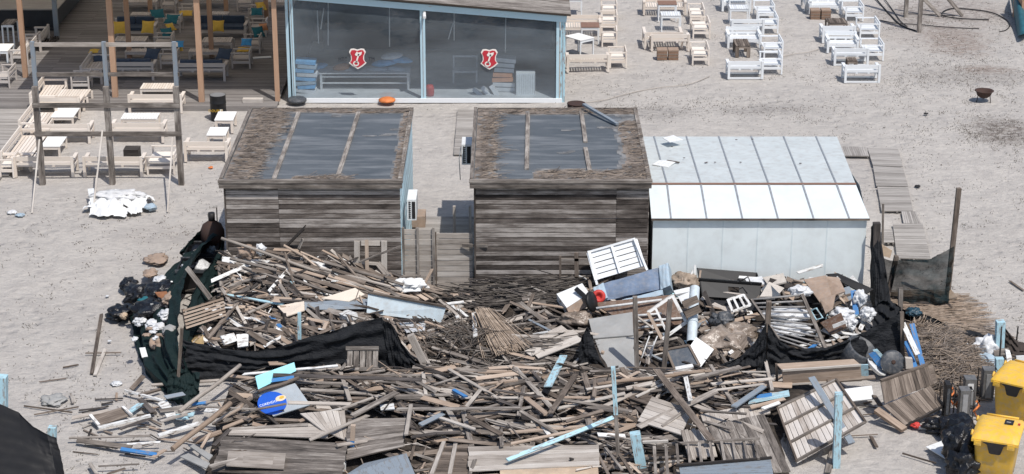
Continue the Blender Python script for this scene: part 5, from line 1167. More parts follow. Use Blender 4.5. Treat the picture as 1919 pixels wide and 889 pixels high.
panel('dark plank deck between the two bottom decks', [(650, 786), (768, 784), (755, 838), (650, 862)], 8, W['grey'], .26, grp=DG, ragged=.03)
panel('grey blue painted sheet at the bottom edge left of centre', [(640, 893), (680, 870), (764, 850), (784, 895)], 1, W['slate'], .30)
panel('brown plank crate side with two rails at the bottom edge', [(826, 832), (878, 834), (878, 893), (800, 893)], 8, W['brown'], .2, grp=DG, beams=(.12, .55), bmat=W['light'], bw=.09)
panel('broad pale plank deck at the bottom centre', [(877, 838), (1121, 835), (1124, 872), (878, 884)], 5, W['light'], .30, grp=DG, ragged=.02)
panel('tan plywood sheet peeping out below the bottom centre deck', [(937, 882), (1120, 874), (1122, 893), (937, 893)], 1, TANPLY, .26)
panel('squarish bleached deck lying askew left of the dark beam', [(1222, 744), (1298, 770), (1276, 816), (1195, 790)], 6, W['light'], .26, grp=DG)
panel('large worn grey deck lying left of the white panelled crate', [(1326, 800), (1432, 776), (1482, 884), (1370, 893)], 7, W['grey'], .28, along=1, grp=DG)
panel('striped pale deck below the pale blue strip', [(1312, 778), (1440, 752), (1444, 775), (1320, 800)], 16, W['light'], .22, along=1, grp=DG)
panel('bleached deck with torn edge under the railing', [(1276, 810), (1330, 800), (1345, 858), (1290, 860)], 8, W['light'], .22, along=1, grp=DG, ragged=.08)
panel('grey blue boarded panel at the bottom edge below the railing', [(1272, 874), (1444, 862), (1450, 895), (1276, 895)], 4, W['slate'], .34, grp=DG)
t = MB(); t.plank(M(1266, 873, .42), M(1446, 858, .42), .06, .05, tone=.1); tagged(t, 'beam', W['dark'], 'dark thin beam edging the grey blue boarded panel', 'beam')
panel('brown plank pieces lying right of the tall pole', [(1178, 740), (1222, 736), (1222, 756), (1182, 758)], 2, W['brown'], .2)
panel('pale blue and grey strip lying level below the white boards', [(1408, 746), (1478, 732), (1480, 742), (1402, 757)], 1, W['lblue'], .2)
panel('bright blue strip end of the level painted board', [(1418, 741), (1446, 737), (1447, 744), (1418, 749)], 1, W['blue'], .26)
panel('white sheet sticking out beyond the white panelled crate', [(1577, 730), (1633, 723), (1638, 749), (1588, 754)], 1, WHITEM, None, zs=(.35, .35, .2, .2))
panel('small white painted board with peeling paint left of centre', [(712, 760), (738, 757), (740, 768), (714, 770)], 1, W['white'], .2)
panel('white painted board piece near the poles on the left', [(388, 764), (414, 768), (405, 774), (382, 772)], 1, W['white'], .25)
panel('upper white slab of the pair left of the long poles', [(294, 756), (312, 750), (322, 764), (305, 768)], 1, W['white'], .2)
panel('lower white slab of the pair left of the long poles', [(306, 770), (322, 766), (330, 778), (313, 784)], 1, W['white'], .22)
panel('pale blue slab right of the white slab pair', [(322, 775), (345, 778), (355, 786), (330, 786)], 1, W['lblue'], .16)
panel('small pale blue offcut near the long poles', [(352, 776), (366, 772), (362, 781), (348, 780)], 1, W['lblue'], .2)
panel('upper one of the two grey felt pieces', [(351, 834), (362, 833), (400, 855), (393, 864)], 1, GREYP, .18)
panel('lower one of the two grey felt pieces', [(336, 856), (352, 850), (395, 870), (388, 880)], 1, GREYP, .12)
panel('orange stained broken board near the long poles', [(359, 822), (414, 806), (417, 812), (366, 832)], 2, W['tan'], .18)
panel('cyan board lying tilted in the front heap', [(478, 705), (551, 679), (555, 696), (484, 731)], 1, CYAN, None, zs=(1.02, 1.08, .9, .84), th=.02)
t = MB(); q = [P(509, 710, 1.0), P(551, 704, 1.02), P(551, 711, .98), P(509, 717, .95)]; quad_boards(t, q, 1, .012, 0); tagged(t, 'strip', W['blue'], 'blue strip lying on the cyan board', 'strip')
# framed tan board on sand
r, q = panel('framed tan board with white edges lying on the sand at the left', [(169, 781), (230, 763), (246, 779), (185, 800)], 1, W['brown'], None, zs=(.2, .22, .14, .10), beams=(.0,), bmat=W['white'], bw=.08)
t = MB(); t.plank(P(184, 802, .16), P(282, 779, .2), .09, .06, tone=.6); t.build('edge_board', W['white'], r)
t = MB(); t.plank(P(230, 763, .26), P(247, 779, .2), .07, .05, tone=.6); t.build('edge_board', W['white'], r)
# panels in left heap
panel('cream hardboard sheet on top of the left heap', [(600, 560), (665, 540), (684, 553), (655, 566)], 1, TANPLY if False else plain('cream_hardboard', (.70, .62, .52), .6, .06, 3), .30)
panel('beige hardboard sheet hanging over the grey plank on the left heap', [(519, 574), (570, 565), (571, 583), (538, 594)], 1, plain('beige_hardboard', (.66, .57, .48), .6, .06, 3), .28)
panel('long grey blue plank joining the beige hardboard to the pale sheet', [(570, 566), (690, 560), (690, 580), (571, 582)], 1, W['slate'], .22)
panel('pale blue metal sheet lying across the middle of the heap', [(690, 549), (836, 576), (827, 606), (687, 588)], 1, PALEBLUEP, None, zs=(1.25, .95, .55, .78), th=.02)
t = MB(); t.plank(P(690, 548, 1.28), P(836, 575, .98), .06, .05, tone=.4); tagged(t, 'board', W['brown'], 'brown batten along the top edge of the pale blue metal sheet', 'board')
t = MB(); t.plank(M(739, 601, .3), M(808, 599, .3), .13, .05, tone=.4); tagged(t, 'board', W['dark'], 'black slab just below the pale blue metal sheet', 'board')
panel('dirty white sheet crumpled below the pale blue metal sheet', [(748, 606), (798, 603), (796, 620), (762, 624)], 1, WHITEBAG, .2)
panel('dark plank panel in the gap behind the netting post', [(735, 627), (780, 622), (790, 648), (742, 656)], 6, W['brown'], .1)
panel('left white board of the pair near the netting', [(412, 630), (437, 624), (444, 640), (421, 648)], 1, W['white'], .34, th=.06)
panel('right white board of the pair near the netting', [(443, 627), (466, 625), (465, 650), (446, 653)], 1, W['white'], .34, th=.06)
panel('yellowish plywood square in the left corner of the heap', [(356, 630), (380, 627), (381, 646), (362, 645)], 1, plain('yellow_plywood', (.50, .36, .18), .7, .2, 5), .34)
panel('white block lying by the left netting post', [(634, 592), (652, 585), (671, 592), (652, 600)], 1, W['white'], .25, th=.16)
t = MB(); q = [M(884, 588, .35), M(892, 586, .35), M(895, 630, .35), M(887, 632, .35)]; quad_boards(t, q, 1, .03, 0); tagged(t, 'board', W['white'], 'upright white strip left of the straw fan', 'board')
panel('pale blue scrap at the head of the straw fan', [(890, 588), (910, 586), (912, 597), (893, 599)], 1, W['lblue'], .4)
panel('grey plank panel right of the straw fan', [(949, 626), (1010, 629), (1016, 645), (980, 656)], 5, W['grey'], .24, ragged=.04)
for i, (a, b_) in enumerate((((979, 652), (1060, 614)), ((990, 663), (1078, 624)), ((1004, 667), (1088, 634)))):
    t = MB(); t.plank(M(*a, .24), M(*b_, .24), .26, .03, (0, -.3, 1), .6 + .15 * i, 0, .05); tagged(t, 'board', W['light'], 'wide bleached board of the fan before the grey plywood, %s of three' % ['upper', 'middle', 'lowest'][i], 'board', 'fan of wide boards')
# slatted crate / pallets
r, q = panel('tan slatted crate tilted in the left corner of the heap', [(342, 580), (418, 557), (424, 593), (349, 618)], 6, W['tan'], None, zs=(1.5, 1.55, 1.05, .98), gap=.42, beams=(.03, .5, .97), bmat=W['brown'], name='slatted_crate', cat='crate', over=False)
r = thing('pallet', 'grey pallet standing upright before the left netting', 'pallet', PY(680, 698, 47.6))
for i in range(5):
    t = MB(); x0, x1 = 650 + i * 12, 660 + i * 12; t.box6([PY(x0, 695, 47.45), PY(x0, 695, 47.48), PY(x1, 695, 47.45), PY(x1, 695, 47.48), PY(x0 + 1, 652, 47.65), PY(x0 + 1, 652, 47.68), PY(x1 + 1, 652, 47.65), PY(x1 + 1, 652, 47.68)], .4 + .1 * i, 0, 1, .1, .03); t.build('slat', W['grey'], r)
for y in (653, 692): t = MB(); t.plank(PY(648, y, 47.43 if y > 690 else 47.62), PY(710, y, 47.43 if y > 690 else 47.62), .10, .03, (0, -1, 0), .6); t.build('crossbeam', W['grey'], r)
# window frame
r = thing('window_frame', 'empty grey window frame leaning on the left shed wall', 'window frame', PY(695, 512, 53.2))
def YP(px, py, Y0=53.25): return PY(px, py, Y0)
for nm, a, b_, wd in (('stile', (669, 452), (669, 510), .16), ('stile', (720, 452), (720, 512), .16), ('rail', (677, 456), (712, 456), .13), ('rail', (677, 493), (712, 495), .07)):
    t = MB(); t.plank(YP(*a), YP(*b_), wd, .05, (0, -1, .1), .8); t.build(nm, W['light'], r)
t = MB(); t.plank(PY(687, 450, 53.1), PY(688, 509, 53.0), .10, .03, (0, -1, 0), .9); tagged(t, 'board', W['tan'], 'pale tan plank standing in front of the leaning window frame', 'board')
# railing
r = thing('railing', 'grey timber railing lying at the bottom of the heap', 'railing', M(1330, 850, .2))
t = MB(); t.plank(M(1230, 834, .42), M(1424, 822, .42), .06, .05, tone=.7); t.build('top_rail', W['grey'], r)
for i in range(9):
    x = 1247 + i * 21; t = MB(); t.plank(M(x, 834 - i * 1.2, .40), M(x + 3 + i * .5, 871 - i * 1.3, .36), .06, .04, tone=.6); t.build('baluster', W['grey'], r)
for i, x in enumerate((1226, 1248)):
    t = MB(); t.plank(M(x, 838, .4), M(x + 3, 893, .3), .07, .06, tone=.6); tagged(t, 'board', W['grey'], ['left', 'right'][i] + ' leg of the grey frame at the left end of the railing', 'board')
t = MB(); t.plank(M(1205, 829, .4), M(1252, 827, .4), .07, .05, tone=.8); tagged(t, 'board', W['light'], 'short pale rail beside the pale blue post stump', 'board')
# white panelled crate
r, q = panel('large crate side with white boards and dark battens at the lower right', [(1456, 767), (1566, 714), (1622, 795), (1493, 868)], 13, W['stained'], None, zs=(.35, .72, .62, .12), gap=.10, along=1, beams=(.01, .33, .66, .99), bmat=W['grey'], name='slatted_wall_section', cat='crate', bw=.06)
for f, nm in ((.0, 'edge_batten'), (1.0, 'edge_batten')):
    t = MB(); t.plank(q[0].lerp(q[1], f) + Vector((0, 0, .05)), q[3].lerp(q[2], f) + Vector((0, 0, .05)), .05, .05, tone=.2); t.build(nm, W['brown'], r)
# posts
def post(lab, pb, pt, wcm, col, topcol=None, split=.3, Yb=None, z=-.05, name='post'):
    a = P(*pb, 0) if Yb is None else PY(*pb, Yb); b_ = PY(*pt, a.y); a = Vector((a.x, a.y, z if Yb is None else a.z))
    if topcol:
        r = thing(name, lab, 'post', a); m_ = b_.lerp(a, split)
        t = MB(); t.plank(a, m_, wcm / 100, wcm / 100, (0, -1, 0), .5); t.build('lower_part', W[col], r)
        t = MB(); t.plank(m_, b_, wcm / 100 + .01, wcm / 100 + .01, (0, -1, 0), .7); t.build('painted_top', W[topcol], r); return r
    t = MB(); t.plank(a, b_, wcm / 100, wcm / 100, (0, -1, 0), .5); return tagged(t, name, W[col], lab, 'post')
post('pale blue square post standing free before the white panelled crate', (1567, 874), (1572, 737), 17, 'lblue')
post('tall upright grey pole with pale blue top in the front heap', (1161, 893), (1149, 688), 9, 'grey', 'lblue', .42)
post('thick pale blue post stump at the bottom edge', (1208, 905), (1190, 812), 24, 'lblue')
post('short pale blue stump at the bottom edge below the centre deck', (993, 905), (993, 864), 16, 'lblue')
post('slim netting post with pale blue top in the left heap', (562, 700), (561, 586), 8, 'grey', 'lblue', .42)
post('grey netting post at the right end of the left netting', (734, 704), (714, 594), 9, 'grey')
post('dark post stump behind the left netting', (533, 668), (533, 588), 9, 'dark')
post('pale post stump in the left corner of the heap', (408, 672), (408, 618), 11, 'grey')
post('blue post with tan top at the bottom left of centre', (657, 885), (662, 797), 10, 'blue', 'tan', .3)
post('thick white post stump at the bottom edge', (642, 905), (642, 866), 16, 'white')
post('grey square pole before the plywood in the right heap', (1194, 700), (1190, 556), 12, 'grey')
post('second grey pole before the tilted white frame', (1243, 700), (1256, 563), 12, 'grey')
post('dark wooden pole carrying the right netting', (1434, 690), (1441, 565), 13, 'brown')
post('dark post at the right end of the right netting', (1692, 688), (1690, 585), 10, 'brown')
post('thick weathered post leaning left of the tangled brush', (812, 712), (769, 628), 17, 'light')
post('pale blue post cut by the left edge of the photo', (3, 800), (3, 705), 26, 'lblue')
post('short pale blue post behind the black sheet at the lower left', (98, 850), (98, 800), 18, 'lblue')
post('tall dark pole of the see through net at the right', (1774, 567), (1797, 353), 13, 'brown')
post('thin pale post leaning behind the hut corner', (1654, 470), (1655, 382), 6, 'grey')
post('dark thick post at the hut right corner', (1640, 560), (1643, 418), 20, 'dark')
post('crooked grey post in front of the see through net', (1662, 560), (1680, 480), 12, 'brown')
post('grey post stump below the see through net', (1687, 600), (1688, 540), 12, 'grey')
# brown trestle against the shed
r = thing('trestle', 'brown wooden trestle frame against the middle shed', 'trestle', PY(1078, 540, 53.2))
for nm, a, b_, wd in (('upright', (1050, 480), (1050, 544), .06), ('upright', (1080, 474), (1081, 535), .12), ('crossbar', (1052, 487), (1105, 487), .08), ('crossbar', (1050, 520), (1106, 522), .07)):
    t = MB(); t.plank(PY(*a, 53.3), PY(*b_, 53.3), wd, .05, (0, -1, 0), .5); t.build(nm, W['brown'] if nm == 'upright' else W['grey'], r)

# sign
SGN = [P(484, 740, .92), P(553, 719, 1.06), P(569, 772, .70), P(512, 781, .64)]; SGN[2] = SGN[1] + SGN[3] - SGN[0]
r = thing('oval_sign', 'grey board with a blue oval sign lying in the front heap', 'sign', tuple(sum(SGN, Vector()) / 4))
t = MB(); quad_boards(t, SGN, 1, .03, 0); t.build('board', plain('light_grey_board', (.36, .40, .43), .6, .08, 3, dust=.3), r)
U = (SGN[1] - SGN[0]).normalized(); N = U.cross(SGN[3] - SGN[0]).normalized(); N = N if N.z > 0 else -N; V = N.cross(U); C0 = P(510, 756, .82) 
d = (C0 - SGN[0]).dot(N); C0 = C0 - N * d
def ell(mb, c, ru, rv, off, th=.012, n=32, ang=0):
    k = len(mb.v)
    for s_ in (0, th):
        for i in range(n):
            a = 6.2832 * i / n; x, y = ru * math.cos(a), rv * math.sin(a); x, y = x * math.cos(ang) - y * math.sin(ang), x * math.sin(ang) + y * math.cos(ang); mb.v.append(c + U * x + V * y + N * (off + s_))
    mb.face([k + n + i for i in range(n)], [(0, 0)] * n)
    for i in range(n): j = (i + 1) % n; mb.face([k + i, k + j, k + n + j, k + n + i], [(0, 0)] * 4)
t = MB(); ell(t, C0, .35, .38, .018); t.build('blue_oval', plain('sign_blue', (.015, .10, .52), .45, .06, 4), r)
tx = text('tmp', 'CORENDON', (0, 0, 0), .105, plain('sign_white', (.8, .85, .9), .5, .05, 4), None, (0, 0, 0))
for v in tx.data.vertices: x, y, z = v.co; v.co = (C0 - Vector(r.location)) + U * (x * .85 - .06) + V * (y + .015) + N * (.034 + z)
tx.name = 'lettering'; tx.parent = r; tx.location = (0, 0, 0)
t = MB(); ell(t, C0 + U * .24 + V * .06, .13, .09, .032, .008); t.build('flower_mark', plain('sign_cream', (.75, .60, .42), .5, .05, 4), r)
t = MB(); ell(t, C0 + U * .27 + V * .07, .06, .04, .042, .008); t.build('flower_centre', plain('sign_yellow', (.75, .42, .06), .5, .05, 4), r)
# ---------------------------------------------------------------- shade netting
def lerpl(pts, u):
    n = len(pts) - 1; k = min(int(u * n), n - 1); f = u * n - k; return pts[k].lerp(pts[k + 1], f)
def netsheet(lab, top, bot, mat, fold=.07, nf=4, name='shade_net', sag=0, nu=110, nv=26, seed=0, push=Vector((0, -1, 0)), rib=0, **k):
    t = MB()
    def f(u, v):
        p = lerpl(top, u).lerp(lerpl(bot, u), v)
        w_ = noise.noise(Vector((u * nf * .8 + v * 1.2, v * nf * 1.7 - u * 2, seed))) * fold * 1.3 + math.sin((v * 2.2 + u * .8 + noise.noise(Vector((u * 2, v * 2, seed))) * .7) * nf * 2.2) * fold * .30 + noise.noise(Vector((u * nf * 5, v * 9, seed + 2))) * fold * .35 + abs(noise.noise(Vector((u * nf * 2.4 + v * 3, v * 3.3, seed + 7)))) * fold * .8
        p = p + push * w_; p.z += noise.noise(Vector((u * 7, v * 2, seed + 4))) * fold * .3; p = p + push * (math.sin(v * rib + u * 3) * .012 if rib else 0); p.z = max(p.z, .015 + .03 * (1 - v)); return p
    t.grid(f, nu, nv, .5, 0, True, None, 4, 1)
    return tagged(t, name, mat, lab, 'netting', k.get('grp'))
def ln(pts, Y): return [PY(*p, (Y[i] if isinstance(Y, (list, tuple)) else Y)) for i, p in enumerate(pts)]
def gl(pts, h=.02): return [P(*p, h) for p in pts]
NETG = 'shade netting strung round the heap'
netsheet('black shade net sagging across the front of the left heap', ln([(341, 634), (375, 644), (420, 655), (470, 660), (530, 648), (590, 628), (650, 612), (716, 594)], [48.3, 48.2, 48.1, 48.0, 48.0, 48.0, 48.05, 48.1]), ln([(350, 712), (400, 713), (440, 712), (500, 712), (560, 712), (620, 712), (680, 712), (735, 712)], 47.9), NET, .09, 5, grp=NETG)
netsheet('short black net flap hanging right of the netting post', ln([(716, 597), (735, 608), (752, 640), (790, 690)], [48.1, 48.0, 47.95, 47.9]), ln([(735, 712), (750, 712), (770, 712), (795, 712)], 47.85), NET, .08, 4, seed=5, grp=NETG)
netsheet('narrow black net strip hanging before the large grey plywood', ln([(1101, 612), (1112, 640), (1124, 672), (1152, 708)], 48.6), ln([(1086, 640), (1084, 670), (1086, 702), (1146, 714)], 48.4), NET, .07, 3, seed=9, grp=NETG)
netsheet('black net drooping from the wooden pole toward the white square', ln([(1318, 692), (1352, 683), (1386, 668), (1412, 648), (1436, 604)], 48.5), ln([(1316, 700), (1350, 706), (1390, 708), (1420, 708), (1436, 708)], 48.3), NET, .09, 4, seed=12, grp=NETG)
netsheet('black net between the wooden pole and the grey tub', ln([(1439, 606), (1462, 640), (1500, 655), (1545, 652), (1592, 634)], 48.6), ln([(1437, 708), (1470, 700), (1510, 692), (1550, 688), (1596, 684)], [48.4, 48.5, 48.6, 48.7, 48.8]), NET, .10, 4, seed=15, grp=NETG)
netsheet('taut black net rising to the dark end post at the right', ln([(1592, 634), (1622, 620), (1656, 603), (1690, 588)], [48.9, 49.0, 49.05, 49.1]), ln([(1596, 692), (1622, 690), (1656, 686), (1691, 676)], [48.7, 48.8, 48.8, 48.8]), NET, .05, 3, seed=18, grp=NETG)
# left side: dark green net fence with trash thrown over it
netsheet('dark green net fence running from the shed corner to the left post', [P(419, 440, 1.55), P(412, 470, 1.35), P(392, 495, 1.25), P(372, 520, 1.2), P(352, 570, 1.15), P(338, 640, 1.0)], gl([(424, 560), (416, 580), (404, 610), (392, 640), (372, 690), (352, 725)]), GREENNET, .08, 4, seed=21, push=Vector((1, 0, 0)), grp=NETG)
netsheet('dark green net spilling left from the fence over the trash', [P(410, 440, 1.5), P(372, 478, 1.2), P(350, 520, 1.15), P(338, 560, 1.1), P(334, 610, 1.0), P(336, 645, .9), P(344, 700, .5)], [P(385, 455, .5), P(330, 500, .2), P(285, 545, .03), P(244, 590, .02), P(255, 648, .02), P(270, 700, .02), P(322, 748, .02)], GREENNET, .16, 5, seed=25, nv=34, push=Vector((-.5, -.4, .7)), grp=NETG)
netsheet('dark green net rag hanging at the lower left net corner', [P(316, 690, .8), P(345, 690, .75), P(375, 700, .6)], [P(312, 752, .02), P(345, 760, .02), P(372, 752, .02)], GREENNET, .12, 3, seed=28, nu=44, grp=NETG)
for pb, pt, w_, lab in (((285, 812), (283, 752), 9, 'short brown post at the lower left net corner'), ((332, 770), (334, 503), 8, 'thin post in the green net fence'), ((392, 560), (352, 500), 10, 'grey slanting board at the green net fence')):
    if 'slanting' in lab: t = MB(); t.plank(P(395, 560, .9), P(350, 502, 1.55), .13, .04, (0, -1, 0), .7); tagged(t, 'board', W['grey'], lab, 'board')
    else:
        a = P(pb[0], min(pb[1], 745), 0); b_ = PY(*pt, a.y); b_.z = min(b_.z, 1.9); t = MB(); t.plank(a, b_, w_ / 100, w_ / 100, (0, -1, 0), .4); tagged(t, 'post', W['brown'], lab, 'post')
# see through net at the right
netsheet('see through dark net hanging between two poles right of the hut', ln([(1645, 483), (1668, 487), (1700, 487), (1745, 486), (1764, 474), (1788, 461)], [54.0, 53.6, 53.2, 53.0, 53.0, 53.0]), ln([(1650, 565), (1680, 562), (1710, 565), (1740, 566), (1752, 575), (1777, 568)], [54.0, 53.5, 53.1, 52.9, 52.9, 52.9]), SHEER, .10, 4, seed=31)
netsheet('black net bunched round the dark post at the hut corner', ln([(1632, 425), (1640, 418), (1648, 420), (1654, 470)], 53.8), ln([(1630, 560), (1640, 590), (1655, 600), (1672, 580)], [53.3, 52.6, 52.4, 52.8]), NET, .10, 4, seed=34, nu=50)
netsheet('dark net heap sagging between hut corner and end post', [P(1640, 560, .9), P(1665, 560, .9), P(1688, 575, .7), P(1690, 590, .9)], [P(1632, 620, .3), P(1650, 640, .1), P(1680, 640, .1), P(1692, 640, .2)], NET, .2, 4, seed=37, nu=50)
# black sheet lower left
netsheet('large black sheet fence cut by the lower left corner', [P(-60, 758, 1.5), P(0, 758, 1.5), P(35, 772, 1.35), P(62, 800, 1.2), P(88, 814, 1.15), P(106, 820, 1.1)], [P(-60, 900, .6), P(0, 900, .6), P(50, 905, .5), P(90, 905, .4), P(110, 905, .3), P(126, 905, .1)], plain('heavy_black_sheet', (.010, .010, .011), .6, .2, 3, spec=.3), .03, 3, rib=46,  name='black_sheet', seed=41)

# ---------------------------------------------------------------- right heap furniture and junk
def qd(mb, pts, th, tone=.5, mi=0, back=None):
    """thick slab from 4 world corners"""
    q = [Vector(p) for p in pts]; n = (q[1] - q[0]).cross(q[3] - q[0]).normalized()
    if n.y > 0: n = -n
    d = n * -th; mb.box6([q[0] + d, q[0], q[3] + d, q[3], q[1] + d, q[1], q[2] + d, q[2]], tone, mi, (q[1] - q[0]).length, (q[3] - q[0]).length, th)
# white slatted bench back standing on end
r = thing('slatted_bench', 'white slatted bench tipped up against the middle shed', 'bench', PY(1160, 520, 53.0)); Q = [PY(1103, 475, 53.45), PY(1190, 450, 53.45), PY(1206, 500, 52.9), PY(1118, 526, 52.9)]
t = MB(); quad_boards(t, Q, 5, .03, .16, 0, tvar=.3); t.build('slats', WHITEP, r, kind='part') if False else t.build('slatted_seat', WHITEP, r)
for f in (0.0, .5, 1.0):
    t = MB(); o_ = Vector((0, -.05, .03)); t.plank(Q[0].lerp(Q[1], f) + o_, Q[3].lerp(Q[2], f) + o_, .07 if f == .5 else .12, .05, (0, -1, .4), .6); t.build('frame_rail', WHITEP, r)
t = MB(); t.plank(Q[0] + Vector((0, -.03, .05)), Q[1] + Vector((0, -.03, .05)), .06, .07, (0, -1, .4), .7); t.build('top_rail', WHITEP, r)
t = MB(); t.plank(Q[1] + Vector((-.02, -.05, .05)), Q[2] + Vector((.1, -.2, -.05)), .12, .06, (1, -.3, 0), .7); t.build('leg', WHITEP, r)
t = MB(); t.plank(Q[0] + Vector((0, -.05, .08)), Q[3] + Vector((.02, -.1, -.1)), .1, .06, (1, -.3, 0), .7); t.build('leg', WHITEP, r)
# overturned blue sofa
r = thing('sofa', 'faded blue upholstered sofa lying tipped below the white slatted bench', 'sofa', PY(1180, 555, 52.2))
def puff(mb, q, th, bulge=.06, nu=14, nv=8, wr=.03, seed=0):
    q = [Vector(p) for p in q]; n = (q[1] - q[0]).cross(q[3] - q[0]).normalized()
    if n.y > 0: n = -n
    f = lambda u, v: q[0].lerp(q[1], u).lerp(q[3].lerp(q[2], u), v) + n * (bulge * (math.sin(math.pi * min(1, max(0, u))) * math.sin(math.pi * v)) ** .4 + wr * noise.noise(Vector((u * 4 + v * 3, v * 5, seed))))
    mb.grid(f, nu, nv); qd(mb, q, th)
t = MB(); puff(t, [PY(1130, 532, 52.5), PY(1234, 502, 52.6), PY(1239, 542, 52.2), PY(1138, 563, 52.1)], .35, .07, wr=.05); t.build('backrest', SOFABLUE, r)
t = MB(); puff(t, [PY(1234, 499, 52.6), PY(1252, 493, 52.6), PY(1256, 535, 52.1), PY(1238, 543, 52.1)], .5, .04); t.build('armrest', SOFAPALE, r)
t = MB(); puff(t, [PY(1111, 540, 52.4), PY(1131, 530, 52.5), PY(1139, 558, 52.1), PY(1120, 565, 52.0)], .4, .04); t.build('armrest', SOFAPALE, r)
t = MB(); puff(t, [PY(1163, 563, 52.0), PY(1242, 543, 52.1), PY(1242, 552, 51.9), PY(1166, 574, 51.8)], .3, .02); t.build('front_panel', SOFAPALE, r)
t = MB(); t.lathe([(.02, 0), (.17, .0), (.19, .05), (.17, .1), (.09, .11), (.08, .02)], PY(1122, 556, 51.6), 22, mat=Matrix.Rotation(1.15, 3, 'X')); tagged(t, 'ring', RED, 'red ring lying against the tipped blue sofa', 'ring')
# white carton with black disc
t = MB(); qd(t, [PY(1043, 551, 51.7), PY(1091, 531, 52.0), PY(1104, 550, 51.5), PY(1062, 577, 51.2)], .3); r = tagged(t, 'carton', WHITEM, 'dirty white carton lying open left of the blue sofa', 'box')
t = MB(); qd(t, [PY(1062, 578, 51.17), PY(1104, 552, 51.47), PY(1106, 572, 51.35), PY(1068, 592, 51.1)], .2); tagged(t, 'carton', CARD, 'brown cardboard box under the dirty white carton', 'box')
t = MB(); t.lathe([(.02, 0), (.27, 0), (.29, .05), (.26, .09), (.02, .1)], PY(1106, 566, 51.1), 24, mat=Matrix.Rotation(1.2, 3, 'Y') @ Matrix.Rotation(.4, 3, 'X')); tagged(t, 'disc', BLACKP, 'black disc standing on edge beside the blue sofa', 'disc')
t = MB(); t.plank(PY(1079, 541, 51.6), PY(1100, 560, 51.3), .13, .06, (0, -1, .4), .5); tagged(t, 'bar', BLACKP, 'black bar lying on the dirty white carton', 'bar')
# plastic wrapped bundles
for (px, py, Y, rx, ry, rz, ang, lab) in ((1082, 598, 50.8, .42, .3, .2, .1, 'plastic wrapped brown bundle left of the large grey plywood'), (1352, 648, 49.6, .75, .55, .42, .05, 'large plastic wrapped reed bundle right of the white square'), (1385, 625, 50.2, .5, .4, .3, -.2, 'smaller wrapped bundle behind the large wrapped one')):
    t = MB(); c = PY(px, py, Y); t.blob(c, (rx, ry, rz), px, .28, 4); tagged(t, 'wrapped_bundle', FOIL, lab, 'bundle')
# big grey plywood
t = MB(); qd(t, [PY(1103, 598, 50.6), PY(1185, 585, 50.6), PY(1187, 628, 49.6), PY(1112, 634, 49.6)], .03); r = thing('grey_plywood', 'large grey plywood pair leaning behind the black net strip', 'plywood', PY(1150, 640, 49.5)); t.build('upper_sheet', GREYP, r)
t = MB(); qd(t, [PY(1113, 632, 49.7), PY(1188, 626, 49.7), PY(1192, 693, 48.5), PY(1138, 698, 48.5)], .03); t.build('lower_sheet', GREYP, r)
# brown cabinet with tube rails
r = thing('cabinet', 'broken brown cabinet back with pale tube rails below the blue sofa', 'cabinet', PY(1200, 620, 50.6))
t = MB(); qd(t, [PY(1112, 568, 51.3), PY(1264, 552, 51.3), PY(1286, 606, 50.6), PY(1192, 620, 50.4)], .04); t.build('back_board', BROWNPLY, r)
for a, b_ in (((1117, 578), (1240, 562)), ((1190, 592), (1240, 588)), ((1190, 603), (1285, 596)), ((1193, 615), (1242, 609)), ((1193, 628), (1232, 622))):
    t = MB(); t.tube([PY(*a, 50.9 - (a[1] - 578) * .012), PY(*b_, 50.9 - (b_[1] - 578) * .012)], .035, 8); t.build('tube_rail', GREYTUBE, r)
bspec('slanting pale lath before the brown cabinet', 1194, 594, 1226, 617, 6, 'light', z0=1.25, z1=.9)
# tilted window frame
r = thing('window_frame', 'white window frame tilted on its corner in the right heap', 'window frame', PY(1250, 600, 49.9)); c4 = [(1260, 554), (1286, 604), (1241, 636), (1214, 586)]; w4 = [PY(x, y, 50.5 - (y - 554) * .008) for x, y in c4]
for i in range(4): t = MB(); t.plank(w4[i], w4[(i + 1) % 4], .085, .06, (0, -1, .3), .7); t.build('frame_side', W['white'] if i != 2 else W['tan'], r)
t = MB(); t.plank(w4[3].lerp(w4[0], .3), w4[2].lerp(w4[1], .25) + Vector((0, -.04, 0)), .06, .04, (0, -1, .3), .7); t.build('glazing_bar', W['white'], r)
# white pipe
t = MB(); a, b_ = PY(1302, 540, 51.0), PY(1296, 643, 49.4)
t.tube([a, a.lerp(b_, .33), a.lerp(b_, .66), b_], .135, 20, cap=False); t.tube([b_, a.lerp(b_, .5)], .12, 20, cap=False, mi=1); t.tube([a.lerp(b_, .62), a.lerp(b_, .65)], .15, 20, mi=0, cap=True)
tagged(t, 'pipe', [plain('weathered_white_pipe', (.55, .62, .66), .5, .15, 3, dust=.45), DARKM], 'thick weathered white pipe with open dark end in the right heap', 'pipe')
for x0, y0, x1, y1, w_ in ((1280, 572, 1308, 560, .2), (1284, 590, 1312, 578, .22)):
    t = MB(); t.plank(PY(x0, y0, 49.9), PY(x1, y1, 50.0), w_, .04, (0, -1, .5), .4); tagged(t, 'board', W['brown'], '%s brown board lying over the thick white pipe' % ('upper' if y0 < 580 else 'lower'), 'board')
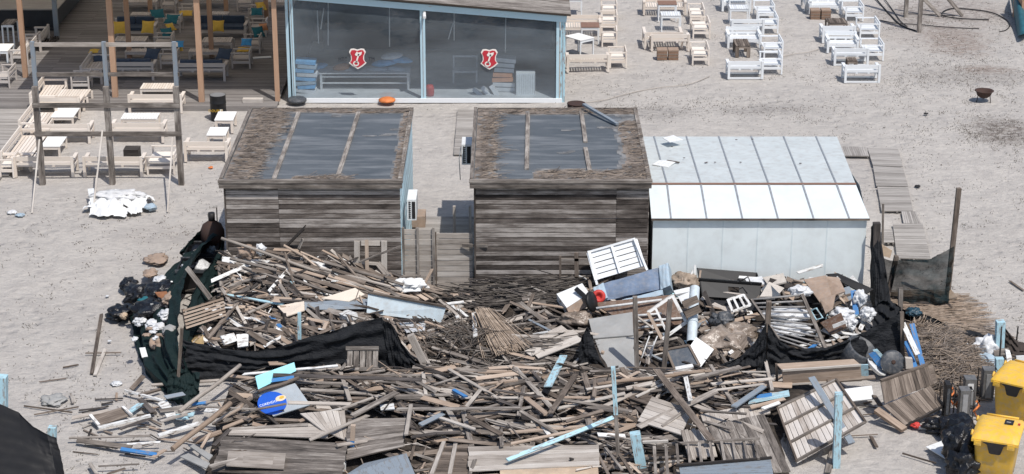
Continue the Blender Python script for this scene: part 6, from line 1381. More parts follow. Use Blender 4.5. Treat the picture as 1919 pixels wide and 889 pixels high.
# screen and white square
r = thing('framed_screen', 'dark grey pane in a pale brown frame lying below the white pipe', 'screen', PY(1278, 690, 48.6)); s4 = [PY(1248, 656, 48.7), PY(1291, 648, 48.7), PY(1311, 685, 48.2), PY(1265, 694, 48.2)]
t = MB(); qd(t, s4, .05); t.build('pane', SCREENM, r)
for i in range(4): t = MB(); t.plank(s4[i], s4[(i + 1) % 4], .06, .07, (0, -1, 1), .6); t.build('frame_side', W['tan'] if False else W['brown'], r)
t = MB(); qd(t, [PY(1305, 632, 49.1), PY(1338, 655, 48.8), PY(1311, 691, 48.35), PY(1288, 656, 48.7)], .03); tagged(t, 'square_panel', WHITEM, 'clean white square panel standing cornerwise below the white pipe', 'panel')
# thin tubes of a folding chair
r = thing('folding_chair_frame', 'thin tube frame of a folding chair between the two grey poles', 'chair frame', PY(1215, 690, 48.9))
for a, b_ in (((1217, 630), (1196, 690)), ((1232, 630), (1206, 692)), ((1203, 668), (1216, 666)), ((1208, 650), (1224, 648)), ((1226, 640), (1215, 690))): t = MB(); t.tube([PY(*a, 49.2), PY(*b_, 48.8)], .018, 7); t.build('tube', GREYTUBE, r)
# black crates
r = thing('black_crate', 'big black plastic crate with an oval hand hole at the hut wall', 'crate', PY(1368, 560, 52.2)); 
F0 = [PY(1311, 524, 52.6), PY(1426, 533, 52.6), PY(1424, 562, 52.2), PY(1316, 556, 52.2)]
t = MB()
def holed(mb, q, u0, u1, v0, v1, th):
    def pt(u, v): return q[0].lerp(q[1], u).lerp(q[3].lerp(q[2], u), v)
    for (a, b_, c, d) in ((0, u0, 0, 1), (u1, 1, 0, 1), (u0, u1, 0, v0), (u0, u1, v1, 1)): qd(mb, [pt(a, c), pt(b_, c), pt(b_, d), pt(a, d)], th)
holed(t, F0, .46, .64, .30, .62, .03); t.build('front_side', BLACKP, r)
t = MB(); back = [p + Vector((0, .9, 0)) for p in F0]; qd(t, back, .03); qd(t, [F0[0], back[0], back[3], F0[3]], .03); qd(t, [back[1], F0[1], F0[2], back[2]], .03); t.build('other_sides', BLACKP, r)
t = MB(); t.plank(F0[0] + Vector((-.02, -.02, .02)), F0[1] + Vector((.02, -.02, .02)), .07, .06, (0, 0, 1)); t.build('rim', BLACKP, r)
t = MB(); t.tube([PY(1382, 530, 52.2), PY(1402, 519, 52.3), PY(1408, 535, 52.2)], .02, 6); tagged(t, 'bent_rod', DARKM, 'bent dark rod sticking out of the black crate', 'rod')
t = MB(); qd(t, [PY(1318, 562, 51.9), PY(1420, 566, 51.9), PY(1418, 582, 51.6), PY(1322, 580, 51.6)], .2); tagged(t, 'black_box', BLACKP, 'flat black box lying right below the holed black crate', 'box')
# white rack
r = thing('white_rack', 'small white wooden rack lying below the black crate', 'rack', PY(1385, 580, 51.4))
k4 = [PY(1364, 562, 51.7), PY(1394, 553, 51.8), PY(1406, 572, 51.3), PY(1373, 584, 51.2)]
for i in range(4): t = MB(); t.plank(k4[i], k4[(i + 1) % 4], .07, .05, (0, -1, .5), .8); t.build('frame_side', W['white'], r)
for f in (.35, .7): t = MB(); t.plank(k4[0].lerp(k4[1], f), k4[3].lerp(k4[2], f) + Vector((0, -.03, 0)), .06, .04, (0, -1, .5), .8); t.build('bar', W['white'], r)
# metal grid
r = thing('grid_frame', 'grey barred metal grid lying across the right heap', 'grid', PY(1480, 660, 49.0)); g4 = [PY(1408, 562, 51.0), PY(1503, 553, 51.2), PY(1553, 668, 49.0), PY(1460, 636, 49.2)]
for i in range(11):
    f = i / 10; t = MB(); t.tube([g4[0].lerp(g4[3], f), g4[1].lerp(g4[2], f)], .026, 7); t.build('bar', plain('tarnished_bar', (.26, .25, .24), .6, .3, 4), r)
t = MB(); t.plank(g4[1] + Vector((0, -.03, .03)), g4[2] + Vector((0, -.03, .03)), .09, .05, (0, -1, .6), .5); t.build('side_rail', W['grey'], r)
t = MB(); t.plank(g4[0] + Vector((0, -.03, .02)), g4[3] + Vector((0, -.03, .02)), .05, .04, (0, -1, .6), .5); t.build('side_rail', W['grey'], r)
# cartons, cardboard, sheets
def slabthing(lab, pts, Ys, mat, th=.03, name='sheet', cat='sheet', grp=None):
    t = MB(); qd(t, [PY(*p, Ys[i] if isinstance(Ys, (tuple, list)) else Ys) for i, p in enumerate(pts)], th); return tagged(t, name, mat, lab, cat, grp)
BEIGE = plain('beige_box_board', (.55, .50, .44), .7, .1, 4, dust=.4)
slabthing('tilted cream box lid behind the metal grid', [(1441, 528), (1470, 540), (1455, 556), (1424, 556)], (52.2, 52.2, 51.4, 51.4), BEIGE, .12, 'carton', 'box')
slabthing('grey inner box side behind the metal grid', [(1426, 542), (1440, 530), (1462, 552), (1446, 560)], (52.1, 52.2, 51.3, 51.3), SCREENM, .04, 'carton', 'box')
slabthing('left brown cardboard sheet at the right end of the heap', [(1506, 524), (1548, 516), (1560, 560), (1536, 566)], (52.6, 52.6, 51.4, 51.4), CARD, .04, 'cardboard', 'cardboard', 'brown cardboard sheets before the hut')
slabthing('middle brown cardboard sheet at the right end of the heap', [(1545, 518), (1572, 520), (1584, 546), (1556, 556)], (52.7, 52.7, 51.8, 51.8), CARD, .04, 'cardboard', 'cardboard', 'brown cardboard sheets before the hut')
slabthing('folded cardboard flap hanging down left of the white bags', [(1536, 560), (1566, 552), (1560, 580), (1547, 588)], (51.3, 51.3, 50.9, 50.9), CARD, .05, 'cardboard', 'cardboard', 'brown cardboard sheets before the hut')
slabthing('black roofing sheet crumpled at the right end against the hut', [(1548, 514), (1570, 512), (1637, 542), (1622, 552)], (52.9, 52.9, 52.3, 52.2), BLACKP, .04)
slabthing('upright bright blue board among the white bags', [(1594, 545), (1604, 544), (1610, 590), (1600, 592)], (51.8, 51.8, 51.3, 51.3), W['blue'], .03, 'board', 'board')
slabthing('dark brown open box beside the metal grid', [(1537, 605), (1576, 586), (1586, 612), (1556, 626)], (50.6, 50.6, 50.1, 50.1), BROWNPLY, .06, 'open_box', 'box')
slabthing('white edge board on the dark brown open box', [(1560, 610), (1584, 601), (1586, 606), (1562, 616)], (50.0,) * 4, W['white'], .04, 'board', 'board')
slabthing('pale flattened carton top left of the white wall seam', [(1430, 520), (1468, 512), (1474, 528), (1440, 536)], (52.8, 52.8, 52.3, 52.3), BEIGE, .05, 'carton', 'box')
slabthing('white torn sheet left behind the black crate', [(1396, 522), (1428, 518), (1434, 532), (1402, 534)], (53.0, 53.0, 52.6, 52.6), WHITEBAG, .04)
slabthing('white triangular board end at the hut wall', [(1585, 530), (1598, 516), (1612, 532), (1600, 536)], (53.0, 53.1, 52.7, 52.7), W['white'], .04, 'board', 'board')
slabthing('white crate board left of the white pipe top', [(1270, 556), (1298, 545), (1300, 556), (1277, 568)], (51.4, 51.5, 51.2, 51.1), WHITEM, .04, 'panel', 'panel')
slabthing('flat white panel behind the white pipe', [(1262, 545), (1292, 538), (1296, 546), (1266, 552)], (52.0, 52.0, 51.8, 51.8), WHITEM, .05, 'panel', 'panel')
def bag(lab, px, py, Y, r_, m=WHITEBAG, seed=0, cr=.35, name='plastic_bag', cat='bag', grp=None, P0=None):
    t = MB(); c = PY(px, py, Y) if P0 is None else P(px, py, P0); t.blob(c, r_ if isinstance(r_, tuple) else (r_, r_, r_ * .7), seed or px * 1.37, cr, 4); return tagged(t, name, m, lab, cat, grp)
WB = 'white plastic bags at the right end of the heap'
bag('upper white plastic bag right of the bright blue board', 1612, 560, 51.6, (.18, .2, .24), grp=WB); bag('lower white plastic bag right of the bright blue board', 1625, 590, 51.0, (.2, .2, .2), grp=WB); bag('wide white plastic bag left of the bright blue board', 1578, 588, 51.0, (.3, .25, .15), grp=WB)
bag('small white plastic bag below the bright blue board', 1592, 606, 50.5, (.22, .2, .2), grp=WB); bag('white bag half under the cardboard by the grid', 1500, 546, 51.7, (.26, .2, .14), grp=WB); bag('white bag glimpsed through the metal grid bars', 1478, 590, 50.9, (.6, .4, .12), grp=WB); bag('lower white sheet bunched under the metal grid', 1475, 618, 50.2, (.7, .4, .12), grp=WB)
bag('grey blue plastic bag below the white rack', 1353, 600, 50.7, (.3, .25, .2), DKGREY); bag('white rag tied to the pale round pole', 488, 468, 52.9, (.14, .1, .16), WHITEBAG); bag('brown rag lump at the head of the left heap', 462, 474, 53.0, (.25, .2, .22), CARD)
bag('straw and wire tangle behind the blue sofa', 1285, 528, 52.6, (.38, .3, .22), STRAW, name='tangle', cat='tangle')
bag('crumpled white foil among the planks by the plank gate', 766, 533, 52.6, (.42, .3, .18), WHITEM, name='crumpled_sheet', cat='sheet')
for i, (px, py, Y) in enumerate(((1270, 520, 52.7), (1302, 505, 52.8), (1310, 515, 52.7), (1290, 515, 52.6), (1278, 528, 52.4))):
    t = MB(); a = PY(px, py + 14, Y); t.plank(a, PY(px + rnd.uniform(-9, 12), py - 8, Y + .1), .05, .03, (0, -1, 0), .8); tagged(t, 'stick', W['white'] if i % 2 else W['tan'], ['leftmost', 'rightmost', 'tall white', 'middle', 'lowest'][i] + ' splinter sticking up from the wire tangle behind the sofa', 'stick')
# grey tub, disc lid, blue boards
t = MB(); c = PY(1606, 664, 48.7); t.lathe([(.30, -.26), (.40, -.24), (.43, .0), (.42, .28), (.37, .3), (.34, -.2)], c, 24, mat=Matrix.Rotation(.45, 3, 'Y') @ Matrix.Rotation(.35, 3, 'X')); tagged(t, 'tub', DKGREY, 'dark grey blue plastic tub lying before the taut black net', 'tub')
r = thing('wheel', 'dark grey wheel disc standing tilted beside the tub', 'wheel', PY(1673, 700, 48.2)); mt = Matrix.Rotation(1.15, 3, 'X') @ Matrix.Rotation(.1, 3, 'Y'); c = PY(1673, 679, 48.2)
t = MB(); t.lathe([(.02, .07), (.26, .06), (.31, .02), (.32, -.04), (.30, -.08), (.02, -.09)], c, 30, mat=mt); t.build('disc', DKGREY, r)
t = MB(); t.lathe([(.01, .075), (.05, .09), (.06, .072)], c, 14, mat=mt); t.build('hub', RUST, r)
for (pts, m, lab) in (([(1628, 664), (1640, 659), (1662, 684), (1650, 694)], 'blue', 'bright blue board between the tub and the wheel disc'), ([(1636, 657), (1644, 655), (1660, 672), (1652, 676)], 'lblue', 'pale blue offcut between the tub and the wheel disc')):
    slabthing(lab, pts, 48.35, W[m], .04, 'board', 'board')
t = MB(); t.lathe([(.02, 0), (.22, .02), (.3, .1), (.31, .12), (.2, .05)], PY(1637, 694, 48.1), 22, mat=Matrix.Rotation(.7, 3, 'Y')); tagged(t, 'basin', WHITEM, 'white basin lying below the bright blue board', 'basin')
slabthing('small cream block right of the wheel disc', [(1697, 672), (1710, 673), (1712, 690), (1698, 692)], 48.1, BEIGE, .12, 'block', 'block')
for (a, b_, m, wd, lab) in (((1709, 607), (1729, 684), 'blue', .13, 'right one of two blue boards leaning at the end post'), ((1697, 640), (1716, 690), 'blue', .12, 'left one of two blue boards leaning at the end post'), ((1692, 606), (1720, 665), 'white', .13, 'white board leaning between the two blue boards')):
    t = MB(); t.plank(PY(*b_, 48.2), PY(*a, 48.9), wd, .03, (0, -1, .3), .6); tagged(t, 'board', W[m], lab, 'board')
t = MB(); t.tube([PY(1519, 582, 50.9), PY(1530, 578, 50.9), PY(1542, 596, 50.6), PY(1530, 600, 50.6), PY(1519, 582, 50.9)], .025, 6); tagged(t, 'hoop', W['lblue'], 'small pale blue frame on the metal grid', 'frame')
# tan chest
r = thing('chest', 'long tan wooden chest lying before the right netting', 'chest', P(1535, 715, 0)); A0, A1, A2, A3 = P(1466, 694, .72), P(1613, 684, .72), P(1600, 673, .78), P(1455, 682, .78)
t = MB(); qd(t, [A3, A2, A1, A0], .03); t.build('lid', W['tan'], r)
t = MB(); qd(t, [A0 + Vector((0, 0, -.03)), A1 + Vector((0, 0, -.03)), P(1615, 714, .25), P(1468, 723, .25)], .04); t.build('front_panel', W['tan'], r)
t = MB(); t.plank(A0 + Vector((0, -.02, 0)), A1 + Vector((0, -.02, 0)), .05, .05, (0, -1, 0), .9); t.plank(P(1468, 721, .28), P(1615, 712, .28), .05, .05, (0, -1, 0), .9); t.build('edge_strip', W['light'], r)
t = MB(); qd(t, [A1, P(1627, 684, .72), P(1628, 704, .38), P(1615, 712, .25)], .03); t.build('end_panel', W['lblue'], r)
t = MB(); t.plank(A3, P(1456, 715, .25), .06, .06, (0, -1, 0), .4); t.build('corner_post', W['brown'], r)
# slatted double bench back on sand
r = thing('slatted_bench', 'brown boarded bench lying on the sand beside the tan chest', 'bench', P(1700, 790, 0))
U4 = [P(1650, 716, .95), P(1738, 685, 1.0), P(1750, 720, .62), P(1657, 757, .5)]; L4 = [P(1654, 761, .48), P(1744, 724, .6), P(1769, 758, .28), P(1695, 797, .12)]
t = MB(); quad_boards(t, U4, 11, .03, .05, 1, tvar=.8, ragged=.01); t.build('backrest', W['brown'], r)
t = MB(); quad_boards(t, L4, 11, .03, .05, 1, tvar=.8, ragged=.01); t.build('seat', W['brown'], r)
t = MB(); t.plank(U4[0] + Vector((0, 0, .03)), U4[1] + Vector((0, 0, .03)), .07, .05, tone=.5); t.build('top_rail', W['brown'], r)
t = MB(); t.plank(L4[3] + Vector((0, -.02, -.03)), L4[2] + Vector((0, -.02, -.03)), .06, .06, tone=.2); t.build('front_rail', W['dark'], r)
t = MB(); qd(t, [U4[1], P(1748, 683, 1.0), P(1757, 716, .62), U4[2]], .05); t.build('side_panel', W['brown'], r)

# ---------------------------------------------------------------- reeds and litter right of the heap
def strewn(lab, n, fn, yaw, ys, L, mats, name='loose_reeds', w_=(.010, .02), cat='reeds', dz=.04):
    t = MB()
    for i in range(n):
        c = fn(); a = rnd.gauss(yaw, ys); l = rnd.uniform(*L) / 2; d = Vector((math.cos(a) * l, math.sin(a) * l, rnd.uniform(-dz, dz)))
        p0, p1 = c - d, c + d; p0.z = max(p0.z, .015); p1.z = max(p1.z, .015); t.plank(p0, p1, rnd.uniform(*w_), .012, tone=rnd.random(), mi=rnd.randrange(len(mats)))
    return t.build(name, mats, None, (0, 0, 0), kind='stuff', label=lab, category=cat)
def area(cx, cy, rx, ry, hh):
    c = P(cx, cy)
    def f():
        while True:
            u, v = rnd.uniform(-1, 1), rnd.uniform(-1, 1)
            if u * u + v * v < 1: break
        return Vector((c.x + u * rx, c.y + v * ry, max(.02, hh * (1 - u * u - v * v) * rnd.random() ** .5)))
    return f
strewn('brown heap of old reed thatch on the sand behind the boarded bench', 3200, area(1772, 678, 1.0, 2.5, .55), .2, .8, (.3, 1.0), [THATCH, STRAW, THATCH], w_=(.007, .018), dz=.08)
strewn('pale flattened reeds on the sand below the see through net', 700, area(1745, 585, 1.25, 1.6, .10), .02, .14, (.5, 1.3), [STRAW, W['tan'], STRAW])
strewn('thin layer of reeds trailing right of the black net roll', 380, area(1800, 640, 1.2, 1.6, .10), -.25, .25, (.5, 1.2), [STRAW, THATCH])
strewn('dry stems standing up at the edge of the reed heap', 120, area(1722, 625, .35, .5, .3), 1.2, .5, (.4, .9), [STRAW], name='dry_stems', dz=.35)
netsheet('black net roll trailing across the reeds to the right', [P(1690, 578, .35), P(1740, 590, .3), P(1790, 620, .2), P(1850, 628, .15)], [P(1695, 600, .02), P(1745, 618, .02), P(1790, 634, .02), P(1852, 640, .02)], NET, .22, 7, seed=50, nv=18)
bag('blue black plastic bag at the head of the net roll', 1712, 585, 51.6, (.2, .2, .12), plain('teal_black_bag', (.02, .06, .09), .35, .3, 4, bmp=.6))
# right edge junk
post('pale blue square post standing at the right behind the wire crates', (1872, 668), (1875, 602), 22, 'lblue')
post('lower pale blue post beside the white bag near the right edge', (1873, 715), (1873, 671), 20, 'lblue')
for (a, b_, lab) in (((1872, 695), (1877, 613), 'tall thin black rod before the pale blue post'), ((1905, 640), (1908, 612), 'short thin rod at the right edge'), ((1904, 700), (1903, 668), 'thin black rod left of the white panel at the right edge'), ((1898, 700), (1898, 672), 'thin rod beside the other at the right edge')):
    g0 = P(*a, 0); t = MB(); t.tube([g0, PY(*b_, g0.y)], .022, 7); tagged(t, 'rod', DARKM, lab, 'rod')
netsheet('dark brown net draped between rods at the right edge', ln([(1882, 612), (1895, 628), (1908, 640), (1925, 645)], 50.0), ln([(1880, 655), (1895, 668), (1908, 690), (1925, 700)], [49.9, 49.6, 49.2, 49]), plain('brown_net', (.045, .035, .03), .9, .3, 5), .1, 3, seed=61, nu=44)
bag('big clear white plastic bag near the right edge', 1852, 655, 49.6, (.36, .3, .4), WHITEBAG, cr=.3); bag('grey blue box in plastic under the clear white bag', 1846, 678, 49.1, (.3, .25, .22), SOFAPALE, cr=.2)
t = MB(); t.lathe([(.02, 0), (.16, .03), (.24, .12), (.25, .13), (.15, .06)], P(1815, 662, .15), 20, mat=Matrix.Rotation(.9, 3, 'Y')); tagged(t, 'bowl', WHITEM, 'white bowl tipped on the reeds left of the clear bag', 'bowl')
slabthing('white panel at the right edge behind the yellow bin', [(1904, 668), (1925, 667), (1925, 686), (1904, 688)], 49.0, WHITEM, .04, 'panel', 'panel')
slabthing('grey plank bundle right of the clear white bag', [(1862, 655), (1890, 652), (1892, 664), (1864, 667)], (49.4, 49.4, 49.1, 49.1), W['grey'], .06, 'board', 'board')
slabthing('white board leaning below the dark brown net', [(1884, 655), (1892, 656), (1902, 690), (1890, 692)], (49.2, 49.2, 48.7, 48.7), W['white'], .04, 'board', 'board')
# grey wire and steel cases
def case(lab, x0, x1, yt, yb, dark=False, lab2=None):
    g0, g1 = P(x0, yb, 0), P(x1, yb, 0); top = PY(x0, yt, g0.y).z; r = thing('metal_case', lab, 'metal case', ((g0.x + g1.x) / 2, g0.y, 0), 'metal cases standing beside the yellow bins')
    m = DARKM if dark else plain('dull_metal_case', (.16, .16, .16), .5, .25, 5, metal=.3, dust=.4) if 'dull_metal_case' not in bpy.data.materials else bpy.data.materials['dull_metal_case']
    t = MB(); t.box(g0.x, g1.x, g0.y, g0.y + .3, 0, top, .5); t.build('case', m, r)
    t = MB(); w_ = g1.x - g0.x; t.box(g0.x + w_ * .25, g1.x - w_ * .25, g0.y - .012, g0.y - .002, .08, top - .1, .5); t.build('front_panel', GREYM if not dark else DKGREY, r)
    for x in (g0.x - .07, g1.x + .07): t = MB(); t.tube([(x, g0.y - .05, 0), (x, g0.y - .05, top * .95), (x, g0.y + .3, top * .95), (x, g0.y + .3, 0)], .012, 6); t.build('wire_stand', DARKM, r)
    return r, g0, top
case('narrow black metal case nearest the boarded bench', 1769, 1779, 722, 783, True)
case('grey metal case in the middle of the standing group', 1797, 1816, 733, 783)
r, g0, top = case('grey metal case with a black and white plate behind the middle one', 1806, 1827, 712, 765)
t = MB(); t.box(g0.x + .05, g0.x + .2, g0.y - .025, g0.y - .013, top - .3, top - .12, .5); t.build('plate', WHITEM, r); t = MB(); t.box(g0.x + .09, g0.x + .16, g0.y - .032, g0.y - .026, top - .25, top - .17, .5); t.build('plate_mark', DARKM, r)
case('tall grey metal case left of the farther yellow bin', 1840, 1861, 695, 752)
for px, py, lab in ((1784, 727, 'left orange clamp among the metal cases'), (1795, 740, 'middle orange clamp among the metal cases'), (1830, 752, 'right orange clamp among the metal cases')):
    t = MB(); c = P(px, py, .5); t.tube([c, c + Vector((.08, 0, -.12)), c + Vector((-.04, 0, -.28)), c + Vector((.06, 0, -.45))], .035, 7); tagged(t, 'clamp', ORANGE, lab, 'clamp', 'orange clamps')
# black bags and white sheet by the bins
BG = 'black bin bags by the yellow bins'
for px, py, h_, r_, lab in ((1795, 800, .25, (.42, .4, .25), 'flat black bag behind the pile of black bags'), (1757, 797, .15, (.35, .25, .16), 'small black bag at the end of the boarded bench'), (1795, 835, .45, (.36, .45, .42), 'big black bag left of the nearer yellow bin'), (1805, 872, .35, (.36, .4, .38), 'lowest black bag at the bottom edge beside the yellow bin'), (1800, 808, .35, (.34, .35, .3), 'upper black bag left of the nearer yellow bin')):
    bag(lab, px, py, 0, r_, BAG, grp=BG, P0=h_)
t = MB(); quad_boards(t, [P(1735, 838, .06), P(1772, 824, .12), P(1780, 845, .10), P(1775, 862, .05)], 1, .02, 0); tagged(t, 'sheet', WHITEM, 'clean white board lying on the sand left of the black bags', 'board')
bag('red and white wrapper on the sand by the small black bag', 1716, 797, 0, (.12, .1, .06), RED, P0=.08, name='wrapper', cat='wrapper'); bag('white wrapper end beside the red wrapper', 1733, 801, 0, (.16, .08, .05), WHITEBAG, P0=.06, name='wrapper', cat='wrapper')

# ---------------------------------------------------------------- yellow bins
def bin_build(lab, corner, yaw, wd=.98, dp=1.12, ht=1.16):
    """corner: top front-left corner of the body"""
    r = thing('yellow_bin', lab, 'bin', (corner.x, corner.y, 0), 'yellow wheeled bins'); r['_o'] = (0., 0., 0.); r.rotation_euler = (0, 0, R(yaw))
    t = MB(); b0, b1 = .10, ht
    def ring(z, k, rr=.09, n=5):
        pts = []
        for (cx_, cy_, a0) in ((wd - k - rr, k + rr, -90), (wd - k - rr, dp - k - rr, 0), (k + rr, dp - k - rr, 90), (k + rr, k + rr, 180)):
            for i in range(n + 1): a = R(a0 + 90 * i / n); pts.append((cx_ + rr * math.cos(a), cy_ + rr * math.sin(a), z))
        return pts
    prof = [(b0, .12), (b0 + .04, .09), (.55, .05), (b1 - .12, .02), (b1 - .1, -.01), (b1, -.01)]; rings = [ring(z, k) for z, k in prof]; m = len(rings[0])
    for rg in rings: t.v += [Vector(p) for p in rg]
    for i in range(len(rings) - 1):
        for j in range(m): j2 = (j + 1) % m; t.face([i * m + j, i * m + j2, (i + 1) * m + j2, (i + 1) * m + j], [(0, 0)] * 4, .5, 0, True)
    t.face(list(range(m))[::-1], [(0, 0)] * m); t.build('body', YELLOWD, r)
    t = MB(); nu, nv = 14, 14
    def lid(u, v, o=0): x = -.04 + (wd + .08) * u; y = -.05 + (dp + .08) * v; e = min(u, 1 - u, v, 1 - v); return (x, y, ht + .01 + .10 * min(1, e * 9) ** .5 + .05 * math.sin(v * math.pi) + (.02 if .2 < u < .8 and .2 < v < .8 else 0) + .04 * v - o)
    t.grid(lambda u, v: lid(u, v), nu, nv); 
    for s_ in range(4):
        f = [lambda k: (k, 0), lambda k: (1, k), lambda k: (1 - k, 1), lambda k: (0, 1 - k)][s_]
        t.grid(lambda k, v: Vector(lid(*f(k))) - Vector((0, 0, .07 * v)), nu, 1)
    ld = t.build('lid', YELLOWB, r); ld['_o'] = (0., 0., 0.)
    t = MB(); t.box(.60, .80, .55, .80, ht + .215, ht + .222, .5); t.build('lid_sticker', DARKM, ld)
    t = MB(); t.box(.64, .74, .64, .68, ht + .2225, ht + .226, .5); t.build('sticker_print', GREYP, ld)
    t = MB(); t.box(.90, .95, .66, .72, ht + .18, ht + .205, .5); t.build('red_mark', RED, ld)
    t = MB(); n = len(t.v); hp = [(.18, -.0), (.80, -.0), (.70, -.05), (.64, -.26), (.60, -.28), (.42, -.28), (.38, -.26), (.32, -.06)]
    for d in (-.045, .0):
        for x, z in hp: t.v.append(Vector((x, -.012 + d, ht - .03 + z)))
    k = len(hp); t.face(list(range(k)), [(0, 0)] * k); t.face([k + i for i in range(k)][::-1], [(0, 0)] * k)
    for i in range(k): j = (i + 1) % k; t.face([i, j, k + j, k + i], [(0, 0)] * 4)
    t.build('hand_hollow', DARKM, r)
    for x in (.03, wd - .2):
        t = MB(); t.box(x, x + .16, -.085, -.055, ht - .13, ht - .01, .5); t.box(x + .03, x + .13, -.09, -.086, ht - .10, ht - .06, .3); t.build('lid_catch', YELLOWB, r)
    for x in (-.06, ): 
        for y in (.12, dp - .2): t = MB(); t.tube([(x, y, ht + .02), (x, y + .08, ht + .10), (x, y + .16, ht + .02)], .03, 8); t.build('side_lug', YELLOWB, r)
    t = MB(); t.tube([(.12, dp + .04, ht + .12), (wd - .12, dp + .04, ht + .12)], .03, 8); t.build('hinge_bar', YELLOWB, r)
    for (x, y) in ((.14, .16), (wd - .14, .16), (.14, dp - .16), (wd - .14, dp - .16)):
        t = MB(); t.tube([(x - .03, y, .08), (x + .03, y, .08)], .08, 14); t.build('wheel', DARKM, r)
    return r
bin_build('nearer yellow wheeled bin with black lid sticker and black bags beside it', P(1824, 824, 1.12), -21)
bin_build('farther yellow wheeled bin cut by the right edge beside the metal cases', P(1861, 714, 1.12), -33)

# ---------------------------------------------------------------- trash strip at the left
def tray(lab, x0, x1, yf, h_=.72, dp=1.0):
    a, b_ = P(x0, yf, h_), P(x1, yf, h_); r = thing('waste_container', lab, 'container', ((a.x + b_.x) / 2, a.y, 0), 'black open waste containers')
    t = MB(); x0, x1, y0, y1 = a.x, b_.x, a.y, a.y + dp; th = .04
    t.box(x0, x1, y0, y0 + th, 0.05, h_, .5); t.box(x0, x1, y1 - th, y1, 0.05, h_, .5); t.box(x0, x0 + th, y0 + th + .002, y1 - th - .002, 0.05, h_, .5); t.box(x1 - th, x1, y0 + th + .002, y1 - th - .002, 0.05, h_, .5); t.box(x0 + th + .002, x1 - th - .002, y0 + th + .002, y1 - th - .002, .06, .1, .5); t.build('box', BLACKP, r)
    t = MB(); t.box(x0 - .03, x1 + .03, y0 - .04, y0 - .003, h_ - .07, h_ + .02, .5); t.build('rim', DKGREY, r); t = MB(); t.box(x0 - .03, x1 + .03, y1 + .003, y1 + .04, h_ - .07, h_ + .02, .5); t.build('rim', DKGREY, r); return Vector((a.x, a.y, h_)), Vector((b_.x, b_.y + dp, h_))
p0, p1 = tray('farther open black waste container at the left shed corner', 345, 402, 476)
q0, q1 = tray('nearer open black waste container beside the green net', 330, 392, 507)
def inbag(lab, a, b_, fx, fy, r_, m, z=-.05, s=0): 
    t = MB(); c = Vector((a.x + (b_.x - a.x) * fx, a.y + (b_.y - a.y) * fy, a.z + z)); t.blob(c, r_, s + fx * 50, .4, 3); tagged(t, 'rubbish_bag', m, lab, 'bag', 'rubbish inside the waste containers')
inbag('black bag filling the farther waste container', p0, p1, .42, .5, (.36, .38, .12), BAG); inbag('pale blue bag at the right end of the farther waste container', p0, p1, .85, .35, (.13, .16, .16), SOFAPALE)
inbag('white bag on the right side of the nearer waste container', q0, q1, .68, .5, (.26, .3, .14), WHITEBAG); inbag('grey crumpled paper at the left of the nearer waste container', q0, q1, .25, .45, (.2, .25, .1), GREYPAD, -.08); inbag('dark bag at the bottom of the nearer waste container', q0, q1, .5, .5, (.4, .4, .1), BAG, -.18)
c = P(398, 436, .95); r = thing('rusty_stove', 'rusty round stove with a short black chimney by the shed corner', 'stove', (c.x, c.y, .1))
t = MB(); t.lathe([(.1, -.5), (.28, -.4), (.36, -.15), (.36, .05), (.28, .25), (.12, .36), (.10, .38)], c, 22); t.build('body', RUST, r)
t = MB(); t.tube([c + Vector((0, 0, .36)), c + Vector((0, 0, .62))], .10, 14); t.build('chimney', DARKM, r)
t = MB(); g0 = c + Vector((.14, .1, 0)); t.tube([g0, g0 + Vector((.01, 0, .75))], .018, 6); t.build('rod', RUST, r)
t = MB(); t.box(c.x - .3, c.x + .3, c.y - .2, c.y + .25, 0, .55, .5); t.build('base', BLACKP, r)
netsheet('dark green net behind the containers up to the shed corner', [P(402, 418, 1.3), P(380, 430, 1.1), P(362, 446, .9), P(345, 470, .8)], [P(398, 462, .02), P(376, 470, .02), P(356, 490, .02), P(338, 510, .02)], GREENNET, .08, 3, seed=71, nu=44, push=Vector((-1, 0, 0)), grp=NETG)
LT = 'rubbish heaped left of the green net'
for (px, py, h_, r_, m, lab) in ((294, 486, .10, (.33, .45, .08), CARD, 'crumpled brown cardboard alone on the sand above the rubbish'), (281, 512, .25, (.2, .3, .08), CARD, 'tan paper sack at the top of the left rubbish'), (258, 552, .3, (.36, .5, .26), BAG, 'big black bag at the top left of the rubbish'), (300, 548, .6, (.42, .5, .25), BAG, 'black bag close to the green net in the rubbish'),
        (224, 586, .18, (.32, .4, .18), BAG, 'black bag lying farthest left on the sand'), (282, 582, .55, (.48, .5, .25), BAG, 'wide black bag in the middle of the left rubbish'), (310, 590, .75, (.2, .22, .12), WHITEBAG, 'white bag near the green net in the left rubbish'), (262, 602, .45, (.17, .18, .1), WHITEBAG, 'white bag below the wide black bag'), (285, 608, .6, (.16, .2, .1), WHITEBAG, 'second white bag below the wide black bag'),
        (240, 533, .2, (.24, .35, .14), BAG, 'small black bag at the upper edge of the rubbish'), (232, 592, .3, (.1, .1, .08), TANPLY, 'beige lump on the leftmost black bag'), (300, 525, .6, (.18, .2, .1), WHITEBAG, 'crumpled white bag at the top of the left rubbish'), (318, 560, .85, (.2, .3, .12), CARD, 'brown torn box against the green net'), (272, 566, .5, (.2, .25, .12), TEALC, 'dark teal rag in the left rubbish')):
    bag(lab, px, py, 0, r_, m, name='rubbish_bag', grp=LT, P0=h_)
t = MB(); qd(t, [P(290, 548, .8), P(312, 546, .85), P(322, 562, .8), P(304, 566, .7)], .1); tagged(t, 'crate', plain('orange_brown_crate', (.30, .13, .06), .6, .2, 5), 'orange brown crate corner in the left rubbish', 'crate', LT)
